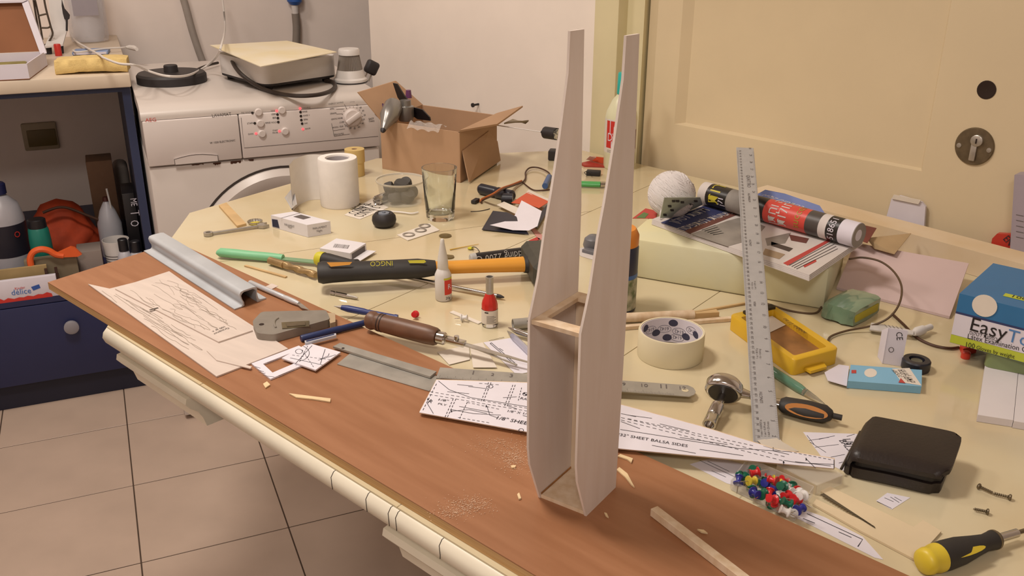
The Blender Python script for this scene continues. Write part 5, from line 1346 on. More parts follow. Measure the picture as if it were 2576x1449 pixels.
# support under the far end of the rule: a flat pale wedge of balsa
# long paper covered fuselage side template
PH = .0150
lp = thing('fuselage_side_plan', 'long paper covered balsa fuselage side with printed plan lines and lettering', 'plan', P(1200, 1020, PH))
part('balsa_core', MB().slab([P(x, y, PH) for x, y in ((1055, 1040), (1098, 958), (1345, 966), (1560, 1020), (1760, 1074), (1950, 1132), (2099, 1157), (2099, 1181), (1560, 1131), (1345, 1092))], .0022), M_balsa_in, lp)
part('paper_face', MB().slab([P(x, y, PH+.0023) for x, y in ((1055, 1038), (1098, 956), (1345, 964), (1560, 1018), (1760, 1072), (1950, 1130), (2098, 1155), (2098, 1179), (1560, 1129), (1345, 1090))], .0003), M_plan, lp)
pl3 = lambda x, y: P(x, y, PH+.0030)
drawn(lp, pl3, [((1103, 958), (1130, 980), (1185, 1000), (1340, 1025)), ((1150, 967), (1190, 971)), ((1178, 972), (1230, 978)), ((1125, 985), (1180, 990)), ((1265, 1000), (1300, 998)), ((1155, 1022), (1240, 1038)), ((1135, 1030), (1190, 1040), (1260, 1044)),
               ((1315, 1045), (1345, 1052)), ((1085, 1004), (1075, 1015), (1090, 1040)), ((1135, 1034), (1180, 1030), (1225, 1040)), ((1225, 1022), (1232, 1044), (1250, 1050)), ((1275, 1020), (1300, 1028)),
               ((1562, 1040), (1600, 1048)), ((1580, 1044), (1640, 1052)), ((1562, 1060), (1610, 1078)), ((1560, 1080), (1700, 1102)), ((1660, 1066), (1735, 1084)), ((1640, 1120), (1750, 1140)), ((1710, 1100), (1830, 1118)), ((1760, 1130), (1870, 1146)), ((1700, 1103), (1860, 1128), (1985, 1136)),
               ((1945, 1125), (1945, 1134), (1985, 1143)), ((1970, 1160), (1972, 1170)), ((2026, 1152), (2052, 1178)), ((1972, 1158), (2010, 1164), (2098, 1168)), ((2098, 1156), (2098, 1179)), ((2000, 1161), (2090, 1172))])
for a, b, n_ in (((1082, 985), (1345, 1030), 20), ((1080, 992), (1345, 1037), 20), ((1235, 962), (1215, 1012), 6), ((1229, 962), (1209, 1012), 6), ((1290, 968), (1268, 1024), 7), ((1296, 968), (1275, 1024), 7), ((1140, 1003), (1118, 1052), 6), ((1147, 1003), (1124, 1052), 6), ((1175, 1012), (1155, 1055), 6),
                 ((1175, 1012), (1260, 1030), 7), ((1152, 1050), (1235, 1064), 7), ((1098, 965), (1062, 1035), 8), ((1312, 975), (1303, 1010), 5), ((1562, 1050), (1980, 1150), 26), ((1562, 1056), (1975, 1160), 26), ((1580, 1053), (1900, 1122), 22), ((1985, 1136), (2095, 1157), 9), ((1205, 964), (1260, 968), 4)):
    dashes(lp, pl3, a, b, n_)
words(lp, M_ink, [('1/8"', (1102, 1007), (1126, 1011)), ('PLY', (1101, 1017), (1122, 1021))], pl3, UP, .75, .0002)
words(lp, M_ink, [('RANGE', (1308, 1004), (1352, 1012)), ('C.G.', (1325, 985), (1352, 990)), ('1/8" X 1/4" HARD', (1276, 1036), (1375, 1052)), ('1/8" SHEET BALSA', (1248, 1054), (1400, 1083)), ('3/32" SHEET BALSA SIDES', (1546, 1094), (1729, 1125)), ('R', (1076, 1012), (1085, 1014))], pl3, UP, 1.05, .0002)
for c_ in ((1234, 972), (1311, 1082), (1321, 991), (1340, 993)):
    drawn(lp, pl3, [arc(c_[0], c_[1], 6, 4, 0, 360, 14)])
for c_ in ((1321, 991), (1340, 993)):
    part('centre_mark', MB().add([pl3(c_[0], c_[1])]+[pl3(*q) for q in arc(c_[0], c_[1], 6, 4, 0, 90, 4)]+[pl3(*q) for q in arc(c_[0], c_[1], 6, 4, 180, 270, 4)], [[0, 1, 2, 3, 4, 5], [0, 6, 7, 8, 9, 10]]), M_ink, lp)
for c_ in ((1135, 1033), (1223, 1020), (1076, 1003), (1971, 1161), (2028, 1154)):
    part('arrow_head', MB().add([pl3(c_[0]-2, c_[1]+4), pl3(c_[0]+3, c_[1]+3), pl3(c_[0], c_[1]-3)], [[0, 1, 2]]), M_ink, lp)

# square balsa stick, chips and shavings
A, B = P(1644, 1294, BT+.0001), P(1866, 1466, BT+.0001); L_ = (B-A).length
solo('square_balsa_stick', MB(frame(A, B)).box(0, L_+.05, -.0045, .0045, 0, .0085, bev=.0004, seg=1), M_balsa_in, 'square balsa stick lying on the board in front of the fuselage', 'stick')
M_chip = mat('fresh_balsa_chip', '#e0c79c', .75, var=.06, scale=40)
for pts, lab in ((((1553, 1150), (1560, 1145), (1592, 1156), (1588, 1166), (1578, 1158)), 'small splintered balsa chip right behind the fuselage nose'),
                 (((1551, 1184), (1558, 1178), (1578, 1194), (1596, 1228), (1588, 1222), (1572, 1202)), 'long pointed balsa splinter beside the fuselage nose'),
                 (((727, 992), (790, 1000), (832, 1005), (831, 1013), (785, 1006), (745, 1002)), 'curved balsa shaving lying alone left on the bare board'),
                 (((662, 968), (672, 962), (680, 970), (668, 978)), 'tiny crumpled chip in front of the frame template'),
                 (((1301, 1246), (1306, 1242), (1311, 1256), (1305, 1258)), 'tiny balsa chip left of the fuselage nose'),
                 (((1754, 1334), (1770, 1336), (1780, 1344), (1764, 1341)), 'thin balsa chip beside the square balsa stick'),
                 (((1520, 1292), (1526, 1294), (1531, 1304), (1524, 1300)), 'minute balsa chip in front of the fuselage nose'),
                 (((1285, 1174), (1298, 1173), (1296, 1178), (1287, 1179)), 'minute shaving on the dusty patch of the board')):
    solo('balsa_chip', slabb(pts, .0016), M_chip, lab, 'wood chip')

# ================================================================== SCRAPS AND PENS BEHIND THE BOARD
for k, (pts, lab) in enumerate(((((1216, 862), (1290, 850), (1345, 905), (1345, 935), (1298, 942)), 'white plan scrap with a printed rail lying under the saw blade'),
                                (((1100, 886), (1180, 868), (1182, 905), (1130, 918)), 'cream paper scrap beneath the clamp of the saw'),
                                (((1182, 868), (1214, 862), (1250, 925), (1190, 925)), 'torn pale paper scrap between two white scraps'))):
    sc2 = thing('plan_scrap', lab, 'paper scrap', P(*pts[0], E_))
    part('sheet', slabpx(pts, E_+.0007*k, .0005), M_paper_w if k else M_plan, sc2)
    if k == 0:
        pl4 = lambda x, y: P(x, y, .0012)
        drawn(sc2, pl4, [((1233, 864), (1298, 920)), ((1236, 862), (1301, 918)), ((1233, 864), (1236, 862)), ((1298, 920), (1301, 918)), ((1256, 876), (1266, 882)), ((1230, 857), (1268, 848))], .0009)
M_clearlav = mat('clear_lavender_plastic', '#b9b8cc', .15, alpha=.55)
def pen(name, lab, a, b, h0, h1, r, m, tipm, cap=True):
    A, B = P(*a, h0), P(*b, h1); d_ = B-A
    t = thing(name, lab, 'pen', A)
    part('tip', MB().cyl(A, A+d_*.14, r, n=16, prof=[(.0004, 0), (r*.35, .3), (r*.8, 1)]), tipm, t)
    part('barrel', MB().cyl(A+d_*.14, B, r, n=18, prof=[(r*.8, 0), (r, .08), (r, .95), (r*.8, 1)]), m, t)
    return t
pen('clear_pen', 'clear lavender ballpoint pen lying behind the left fuselage side', (1276, 832), (1372, 925), .005, .005, .0045, M_clearlav, M_steel)
pen('chrome_pen', 'chrome pen lying across the clear lavender pen', (1278, 824), (1400, 872), .0115, .0045, .0042, M_chrome, M_chrome)
tA, tB = P(1290, 816, .0085), P(1400, 806, .0085)
tu = thing('steel_tube', 'short steel tube with a hole lying behind the chrome pen', 'tube', tA)
part('tube_wall', MB().cyl(tA, tB, .008, n=22, prof=[(.0068, .08), (.0068, 0), (.008, 0), (.008, 1), (.0001, 1)]), M_oldsteel, tu)
q = P(1330, 808, .0155); part('hole', MB(Matrix.Translation(q)).lathe([(.0025, 0), (.0025, .0004), (.0001, .0004)], 14), M_dark, tu)

# ================================================================== FOAM BLOCK, NEWSPAPERS, TWINE, LONG RULER
M_foam = mat('pale_yellow_foam', '#dcd3a4', .85, col2='#d3d0b2', scale=5, bump=.1, bscale=120)
fA_, fB_ = P(1568, 692, E_), P(2072, 779, E_); fdir = (fB_-fA_).normalized(); fback = UP.cross(fdir)
FH = .066; FD = .20
fm = MB(frame(fA_, fB_)); fm.box(0, (fB_-fA_).length, 0, FD, 0, FH, bev=.004)
solo('foam_block', fm, M_foam, 'long pale yellow foam block under the newspapers', 'foam block', base=fA_)
NZ = FH+.0012
M_news = mat('newsprint', '#cfc7c2', .8, var=.03, scale=30)
nw = thing('newspaper', 'folded newspaper with a navy headline band lying on the foam block', 'newspaper', P(1850, 600, NZ))
nc = [P(1634, 562, NZ), P(2028, 704, NZ), P(2163, 612, NZ), P(1785, 500, NZ)]
for k in range(4):
    o = V((.0015*k, -.002*(3-k), .0018*k)); part('page', MB().slab([p+o for p in nc], .0016), M_news, nw)
NT = NZ+.0072
pln = lambda x, y: P(x, y, NT)
M_navyb = mat('navy_headline', '#323862', .7); M_redn = mat('red_newsprint', '#b8453f', .7); M_brn = mat('brown_photo', '#6b4038', .7); M_gryn = mat('grey_photo', '#8f8880', .7, var=.2, scale=20)
def patch(parent, pts, m, nm='printed_panel', h=0.0): part(nm, MB().slab([P(x, y, NT+h) for x, y in pts], .0002), m, parent)
patch(nw, ((1662, 560), (1785, 512), (1850, 529), (1722, 581)), M_navyb)
patch(nw, ((1722, 581), (1850, 530), (1868, 535), (1736, 588)), M_brn)
patch(nw, ((1738, 589), (1828, 556), (1870, 545), (1925, 570), (1900, 600), (1830, 620)), M_gryn)
patch(nw, ((1925, 600), (1990, 585), (1975, 612), (1930, 618)), M_gryn)
patch(nw, ((1985, 590), (2035, 600), (2028, 612), (1990, 605)), M_brn)
patch(nw, ((1940, 608), (1995, 625), (1985, 633), (1940, 618)), mat('dark_photo', '#4a403a', .7))
patch(nw, ((1925, 625), (1975, 640), (1960, 652), (1918, 640)), mat('tan_photo', '#a08a70', .7))
patch(nw, ((1970, 662), (2084, 602), (2092, 605), (1982, 668)), M_redn)
patch(nw, ((2020, 668), (2052, 652), (2054, 658), (2024, 673)), M_redn)
for k in range(4): patch(nw, ((1985+6*k, 667+3*k), (2095+4*k, 607+6*k), (2096+4*k, 608+6*k), (1986+6*k, 668.3+3*k)), M_greyp, 'printed_line')
for k in range(5): patch(nw, ((1765+7*k, 578+3*k), (1800+5*k, 566+5*k), (1801+5*k, 567+5*k), (1766+7*k, 579.5+3*k)), M_greyp, 'printed_line')
words(nw, M_news, [('ןולסל תותלד', (1702, 562), (1788, 529)), ('הסיפתמל תועוציב', (1720, 581), (1850, 535))], lambda x, y: P(x, y, NT+.0003), UP, 1.3, .0002)

# rolled magazine
RZ = NT+.0210
A, B = P(1772, 485, RZ), P(2160, 592, RZ); ra = (B-A).normalized(); RL = (B-A).length; rR = .0200
rl = thing('rolled_magazine', 'rolled up glossy magazine with black, red and yellow print on the newspaper', 'magazine', A)
def seg(t0, t1): return MB().cyl(A+ra*RL*t0, A+ra*RL*t1, rR, n=28, prof=[(rR, 0), (rR, 1)])
M_blk = mat('glossy_black_print', '#26221f', .35); M_ylw = mat('yellow_print', '#c8b83a', .5); M_rdg = mat('glossy_red_print', '#cf4a3f', .35)
rollm = [(0, .055, M_news), (.055, .20, M_blk), (.20, .31, M_gryn), (.31, .455, M_blk), (.455, .72, M_rdg), (.72, .80, mat('charcoal_print', '#4c4642', .4)), (.80, .845, M_news), (.845, .915, M_blk), (.915, 1.0, M_card)]
for t0, t1, m in rollm: part('printed_band', seg(t0, t1), m, rl)
part('rolled_end', MB().cyl(B-ra*.004, B+ra*.001, rR, n=28, prof=[(rR, 0), (rR*.97, 1), (rR*.9, .9), (.0001, .7)]), M_gryn, rl)
# lettering runs round the roll
rMx = frame(A, B)
def rolltext(st, t, size, a0, m, asp=1.0, r=rR+.0004):
    gv, gf, wd = glyphs(st); vs = []
    for x, y in gv:
        a = math.radians(a0)-x*size/r
        vs.append(rMx @ V((t*RL-y*size*asp, -r*math.sin(a), r*math.cos(a))))
    part('lettering', MB().add(vs, gf), m, rl)
rolltext('518651', .893, .014, 128, M_card, 1.1)
rolltext('תורה', .15, .030, 112, M_ylw, 1.2); rolltext('קו', .185, .018, 112, M_card)
rolltext('ןתחו הנתמ', .54, .020, 138, M_news, 1.2); rolltext('תולוחמ', .605, .022, 128, M_news, 1.2); rolltext('success', .685, .018, 120, mat('olive_print', '#a48a34', .5), 1.1)
# leaflets behind the roll
lf2 = thing('blue_leaflet', 'lilac blue leaflet with white handwriting leaning behind the rolled magazine', 'leaflet', P(1980, 540, NT))
lp_ = [P(1905, 489, .090), P(1925, 478, .105), P(1975, 488, .108), P(2062, 518, .100), P(2080, 545, .088), P(1990, 532, .088), P(1910, 508, .085)]
part('sheet', MB().plate(lp_, (0, 0, .0006)), mat('lilac_blue_paper', '#6f7db2', .6, var=.05), lf2)
words(lf2, M_news, [('אילק םיסתחב', (1915, 493), (2015, 525))], lambda x, y: P(x, y, .1055), UP, 1.2, .0012)
# ball of twine
tw0 = P(1690, 508, FH+E_); trd = .045
q = P(1752, 480, FH+.045)
tcen = P(1690, 484, FH+.0455); tcen.z = TT+FH+.0460
trd = (P(1755, 484, FH+.046)-P(1626, 484, FH+.046)).length*.46
tcen.z = TT+FH+trd+.001
tball = thing('twine_ball', 'ball of white cotton twine resting on the foam block', 'twine ball', V((tcen.x, tcen.y, TT+FH)))
M_twine = mat('white_twine', '#d6d0ce', .9, var=.03, scale=90)
core = MB(Matrix.Translation(tcen)).lathe([(max(.0001, trd*.985*math.sin(math.pi*i/16)), -trd*.985*math.cos(math.pi*i/16)) for i in range(17)], 32, cap=False)
part('core', core, M_twine, tball, ang=80)
rnd = random.Random(2)
wnd = MB()
for k in range(110):
    ax = V((rnd.gauss(.55, .10), rnd.gauss(-.25, .10), 1)).normalized() if k % 3 else V((rnd.gauss(.9, .12), rnd.gauss(-.3, .12), rnd.gauss(.5, .12))).normalized()
    u_ = ax.orthogonal().normalized(); w_ = ax.cross(u_); off = rnd.uniform(-.85, .85); rr_ = math.sqrt(1-off*off)
    wnd.tube([tcen+(ax*off+(u_*math.cos(t_)+w_*math.sin(t_))*rr_)*trd*.988 for t_ in [2*math.pi*i/30 for i in range(31)]], .0010, n=5, cap=False)
part('twine_windings', wnd, M_twine, tball, kind='stuff')
part('loose_end', MB().tube([P(1713, 487, .105), P(1700, 484, .110), P(1682, 495, .105), P(1668, 515, .095), P(1662, 535, .085), P(1661, 551, .076)], .0014, n=6, smooth=5), M_twine, tball)
cbd = thing('circuit_board', 'grey green printed circuit board lying beside the twine ball', 'circuit board', P(1715, 525, FH+E_))
pq = [P(1661, 549, FH+.020), P(1672, 498, FH+.084), P(1764, 497, FH+.072), P(1770, 514, FH+.014), P(1700, 546, FH+.012)]
pN = (pq[1]-pq[0]).cross(pq[3]-pq[0]).normalized(); pN = pN if pN.dot(CAMP-pq[0]) > 0 else -pN
pq = [PPL(x, y, pq[0], pN) for x, y in ((1661, 549), (1672, 498), (1762, 497), (1768, 515), (1700, 546))]
part('board', MB().plate(pq, -pN*.0012), mat('grey_green_pcb', '#aab3ac', .5, var=.06, scale=60), cbd)
for x, y in ((1680, 516), (1686, 526), (1668, 538), (1700, 503), (1712, 506), (1735, 512), (1746, 503), (1725, 520), (1690, 503)):
    part('component', MB().plate([PPL(x+dx, y+dy, pq[0], pN) for dx, dy in ((0, 0), (8, 0), (8, 4), (0, 4))], pN*.0015), M_blackpl, cbd)
rc_ = thing('red_card', 'red and green printed card lying left of the circuit board', 'card', P(1625, 540, FH+E_))
part('card', slabpx([(1591, 550), (1624, 525), (1655, 532), (1650, 550)], FH+.0006, .0008), M_redn, rc_)
part('green_print', slabpx([(1600, 548), (1620, 534), (1632, 538), (1622, 549)], FH+.0015, .0002), mat('green_print', '#5d7a48', .6), rc_)

# long aluminium ruler leaning from the table over the magazine roll
rb0 = P(1929, 1118, .0022); v_ = ray(1874, 372); rt0 = CAMP+v_.normalized()*1.697
lr_ = thing('long_ruler', 'long aluminium ruler leaning from the table over the rolled magazine', 'ruler', rb0)
rfm = frame(rb0, rt0); RLn = (rt0-rb0).length; RW = .0298
part('blade', MB(rfm).box(0, RLn, -RW/2, RW/2, -.0006, .0006, bev=.0005, seg=1), mat('matt_aluminium', '#b4b4b6', .42, .35, var=.03, scale=60), lr_)
tk = MB(rfm); o_ = -.038
i = 40
def tick(x, y0, y1, w_=.00025): tk.add([(x, y0, .0009), (x+w_, y0, .0009), (x+w_, y1, .0009), (x, y1, .0009)], [[0, 1, 2, 3]])
for mm in range(40, int(RLn*1000)+30, 2):
    x = mm/1000+o_
    if 0 < x < RLn-.012: tick(x, RW/2-.0004, RW/2-(.005 if mm % 10 == 0 else .0028))
for k in range(12, 8*31):
    x = k*.0254/8+o_
    if 0 < x < RLn-.012: tick(x, -RW/2+.0004, -RW/2+(.005 if k % 8 == 0 else .0028))
part('scale_ticks', tk, M_greyp, lr_, kind='stuff')
nums = MB(rfm)
def rtxt(st, x, y, size, target=None, rot=0):
    gv, gf, wd = glyphs(st)
    vs = [((x+(-q[1])*size), (y+q[0]*size-wd*size/2), .0009) for q in gv] if rot == 0 else [(x+q[0]*size, y+q[1]*size, .0009) for q in gv] if rot == 1 else [(x-q[0]*size, y-q[1]*size, .0009) for q in gv]
    (target or nums).add(vs, gf)
# digits read upright from the long edge
for mm in range(50, int(RLn*1000)+30, 10): rtxt(str(mm), mm/1000+o_-.0035, RW/2-.0078, .0042, rot=1)
for k in range(2, 31): rtxt(str(k), k*.0254+o_+.002, -RW/2+.0085, .0060, rot=2)
part('scale_numbers', nums, M_greyp, lr_, kind='stuff')
for st, x, y, sz, rt_ in (('LENGTH', .068, .001, .0052, 1), ('1 mm = 0.03937 in', .012, .004, .0036, 1), ('1 cm = 0.39 inch', .012, 0, .0036, 1), ('1 inch = 25.4 mm', .012, -.004, .0036, 1), ('1 oz = 28.35 g', .15, .003, .0036, 1), ('1 lb = 0.45 kg', .15, -.001, .0036, 1), ('AREA', .26, .001, .0045, 1), ('1 ft = 0.3 m', .30, .003, .0036, 1), ('1 yd = 0.91 m', .30, -.001, .0036, 1), ('QUATTRO', RLn-.10, .001, .0085, 2), ('LENGTH', .41, .001, .0045, 1), ('ALUMINIUM', RLn-.16, .001, .0052, 2)):
    b = MB(rfm); rtxt(st, x, y, sz, b, rt_); part('lettering', b, M_greyp, lr_)
solo('masking_tape_piece', MB().plate([P(1905, 1108, .0042), P(1958, 1100, .0042), P(1968, 1112, .0040), P(2010, 1136, .001), P(1968, 1136, .0180), P(1920, 1122, .0180)], (0, 0, .0004)), mat('translucent_tape', '#d9d0c2', .5), 'crumpled piece of pale tape holding the foot of the long ruler', 'tape')

# ================================================================== ON THE TABLE: RIGHT
# wide masking tape roll
b0 = P(1685, 893, E_); r = (P(1770, 893)-P(1601, 893)).length/2*.97; hT = VH(b0, 830)
mtp = thing('masking_tape_roll', 'wide cream masking tape roll with a printed white core', 'tape roll', b0)
MG = Matrix.Translation(b0)
M_mask = mat('cream_masking_tape', '#ddd3b4', .6, var=.02, scale=20)
part('tape', MB(MG).lathe([(r*.93, 0), (r*.985, 0), (r, .002), (r, hT-.002), (r*.985, hT), (r*.93, hT), (r*.93, 0)], 64, cap=False), M_mask, mtp)
cr2 = part('core', MB(MG).lathe([(r*.925, .0005), (r*.925, hT-.0008), (r*.905, hT-.0008), (r*.905, .0005)], 64, cap=False), M_card, mtp)
ca2 = math.degrees(math.atan2(b0.y, b0.x))
M_dblue = mat('dark_blue_print', '#3a3a52', .6)
def core_pt(a_, z_): return b0+V((math.cos(a_)*r*.9025, math.sin(a_)*r*.9025, z_))
for da, z in ((-62, .75), (-32, .42), (2, .80), (30, .35), (-8, .20), (55, .6)):
    a_ = math.radians(ca2-da)
    part('printed_oval', MB().add([core_pt(a_, hT*z)]+[core_pt(a_+.0072*math.cos(t_)/r, hT*z+.0052*math.sin(t_)) for t_ in [2*math.pi*i/18 for i in range(18)]], [[0, 1+i, 1+(i+1) % 18] for i in range(18)]), M_dblue, cr2)
for da, z in ((-46, .66), (-15, .62), (15, .55), (43, .74), (-78, .55), (12, .30)):
    gv, gf, wd = glyphs('6142'); a_ = math.radians(ca2-da); sz = .0072
    part('lettering', MB().add([core_pt(a_+(x-wd/2)*sz/r, hT*z-y*sz) for x, y in gv], gf), M_dblue, cr2)
    part('printed_ring', MB().tube([core_pt(a_+.0105*math.cos(t_)/r, hT*z-.0025+.0055*math.sin(t_)) for t_ in [2*math.pi*i/24 for i in range(25)]], .00025, n=4, cap=False), M_dblue, cr2)
# sticks behind the tape
A, B = P(1560, 800, .0075), P(1745, 791, .0075)
solo('pale_dowel', MB().cyl(A-(B-A)*.5, B, .0072, n=18), M_balsa_in, 'thick pale wooden dowel behind the masking tape roll', 'dowel')
A, B = P(1735, 797, .005), P(1805, 790, .006)
solo('wedge_stick', MB(frame(A, B)).prism([(0, -.0015), ((B-A).length, -.006), ((B-A).length, .006), (0, .0015)], -.0045, .0055), M_wood, 'short tapered wooden wedge at the end of the pale dowel', 'wedge')
A, B = P(1530, 827, .003), P(1840, 802, .003)
solo('flat_pale_stick', MB(frame(A, B)).box(0, (B-A).length, -.004, .004, -.0025, .0025), M_balsa_in, 'flat pale balsa stick lying in front of the dowel', 'stick')
A, B = P(1745, 786, .002), P(1880, 762, .002)
solo('thin_brown_stick', MB(frame(A, B)).box(0, (B-A).length, -.002, .002, -.0015, .0015), M_wood, 'thin brown stick running to the yellow case', 'stick')
# yellow plastic case with a recess
M_ycase = mat('yellow_case_plastic', '#d9ae2c', .4, var=.03)
a, b, c = P(1832, 826, E_), P(1992, 946, E_), P(2106, 914, E_); hY = VH(b, 907)
d = a+c-b
yc = thing('yellow_case', 'yellow plastic case with a brown filled recess beside the long ruler', 'case', (a+c)/2)
q = rounded([a, b, c, d], .008, 3)
ctr = (a+c)/2; inn = [ctr+(p-ctr)*1.0 for p in (a, b, c, d)]
e1, e2 = (b-a).normalized(), (c-b).normalized()
ri = [a+e1*.016+e2*.009, b-e1*.011+e2*.009, c-e1*.011-e2*.013, d+e1*.016-e2*.010]
m = MB(); no = len(q)
# rim: outer wall, top ring by bridging to the inner rectangle, inner wall, recess floor handled separately
oq = rounded([a, b, c, d], .008, 5); iq = rounded(ri, .004, 5); k = len(oq); up1 = UP*hY
vs = oq+[p+up1*.94 for p in oq]+[ctr+(p-ctr)*.985+up1 for p in oq]+[p+up1 for p in iq]+[p+UP*(hY*.45) for p in iq]
fs = []
for i in range(k):
    j = (i+1) % k
    for l in range(4): fs.append([l*k+i, l*k+j, (l+1)*k+j, (l+1)*k+i])
fs.append(list(range(k))[::-1]); m.add(vs, fs)
part('shell', m, M_ycase, yc, ang=50)
part('brown_filling', MB().slab([p+UP*(hY*.44) for p in iq], hY*.12), mat('brown_residue', '#96683a', .45, var=.25, scale=30), yc)
part('hinge_tab', MB().slab([b+e1*.001+e2*.020+UP*.004, b+e1*.012+e2*.022+UP*.004, b+e1*.012+e2*.05+UP*.004, b+e1*.001+e2*.054+UP*.004], .004), M_ycase, yc)
part('white_slip', MB().slab([ri[0]+UP*(hY*.58)+e1*.002+e2*.002, ri[0]+UP*(hY*.58)+e1*.05+e2*.002, ri[3]+UP*(hY*.58)+e1*.035-e2*.002, ri[3]+UP*(hY*.58)+e1*.002-e2*.002], .0006), M_paper_w, yc)
words(yc, M_blk, [('nolabin 11 no', (2031, 838), (1976, 801))], lambda x, y: P(x, y, hY+.0004), UP, 1.1)
for t_ in (.25, .75):
    p = a+(d-a)*t_+UP*hY+e1*.006; part('black_clip', MB().slab([p, p+e1*.010, p+e1*.010+e2*.014, p+e2*.014], .004), M_blk, yc)
# green pen under the ratchet handle
A, B = P(1938, 930, .006), P(2080, 1022, .004); d_ = B-A
gp_ = thing('green_pen', 'translucent green pen lying behind the ratchet handle', 'pen', A)
M_gpen = mat('clear_green_plastic', '#5f8f78', .15, alpha=.75)
part('barrel', MB().cyl(A, A+d_*.62, .0062, n=18, prof=[(.0062, 0), (.0062, .85), (.005, 1)]), M_gpen, gp_)
part('nose', MB().cyl(A+d_*.62, B, .005, n=18, prof=[(.005, 0), (.0035, .5), (.0008, 1)]), M_clear, gp_)
# ratchet
hc_ = P(1822, 975, .0245)
rt = thing('ratchet_wrench', 'chrome ratchet wrench with a black and orange handle and a socket', 'ratchet', P(1822, 1010))
hA, hB2 = P(1850, 982, .022), P(1962, 1016, .0115)
ax = (hB2-hA).normalized()
sk0, sk1 = P(1822, 985, .020), P(1784, 1068, .0085)
drv = (sk1-sk0).normalized()
hz = (-drv*.95+UP*.15).normalized(); hz = (hz-ax*hz.dot(ax)).normalized(); hy = hz.cross(ax)
Mh = Matrix((ax, hy, hz)).transposed().to_4x4(); Mh.translation = hc_
el_ = lambda rx, ry, z, n_=36: [(rx*math.cos(2*math.pi*i/n_), ry*math.sin(2*math.pi*i/n_), z) for i in range(n_)]
vs = []; lv = [(.012, .009, -.011), (.020, .017, -.010), (.0225, .019, -.007), (.0225, .019, .004), (.019, .016, .009), (.010, .008, .010)]
for a_, b_, z_ in lv: vs += el_(a_, b_, z_)
m = MB(Mh); m.add(vs, [[l*36+i, l*36+(i+1) % 36, (l+1)*36+(i+1) % 36, (l+1)*36+i] for l in range(len(lv)-1) for i in range(36)]+[list(range(36))[::-1], [(len(lv)-1)*36+i for i in range(36)]])
part('head', m, M_chrome, rt, ang=50)
m = MB(Mh); m.add(el_(.018, .0155, -.0108)+el_(.017, .0145, -.0118), [[i, (i+1) % 36, 36+(i+1) % 36, 36+i] for i in range(36)]+[[36+i for i in range(36)]])
part('head_plate', m, M_blk, rt)
part('neck', oval(MB(), hc_+ax*.018, hB2, [(0, .009), (.25, .006), (.8, .0058), (1, .008)], sq=.7), M_chrome, rt, ang=50)
hE = P(2096, 1046, .011)
part('handle', oval(MB(), hB2, hE, [(0, .0085), (.08, .0125), (.5, .0145), (.85, .0135), (.97, .008), (1.0, .004)], sq=.72), M_grip, rt, ang=50)
hdir = (hE-hB2).normalized(); vh = (CAMP-hE); vh = (vh-hdir*vh.dot(hdir)).normalized(); sd_ = hdir.cross(vh)
cI = hB2+(hE-hB2)*.52+vh*.0114; LI = (hE-hB2).length
iv = [cI+hdir*(LI*.40*math.cos(t_))+sd_*(.0075*math.sin(t_))*(1 if sd_.z < 0 else 1)+(-UP*.0016) for t_ in [2*math.pi*i/24 for i in range(24)]]
part('orange_inlay', MB().plate([p for p in iv], vh*.0022), mat('orange_brown_rubber', '#b8762f', .5), rt)
part('hanging_stub', MB().cyl(hE-hdir*.003, hE+hdir*.010, .0035, n=12), M_grip, rt)
part('drive_shaft', MB().cyl(sk0-drv*.006, sk0+(sk1-sk0)*.45, .006, n=18, prof=[(.0075, 0), (.006, .2), (.005, .4), (.0052, 1)]), M_chrome, rt)
part('socket', MB().cyl(sk0+(sk1-sk0)*.40, sk1, .0075, n=24, prof=[(.0055, 0), (.0078, .08), (.0078, .55), (.0070, .58), (.0078, .62), (.0080, 1), (.0058, 1), (.0058, .8), (.0001, .8)]), M_chrome, rt)

# wallet
wl_ = [P(2120, 1196, E_), P(2372, 1252, E_), P(2408, 1172, E_), P(2162, 1120, E_)]
wa = thing('leather_wallet', 'thick dark brown leather wallet lying folded on the table', 'wallet', (wl_[0]+wl_[2])/2)
M_leather = mat('dark_brown_leather', '#251d1a', .42, var=.06, scale=40, bump=.15, bscale=300)
M_leather2 = mat('black_lining', '#171416', .5)
we1 = (wl_[1]-wl_[0]).normalized(); we2 = (wl_[3]-wl_[0]).normalized()
lw, ld = (wl_[1]-wl_[0]).length, (wl_[3]-wl_[0]).length
hW = VH(wl_[0], 1165); wO = wl_[0]
def wpt(u, v, z): return wO+we1*(u*lw)+we2*(v*ld)+UP*z
def leafm(zf, t, u0=0, u1=1, v0=0, v1=1, nu=12, nv=10):
    rr = .10
    def fn(u, v):
        # rounded plan corners by pulling the grid's edge in near corners
        uu, vv = u*2-1, v*2-1; k_ = 1-.035*(abs(uu)**8)*(abs(vv)**8)*4
        uu, vv = uu*k_, vv*k_; uu, vv = (uu+1)/2, (vv+1)/2
        return wpt(u0+(u1-u0)*uu, v0+(v1-v0)*vv, zf(u, v))
    return MB().shell(fn, nu, nv, t)
part('lower_leaf', leafm(lambda u, v: .012+.002*math.sin(math.pi*u), .0115, .0, .96, -.02, .98), M_leather, wa, ang=60)
part('inner_pockets', leafm(lambda u, v: .022+.003*v+.002*math.sin(math.pi*u), .0088, .015, .95, .02, .97), M_leather2, wa, ang=60)
def fold(u, v):
    z = .0300+.006*v+.0025*math.sin(math.pi*u)*math.sin(math.pi*v)-.004*max(0, .12-v)/.12
    k_ = .11
    return z-(0 if u > k_ else (1-math.sqrt(max(0, 1-((k_-u)/k_)**2)))*.024)
part('upper_leaf', leafm(fold, .0050, -.022, 1.02, -.03, 1.12, nu=26), M_leather, wa, ang=60)
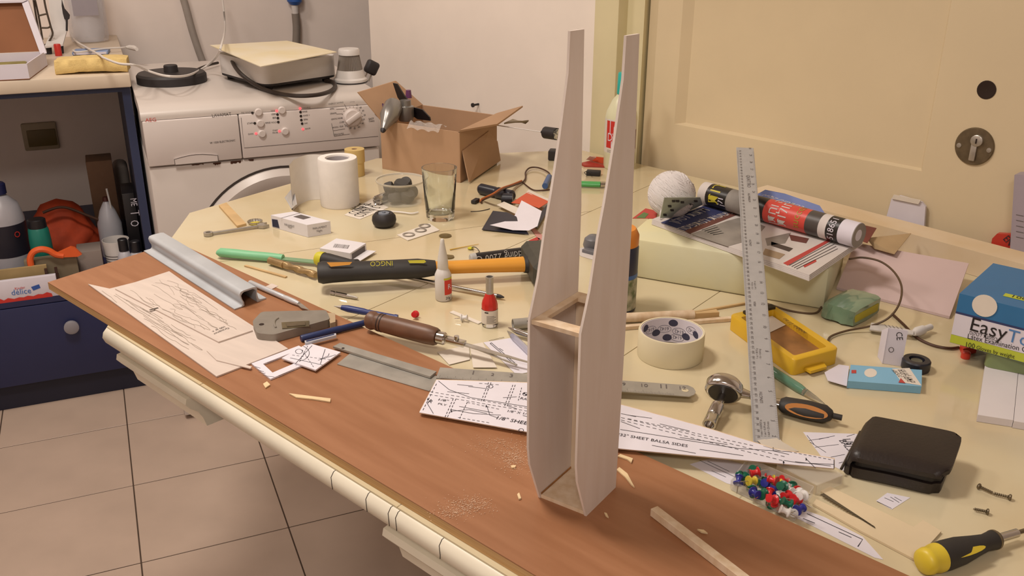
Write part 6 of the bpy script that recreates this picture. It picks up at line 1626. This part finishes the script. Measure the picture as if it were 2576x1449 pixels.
part('edge_piping', MB().tube([wpt(-.022, -.02+i*.12, .0085+.0007*i) for i in range(10)], .0016, n=8), mat('glossy_black_piping', '#3a3430', .2), wa)
# papers under and beside the wallet
p1 = thing('plan_offcut', 'white plan offcut with printed lettering partly under the wallet', 'paper', P(2080, 1130, E_))
part('sheet', slabpx([(2020, 1087), (2165, 1092), (2160, 1185), (2120, 1184), (2078, 1165)], E_*.5, .00015), M_plan, p1)
pl5 = lambda x, y: P(x, y, .0005)
words(p1, M_ink, [('1/8"', (2119, 1105), (2136, 1124)), ('BALSA', (2110, 1108), (2140, 1142))], pl5, UP, 1.2, .0001)
drawn(p1, pl5, [((2035, 1108), (2085, 1100)), ((2060, 1105), (2100, 1096)), ((2050, 1125), (2110, 1118)), ((2030, 1095), (2048, 1118)), ((2038, 1112), (2078, 1138)), ((2090, 1150), (2125, 1143)), ((2130, 1098), (2150, 1092)), ((2110, 1165), (2120, 1162))])
p2 = thing('small_plan_offcut', 'small square plan offcut lying in front of the wallet', 'paper', P(2245, 1262, E_))
part('sheet', slabpx([(2204, 1260), (2232, 1240), (2290, 1252), (2243, 1282)], E_*.5, .00015), M_plan, p2)
drawn(p2, pl5, [((2240, 1250), (2262, 1264)), ((2250, 1250), (2268, 1260)), ((2206, 1261), (2243, 1279)), ((2225, 1252), (2248, 1262))])
p3 = thing('plan_sheet', 'white plan sheet with one ruled corner lying beside the board edge', 'paper', P(2060, 1310, E_))
part('sheet', slabpx([(1990, 1296), (2020, 1282), (2072, 1300), (2170, 1350), (2222, 1408), (2200, 1403)], E_*.5, .00015), M_plan, p3)
drawn(p3, pl5, [((2030, 1292), (2170, 1357), (2158, 1375)), ((2020, 1304), (2050, 1316)), ((2110, 1338), (2142, 1352))], .001)
p4 = thing('drawn_strip', 'long white paper strip with ruled lines under the fuselage side plan', 'paper', P(1780, 1190, E_))
part('sheet', slabpx([(1735, 1168), (1800, 1150), (1960, 1190), (1850, 1222), (1828, 1216)], E_*.5, .00015), M_plan, p4)
drawn(p4, pl5, [((1760, 1158), (1860, 1205)), ((1780, 1160), (1835, 1186)), ((1790, 1184), (1826, 1200))])
# balsa offcuts at the lower right
solo('notched_balsa_piece', slabpx([(2086, 1228), (2297, 1330), (2321, 1313), (2367, 1341), (2302, 1413), (2168, 1342), (2044, 1272), (2052, 1260), (2196, 1327), (2064, 1240)], E_, .0024), mat('pale_balsa_offcut', '#d9c6a4', .75, var=.04, scale=12), 'pale balsa offcut with a long pointed slit and a square notch', 'balsa piece')
swb = MB(); A, B = P(2068, 1243, .0036), P(2203, 1328, .0036); sM4 = frame(A, B); n_ = 40; L_ = (B-A).length
pts = [(0, .0025)]+[(L_*i/n_, -.0022*(1-i/n_)+(.0006 if i % 2 else -.0006)) for i in range(n_+1)]
swb.M = sM4; swb.prism(pts, -.0004, .0004)
solo('jigsaw_blade', swb, mat('dark_toothed_steel', '#6a604e', .5, .5), 'thin toothed saw blade lying in the slit of the balsa offcut', 'saw blade')

# open clear box with coloured push pins
M_acryl = mat('clear_acrylic', '#ece6dc', .08, alpha=.22, spec=.7)
bxq = [P(1838, 1232, E_), P(1880, 1176, E_), P(2042, 1248, E_), P(1998, 1312, E_)]
bx = thing('pin_box', 'shallow clear plastic box holding coloured push pins', 'box', sum(bxq, V((0, 0, 0)))/4)
part('box_floor', MB().slab(bxq, .0012), M_acryl, bx)
for i in range(4):
    a, b = bxq[i], bxq[(i+1) % 4]; nn = UP.cross((b-a).normalized())*.001
    part('box_wall', MB().plate([a+UP*.0014, b+UP*.0014, b+UP*.012, a+UP*.012], nn), M_acryl, bx)
ldq = [P(1952, 1186, .004), P(2052, 1238, .004), P(2118, 1212, .004), P(2030, 1165, .004)]
ld_ = thing('clear_cover', 'clear plastic cover lying beside the push pin box', 'cover', ldq[0])
part('lid_top', MB().slab([p+UP*.008 for p in ldq], .0010), M_acryl, ld_)
part('lid_side', MB().plate([ldq[0]-UP*.0035, ldq[1]-UP*.0035, ldq[1]+UP*.0078, ldq[0]+UP*.0078], UP.cross((ldq[1]-ldq[0]).normalized())*.001), mat('amber_acrylic', '#d8c8a8', .1, alpha=.45), ld_)
part('lid_side', MB().plate([ldq[1]-UP*.0035, ldq[2]-UP*.0035, ldq[2]+UP*.0078, ldq[1]+UP*.0078], UP.cross((ldq[2]-ldq[1]).normalized())*.001), M_acryl, ld_)
PC = {'green': '#17614a', 'red': '#c92f26', 'blue': '#2c2f86', 'yellow': '#c9b33c', 'white': '#d9d6d8'}
rnd = random.Random(17)
pins = [('green', 1876, 1198), ('green', 1893, 1182), ('red', 1910, 1186), ('red', 1922, 1202), ('blue', 1857, 1218), ('yellow', 1882, 1210), ('green', 1914, 1218), ('green', 1890, 1228), ('blue', 1893, 1236), ('blue', 1932, 1216), ('yellow', 1942, 1206),
        ('red', 1955, 1212), ('red', 1964, 1207), ('blue', 1944, 1232), ('green', 1912, 1246), ('white', 1966, 1232), ('white', 1978, 1226), ('green', 1972, 1222), ('green', 1992, 1218), ('red', 1934, 1252), ('red', 1950, 1258), ('white', 1956, 1246), ('red', 1986, 1246),
        ('red', 1994, 1256), ('red', 2003, 1232), ('white', 2008, 1248), ('white', 2024, 1246), ('white', 2020, 1262), ('green', 1972, 1264), ('green', 1990, 1270), ('green', 1938, 1268), ('white', 1994, 1282), ('blue', 2004, 1284), ('red', 1962, 1272), ('green', 1868, 1208), ('white', 1986, 1290)]
for i, (col, x, y) in enumerate(pins):
    pin(col, PC[col], x, y, .0066+.0045*(i % 3), rnd.uniform(1.0, 2.0), rnd.uniform(0, 6.28), {'green': 'dark green', 'red': 'red', 'blue': 'navy blue', 'yellow': 'yellow', 'white': 'white'}[col]+' push pin in the heap in the clear plastic box', col+' push pins in the clear box')

# screws and the black and yellow screwdriver
def screw(a, b, lab):
    A, B = P(*a, .0028), P(*b, .0032); d_ = (B-A); u_ = d_.normalized(); t = thing('small_screw', lab, 'screw', A)
    pr_ = [(.0003, 0)]
    for i in range(14): pr_.append((.0017 if i % 2 else .0011, .08+.70*i/13))
    part('thread', MB().cyl(A, B, .0015, n=10, prof=pr_+[(.0013, .82)]), M_brass, t, ang=15)
    part('head', MB().cyl(A+d_*.80, B, .003, n=16, prof=[(.0013, 0), (.0031, .35), (.0034, .7), (.0026, 1), (.0001, 1)]), M_brass, t)
screw((2500, 1241), (2460, 1222), 'small screw lying at a slant against the biggest screw')
screw((2496, 1240), (2545, 1252), 'biggest screw of the three, lying right of the wallet')
screw((2448, 1280), (2488, 1288), 'single small screw lying apart from the other two screws')
A, B = P(2330, 1412, .013), P(2506, 1356, .010); d_ = B-A; u_ = d_.normalized()
ysd = thing('precision_screwdriver', 'precision screwdriver with a yellow knob and a black handle', 'screwdriver', A)
part('handle', MB().cyl(A+d_*.17, B, .013, n=24, prof=[(.0135, 0), (.0138, .12), (.0130, .35), (.0098, .62), (.0080, .80), (.0092, .95), (.0085, 1), (.0001, 1)]), M_grip, ysd, ang=50)
part('yellow_knob', MB().cyl(A-d_*.06, A+d_*.17, .013, n=24, prof=[(.0085, 0), (.0118, .12), (.0128, .35), (.0118, .45), (.0135, .8), (.0135, 1)]), mat('yellow_knob_plastic', '#d8bf38', .4), ysd, ang=50)
vs_ = (CAMP-A); vs_ = (vs_-u_*vs_.dot(u_)).normalized(); sdd = u_.cross(vs_)
ci = A+d_*.44+vs_*.0122-UP*.002
part('yellow_inlay', MB().plate([ci+u_*(.022*math.cos(t_))+(-sdd if sdd.z > 0 else sdd)*(.002)+sdd*(.0032*math.sin(t_)) for t_ in [2*math.pi*i/16 for i in range(16)]], vs_*.0014), mat('yellow_knob_plastic', '#d8bf38'), ysd)
part('collar', MB().cyl(B-u_*.004, B-u_*.0015, .0094, n=24), M_brass, ysd)
C3 = P(2600, 1328, .009); part('shaft', MB().cyl(B, B+(C3-B)*.55, .0042, n=16), M_chrome, ysd)
part('bit', MB().cyl(B+(C3-B)*.55, C3, .0022, n=6), M_brass, ysd)

# ================================================================== FAR RIGHT
# plank along the back edge of the table
PKH = .042
pk = [P(1880, 478, PKH), P(2151, 523, PKH), P(2329, 567, PKH), P(2576, 634, PKH)]
bk0, bk1 = pk[1], pk[3]; bdir2 = (bk1-bk0); bdir2.z = 0; bdir2.normalize()
fr0 = P(2298, 590, PKH); nrm2 = V((bdir2.y, -bdir2.x, 0)); nrm2 = nrm2 if nrm2.dot(CAMP-bk0) > 0 else -nrm2
wdt = max(.02, (fr0-bk0).dot(nrm2))
s0p, s1p = bk0-bdir2*.20, bk0+bdir2*1.0
gz = V((0, 0, PKH-E_))
solo('long_plank', MB().slab([p-gz for p in (s0p, s1p, s1p+nrm2*wdt, s0p+nrm2*wdt)], PKH-E_), mat('pale_plank', '#e0cdb2', .6, var=.04, scale=8, col2='#d8c09c'), 'long pale plank lying along the back edge of the table', 'plank')
# pinkish foam board
fb_ = [P(2104, 728, E_), P(2388, 802, E_), P(2436, 668, .030), P(2150, 616, .030)]
solo('pink_foam_board', MB().plate([p for p in fb_], (0, 0, .004)), mat('pale_pink_board', '#cdb6b4', .7, var=.03, scale=8), 'pale pink foam board leaning flat against the plank', 'foam board')
# brown kraft piece and dark red leaflet between the roll and the plank
solo('kraft_sheet', MB().plate([P(2180, 600, .048), P(2292, 588, .048), P(2250, 640, .036), P(2200, 626, .036)], (0, 0, .001)), mat('kraft_sheet', '#b39872', .8, var=.06), 'brown kraft sheet leaning on the plank beside the rolled magazine', 'paper')
solo('maroon_leaflet', MB().plate([P(2078, 545, .06), P(2205, 575, .06), P(2182, 612, .05), P(2060, 566, .055)], (0, 0, .001)), mat('maroon_paper', '#6e322c', .5, var=.15, scale=25), 'dark red glossy leaflet behind the end of the rolled magazine', 'leaflet')
# white folded card standing behind the plank
wq = WP(2280, 560, -.03); wM5 = frame(wq, wq+WT)
wc5 = thing('white_pouch', 'white paper pouch standing between the plank and the door', 'pouch', wq)
part('pouch', MB().plate([WP(x, y, -.012) for x, y in ((2220, 580), (2243, 498), (2262, 492), (2318, 508), (2328, 520), (2322, 605))], WN*.006), M_card, wc5)
part('folded_rim', MB().plate([WP(x, y, -.016) for x, y in ((2243, 500), (2248, 490), (2316, 504), (2310, 514))], WN*.003), M_paper_w, wc5)
# red pouch and grey carton at the edge
rp_ = thing('red_pouch', 'red pouch with black lettering standing behind the plank', 'pouch', WP(2530, 625, -.02))
part('pouch', MB().plate([WP(x, y, -.02) for x, y in ((2490, 632), (2496, 600), (2508, 588), (2580, 592), (2580, 660))], WN*.012), mat('red_pouch_film', '#c23a2c', .4), rp_)
words(rp_, M_ink, [('ENO', (2523, 602), (2548, 630))], lambda x, y: WP(x, y, -.0205), -WN, 1.4, .0006)
gcar = thing('grey_printed_carton', 'tall grey printed carton standing at the door beside the red pouch', 'box', WP(2575, 640, -.06))
part('carton', MB().plate([WP(x, y, -.05) for x, y in ((2539, 655), (2552, 440), (2660, 440), (2660, 672))], WN*.03), mat('grey_lilac_card', '#a59aa4', .6, var=.03), gcar)
for k in range(5): part('printed_line', MB().ribbon([WP(2556, 540+14*k, -.0505), WP(2575, 544+14*k, -.0505)], .001, -WN), M_greyp, gcar)
# latex glove box
GH = .0305
g0, g1 = P(2389, 861, GH), P(2640, 930, GH); ge = (g1-g0).normalized(); gh = VH(g0, 738); gbk = UP.cross(ge)
gdep = .150; gl = .24
gbx = thing('glove_box', 'blue and white latex glove box with a lime green band', 'box', g0)
part('carton', MB(frame(g0, g1)).box(0, gl, 0, gdep, 0, gh), mat('glove_box_blue', '#2f6ea0', .45, var=.05, scale=10), gbx)
gn = -gbk
GP = lambda x, y: PPL(x, y, g0+gn*.0004, gn)
def gpatch(z0, z1, m, nm): part(nm, MB().plate([g0+UP*z0+gn*.0002, g0+ge*gl+UP*z0+gn*.0002, g0+ge*gl+UP*z1+gn*.0002, g0+UP*z1+gn*.0002], gn*.0003), m, gbx)
M_lime2 = mat('lime_green_print', '#b8c23a', .5)
gpatch(0.0005, gh*.17, M_lime2, 'lime_band'); gpatch(gh*.175, gh*.60, M_card, 'white_panel'); gpatch(gh*.605, gh*.64, M_navyb, 'dark_wave')
cp = GP(2477, 769)
part('picture_roundel', MB().add([cp+ge*.0150*math.cos(t_)+UP*.0150*math.sin(t_)+gn*.0006 for t_ in [2*math.pi*i/28 for i in range(28)]], [list(range(28))]), M_paper_w, gbx)
words(gbx, M_black, [('Easy', (2440, 830), (2530, 856))], GP, gn, 1.05, .0006)
words(gbx, mat('sky_blue_print', '#4f7fb8', .5), [('Touch', (2532, 857), (2660, 892))], GP, gn, 1.05, .0006)
words(gbx, M_black, [('סקטל תופפכ', (2438, 840), (2508, 858)), ('Latex Examination Gloves', (2434, 851), (2620, 895))], GP, gn, 1.2, .0006)
words(gbx, M_black, [('100', (2430, 872), (2452, 877)), ('Gloves by weight', (2456, 878), (2552, 902))], GP, gn, 1.2, .0008)
tpz = g0+UP*(gh+.0002)
part('top_band', MB().slab([tpz+ge*.045+gbk*.028, tpz+ge*gl+gbk*.028, tpz+ge*gl+gbk*.040, tpz+ge*.045+gbk*.040], .0003), M_lime2, gbx)
part('lettering', MB().text('100', tpz+ge*.055+gbk*.0305, tpz+ge*.072+gbk*.0305, UP, 1.0, .0006), M_black, gbx)
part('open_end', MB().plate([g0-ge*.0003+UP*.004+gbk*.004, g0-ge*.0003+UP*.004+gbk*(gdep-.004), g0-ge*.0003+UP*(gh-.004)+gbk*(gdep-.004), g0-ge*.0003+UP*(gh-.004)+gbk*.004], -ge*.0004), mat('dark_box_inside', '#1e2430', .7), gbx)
# things under and before the glove box
fsh = thing('white_foam_sheets', 'two thick white foam sheets lying under the green tray', 'foam sheet', P(2520, 1000, E_))
part('sheet', slabpx([(2456, 1060), (2478, 912), (2560, 926), (2545, 1074)], E_, .009), mat('white_foam', '#d9d2d2', .8, var=.02), fsh)
part('sheet', slabpx([(2546, 1076), (2561, 928), (2700, 948), (2690, 1100)], E_, .009), mat('white_foam', '#d9d2d2'), fsh)
solo('green_tray', MB().slab(rounded([P(x, y, .0098) for x, y in ((2474, 922), (2482, 886), (2680, 920), (2680, 962))], .01, 4), .0195), mat('dull_green_plastic', '#7c8a5e', .4, var=.04), 'dull green plastic tray between the foam sheets and the glove box', 'tray')
rcl = thing('red_plastic_clip', 'small red plastic clip under the corner of the glove box', 'clip', P(2430, 890, E_))
part('clip_body', slabpx([(2413, 878), (2440, 872), (2455, 888), (2420, 894)], E_, .010), mat('bright_red_plastic', '#c93a28', .4), rcl)
part('clip_foot', MB(Matrix.Translation(P(2428, 900, E_))).lathe([(.006, 0), (.006, .008), (.004, .010), (.0001, .010)], 14), mat('bright_red_plastic', '#c93a28'), rcl)
# green scouring sponge in film
gs = thing('scouring_sponge', 'green scouring sponge wrapped in clear film', 'sponge', P(2130, 790, E_))
A, B = P(2062, 800, E_), P(2140, 826, E_); sM6 = frame(A, B); sl6 = (B-A).length; dp6 = (P(2200, 780, E_)-B).length
m = MB(sM6); blob(m, sl6, dp6, .026, nu=10, rough=.0018, seed=8); part('green_pad', m, mat('green_film_pad', '#6f8a72', .15, var=.1, scale=25, coat=.6), gs, ang=30)
m = MB(sM6 @ Matrix.Translation((sl6*.82, dp6*.1, .004))); m.box(0, sl6*.2, 0, dp6*.8, 0, .014, bev=.003); part('yellow_foam', m, mat('yellow_foam', '#b5a836', .8), gs)
# brown wire loop
solo('wire_loop', MB().tube([P(x, y, h) for x, y, h in ((1885, 758, .0015), (1930, 764, .0015), (1980, 780, .0015), (2030, 788, .0015), (2055, 786, .0015), (2066, 772, .004))], .0016, n=7, smooth=5), mat('brown_lead', '#5a4632', .5), 'brown flex lying in front of the foam block', 'wire')
lpw = [(2083, 870, .002), (2088, 848, .003), (2130, 832, .004), (2190, 820, .010), (2235, 800, .022), (2262, 765, .036), (2268, 722, .048), (2250, 685, .056), (2215, 658, .060), (2170, 648, .060), (2136, 652, .058)]
solo('brown_cable_loop', MB().tube([P(*q) for q in lpw], .0016, n=7, smooth=6), mat('brown_lead', '#5a4632'), 'thin brown cable curling in a loop over the pink foam board', 'wire')
solo('dark_brown_cable', MB().tube([P(x, y, .0025) for x, y in ((2245, 790), (2275, 818), (2305, 848), (2345, 868), (2385, 876), (2412, 874))], .0020, n=7, smooth=5), M_brw, 'dark brown cable running to the red clip', 'wire')
# folded white instruction box, glue tube, black cap, light blue carton
cew = thing('folded_white_box', 'small white folded box with a CE mark standing on the table', 'box', P(2240, 918, E_))
a5, b5 = P(2206, 912, E_), P(2268, 922, E_); h5 = VH(b5, 832); hn5 = UP.cross((b5-a5).normalized()); hn5 = hn5 if hn5.dot(CAMP-a5) > 0 else -hn5
a5b = a5+(b5-a5)*.22
part('front_panel', MB().plate([a5b, b5, b5+UP*h5, a5b+UP*h5], -hn5*.001), M_card, cew)
part('side_flap', MB().plate([a5b, a5-hn5*.02, a5-hn5*.02+UP*h5*.75, a5b+UP*h5], hn5*.0006), M_card, cew)
CEP = lambda x, y: PPL(x, y, a5b+hn5*.0003, hn5)
words(cew, M_black, [('CE', (2254, 836), (2256, 856))], CEP, hn5, 1.1, .0002)
cc = CEP(2242, 880)
part('printed_ring', MB().ribbon([cc+(b5-a5).normalized()*.003*math.cos(t_)+UP*.0035*math.sin(t_)+hn5*.0002 for t_ in [2*math.pi*i/16 for i in range(17)]], .0009, hn5), M_greyp, cew)
A, B = P(2190, 822, .007), P(2298, 838, .009); d_ = B-A
gt = thing('glue_tube', 'clear crumpled glue tube with a white cap', 'tube', A)
part('tube_body', oval(MB(), A, B, [(0, .011), (.25, .0105), (.7, .009), (1, .006)], sq=.45), mat('white_tube_foil', '#c8c2bc', .3, var=.12, scale=50), gt, ang=50)
C5 = P(2352, 818, .009)
part('cap', MB().cyl(B, B+(C5-B)*.8, .006, n=16, prof=[(.004, 0), (.007, .2), (.0065, .55), (.0045, .6), (.0045, 1), (.0001, 1)]), M_whitepl, gt)
for k in range(5): part('printed_line', MB().ribbon([A+d_*(.3+.09*k)+UP*.0054+V((0, -.006, 0)), A+d_*(.36+.09*k)+UP*.0058+V((0, .004, 0))], .0008), M_greyp, gt)
bcp = P(2302, 928, E_); rb5 = (P(2336, 928)-P(2268, 928)).length/2
blc = thing('black_tape_reel', 'small round black reel standing beside the light blue carton', 'reel', bcp)
hb5 = VH(bcp, 903)
part('reel', MB(Matrix.Translation(bcp)).lathe([(rb5*.95, 0), (rb5, .002), (rb5, hb5-.002), (rb5*.92, hb5), (rb5*.55, hb5), (rb5*.5, hb5-.006), (.0001, hb5-.006)], 32), mat('navy_black_plastic', '#23232c', .4), blc)
part('hub', MB(Matrix.Translation(bcp)).lathe([(rb5*.42, hb5-.0058), (rb5*.40, hb5-.002), (.0001, hb5-.003)], 20), mat('olive_hub', '#5c5a4c', .5), blc)
a6, b6, c6 = P(2130, 976, E_), P(2315, 990, E_), P(2316, 948, E_); h6 = VH(b6, 972)
lbx = thing('light_blue_carton', 'flat light blue carton with an open white flap', 'carton', (a6+c6)/2)
part('carton', hexa(a6, b6, c6, h6), mat('light_blue_card', '#7fb4d2', .5, var=.03), lbx)
L6 = lambda x, y: P(x, y, h6+.0006)
part('warning_panel', MB().slab([L6(x, y) for x, y in ((2244, 928), (2288, 926), (2318, 970), (2268, 962))], .0002), M_paper_w, lbx)
part('warning_triangle', MB().slab([P(x, y, h6+.0010) for x, y in ((2260, 962), (2278, 964), (2266, 951))], .0001), M_redn, lbx)
words(lbx, M_black, [('הרהזא', (2272, 948), (2252, 930)), ('םיקלח הליכמ', (2292, 960), (2266, 930)), ('םידלי קחרה', (2303, 962), (2276, 930))], lambda x, y: P(x, y, h6+.0009), UP, 1.2, .0001)
part('pale_oval', MB().add([L6(2190+16*math.cos(t_), 938+11*math.sin(t_)) for t_ in [2*math.pi*i/20 for i in range(20)]], [list(range(20))]), M_paper_w, lbx)
part('red_mark', MB().slab([L6(x, y) for x, y in ((2142, 931), (2154, 931), (2154, 939), (2142, 939))], .0002), M_redn, lbx)
part('open_flap', MB().slab([P(x, y, .004) for x, y in ((2130, 972), (2082, 958), (2074, 938), (2110, 918), (2136, 922))], .0008), M_card, lbx)

# ================================================================== SPRAY CAN AND DUST
b0 = P(1548, 775, E_); r = (P(1600, 775)-P(1497, 775)).length/2*.97; hT = VH(b0, 572); h1 = VH(b0, 612); h2 = VH(b0, 690)
spc = thing('spray_can', 'spray can with an orange cap and a navy and green label behind the fuselage', 'spray can', b0)
MG = Matrix.Translation(b0)
part('can_body', MB(MG).lathe([(r*.94, 0), (r, .003), (r, h1-.004), (r*.96, h1)], 40), mat('navy_can_print', '#2b3048', .35), spc)
part('leaf_band', MB(MG).lathe([(r*1.004, .006), (r*1.004, h2)], 40, cap=False), mat('green_leaf_print', '#5c6b45', .4, col2='#c8c3ae', scale=60), spc)
part('blue_band', MB(MG).lathe([(r*1.006, h2*1.0), (r*1.006, h2*1.12)], 40, cap=False), mat('mid_blue_print', '#3b66a4', .4), spc)
part('orange_cap', MB(MG).lathe([(r*.98, h1), (r*.98, h1+(hT-h1)*.6), (r*.85, hT-.002), (r*.8, hT), (.0001, hT)], 36), mat('orange_cap_plastic', '#e08a2e', .35), spc)
gr = thing('grey_clamp', 'rounded grey plastic clamp lying left of the spray can', 'clamp', P(1488, 625, E_))
part('clamp_shell', MB(Matrix.Translation(P(1492, 624, E_))).lathe([(.016, 0), (.0185, .006), (.016, .018), (.009, .024), (.0001, .025)], 24), mat('grey_shell', '#6d6c70', .35), gr)
part('clamp_bar', MB(fr((1470, 632), (1500, 640), E_)[0]).box(0, .05, -.008, .008, 0, .006, bev=.001), mat('grey_shell', '#6d6c70'), gr)
solo('thin_magazine', slabpx([(1440, 628), (1470, 622), (1510, 640), (1500, 656), (1462, 645)], E_, .0001), M_news, 'corner of a thin magazine showing between the fuselage sides', 'magazine')
rnd = random.Random(33); du = MB()
for cx_, cy_, sx, sy, n_ in ((1180, 1272, 60, 24, 500), (1295, 1150, 44, 34, 500), (1130, 1290, 44, 16, 160), (1240, 1120, 60, 24, 160)):
    for k in range(n_):
        x, y = rnd.gauss(cx_, sx*.5), rnd.gauss(cy_, sy*.5)+(rnd.random()-.5)*4
        c = P(x, y, BT); a_ = rnd.uniform(0, 6.28); L_ = rnd.uniform(.0003, .0012)
        du.add([c+V((math.cos(a_)*L_, math.sin(a_)*L_, .0001)), c+V((math.cos(a_+2.2)*L_*.5, math.sin(a_+2.2)*L_*.5, .0001)), c+V((math.cos(a_+4)*L_*.6, math.sin(a_+4)*L_*.6, .0003))], [[0, 1, 2]])
solo('sanding_dust', du, mat('pale_sanding_dust', '#cfae92', .9), 'pale sanding dust scattered on the board near the fuselage nose', 'dust', kind='stuff')
# hairline cracks in the lacquered edge of the table
for px, py in ((845, 1180), (930, 1236), (985, 1272), (1003, 1284), (1115, 1352)):
    sg_ = (P(px, py)-A_).dot(fd); pts = []
    for d, z in prof[1:6]:
        q = A_+fd*(sg_+.002*math.sin(z*300))-nb*d; pts.append(V((q.x, q.y, TT+z))+nb*.0002)
    part('hairline_crack', MB().tube(pts, .0004, n=5), M_dark, table)
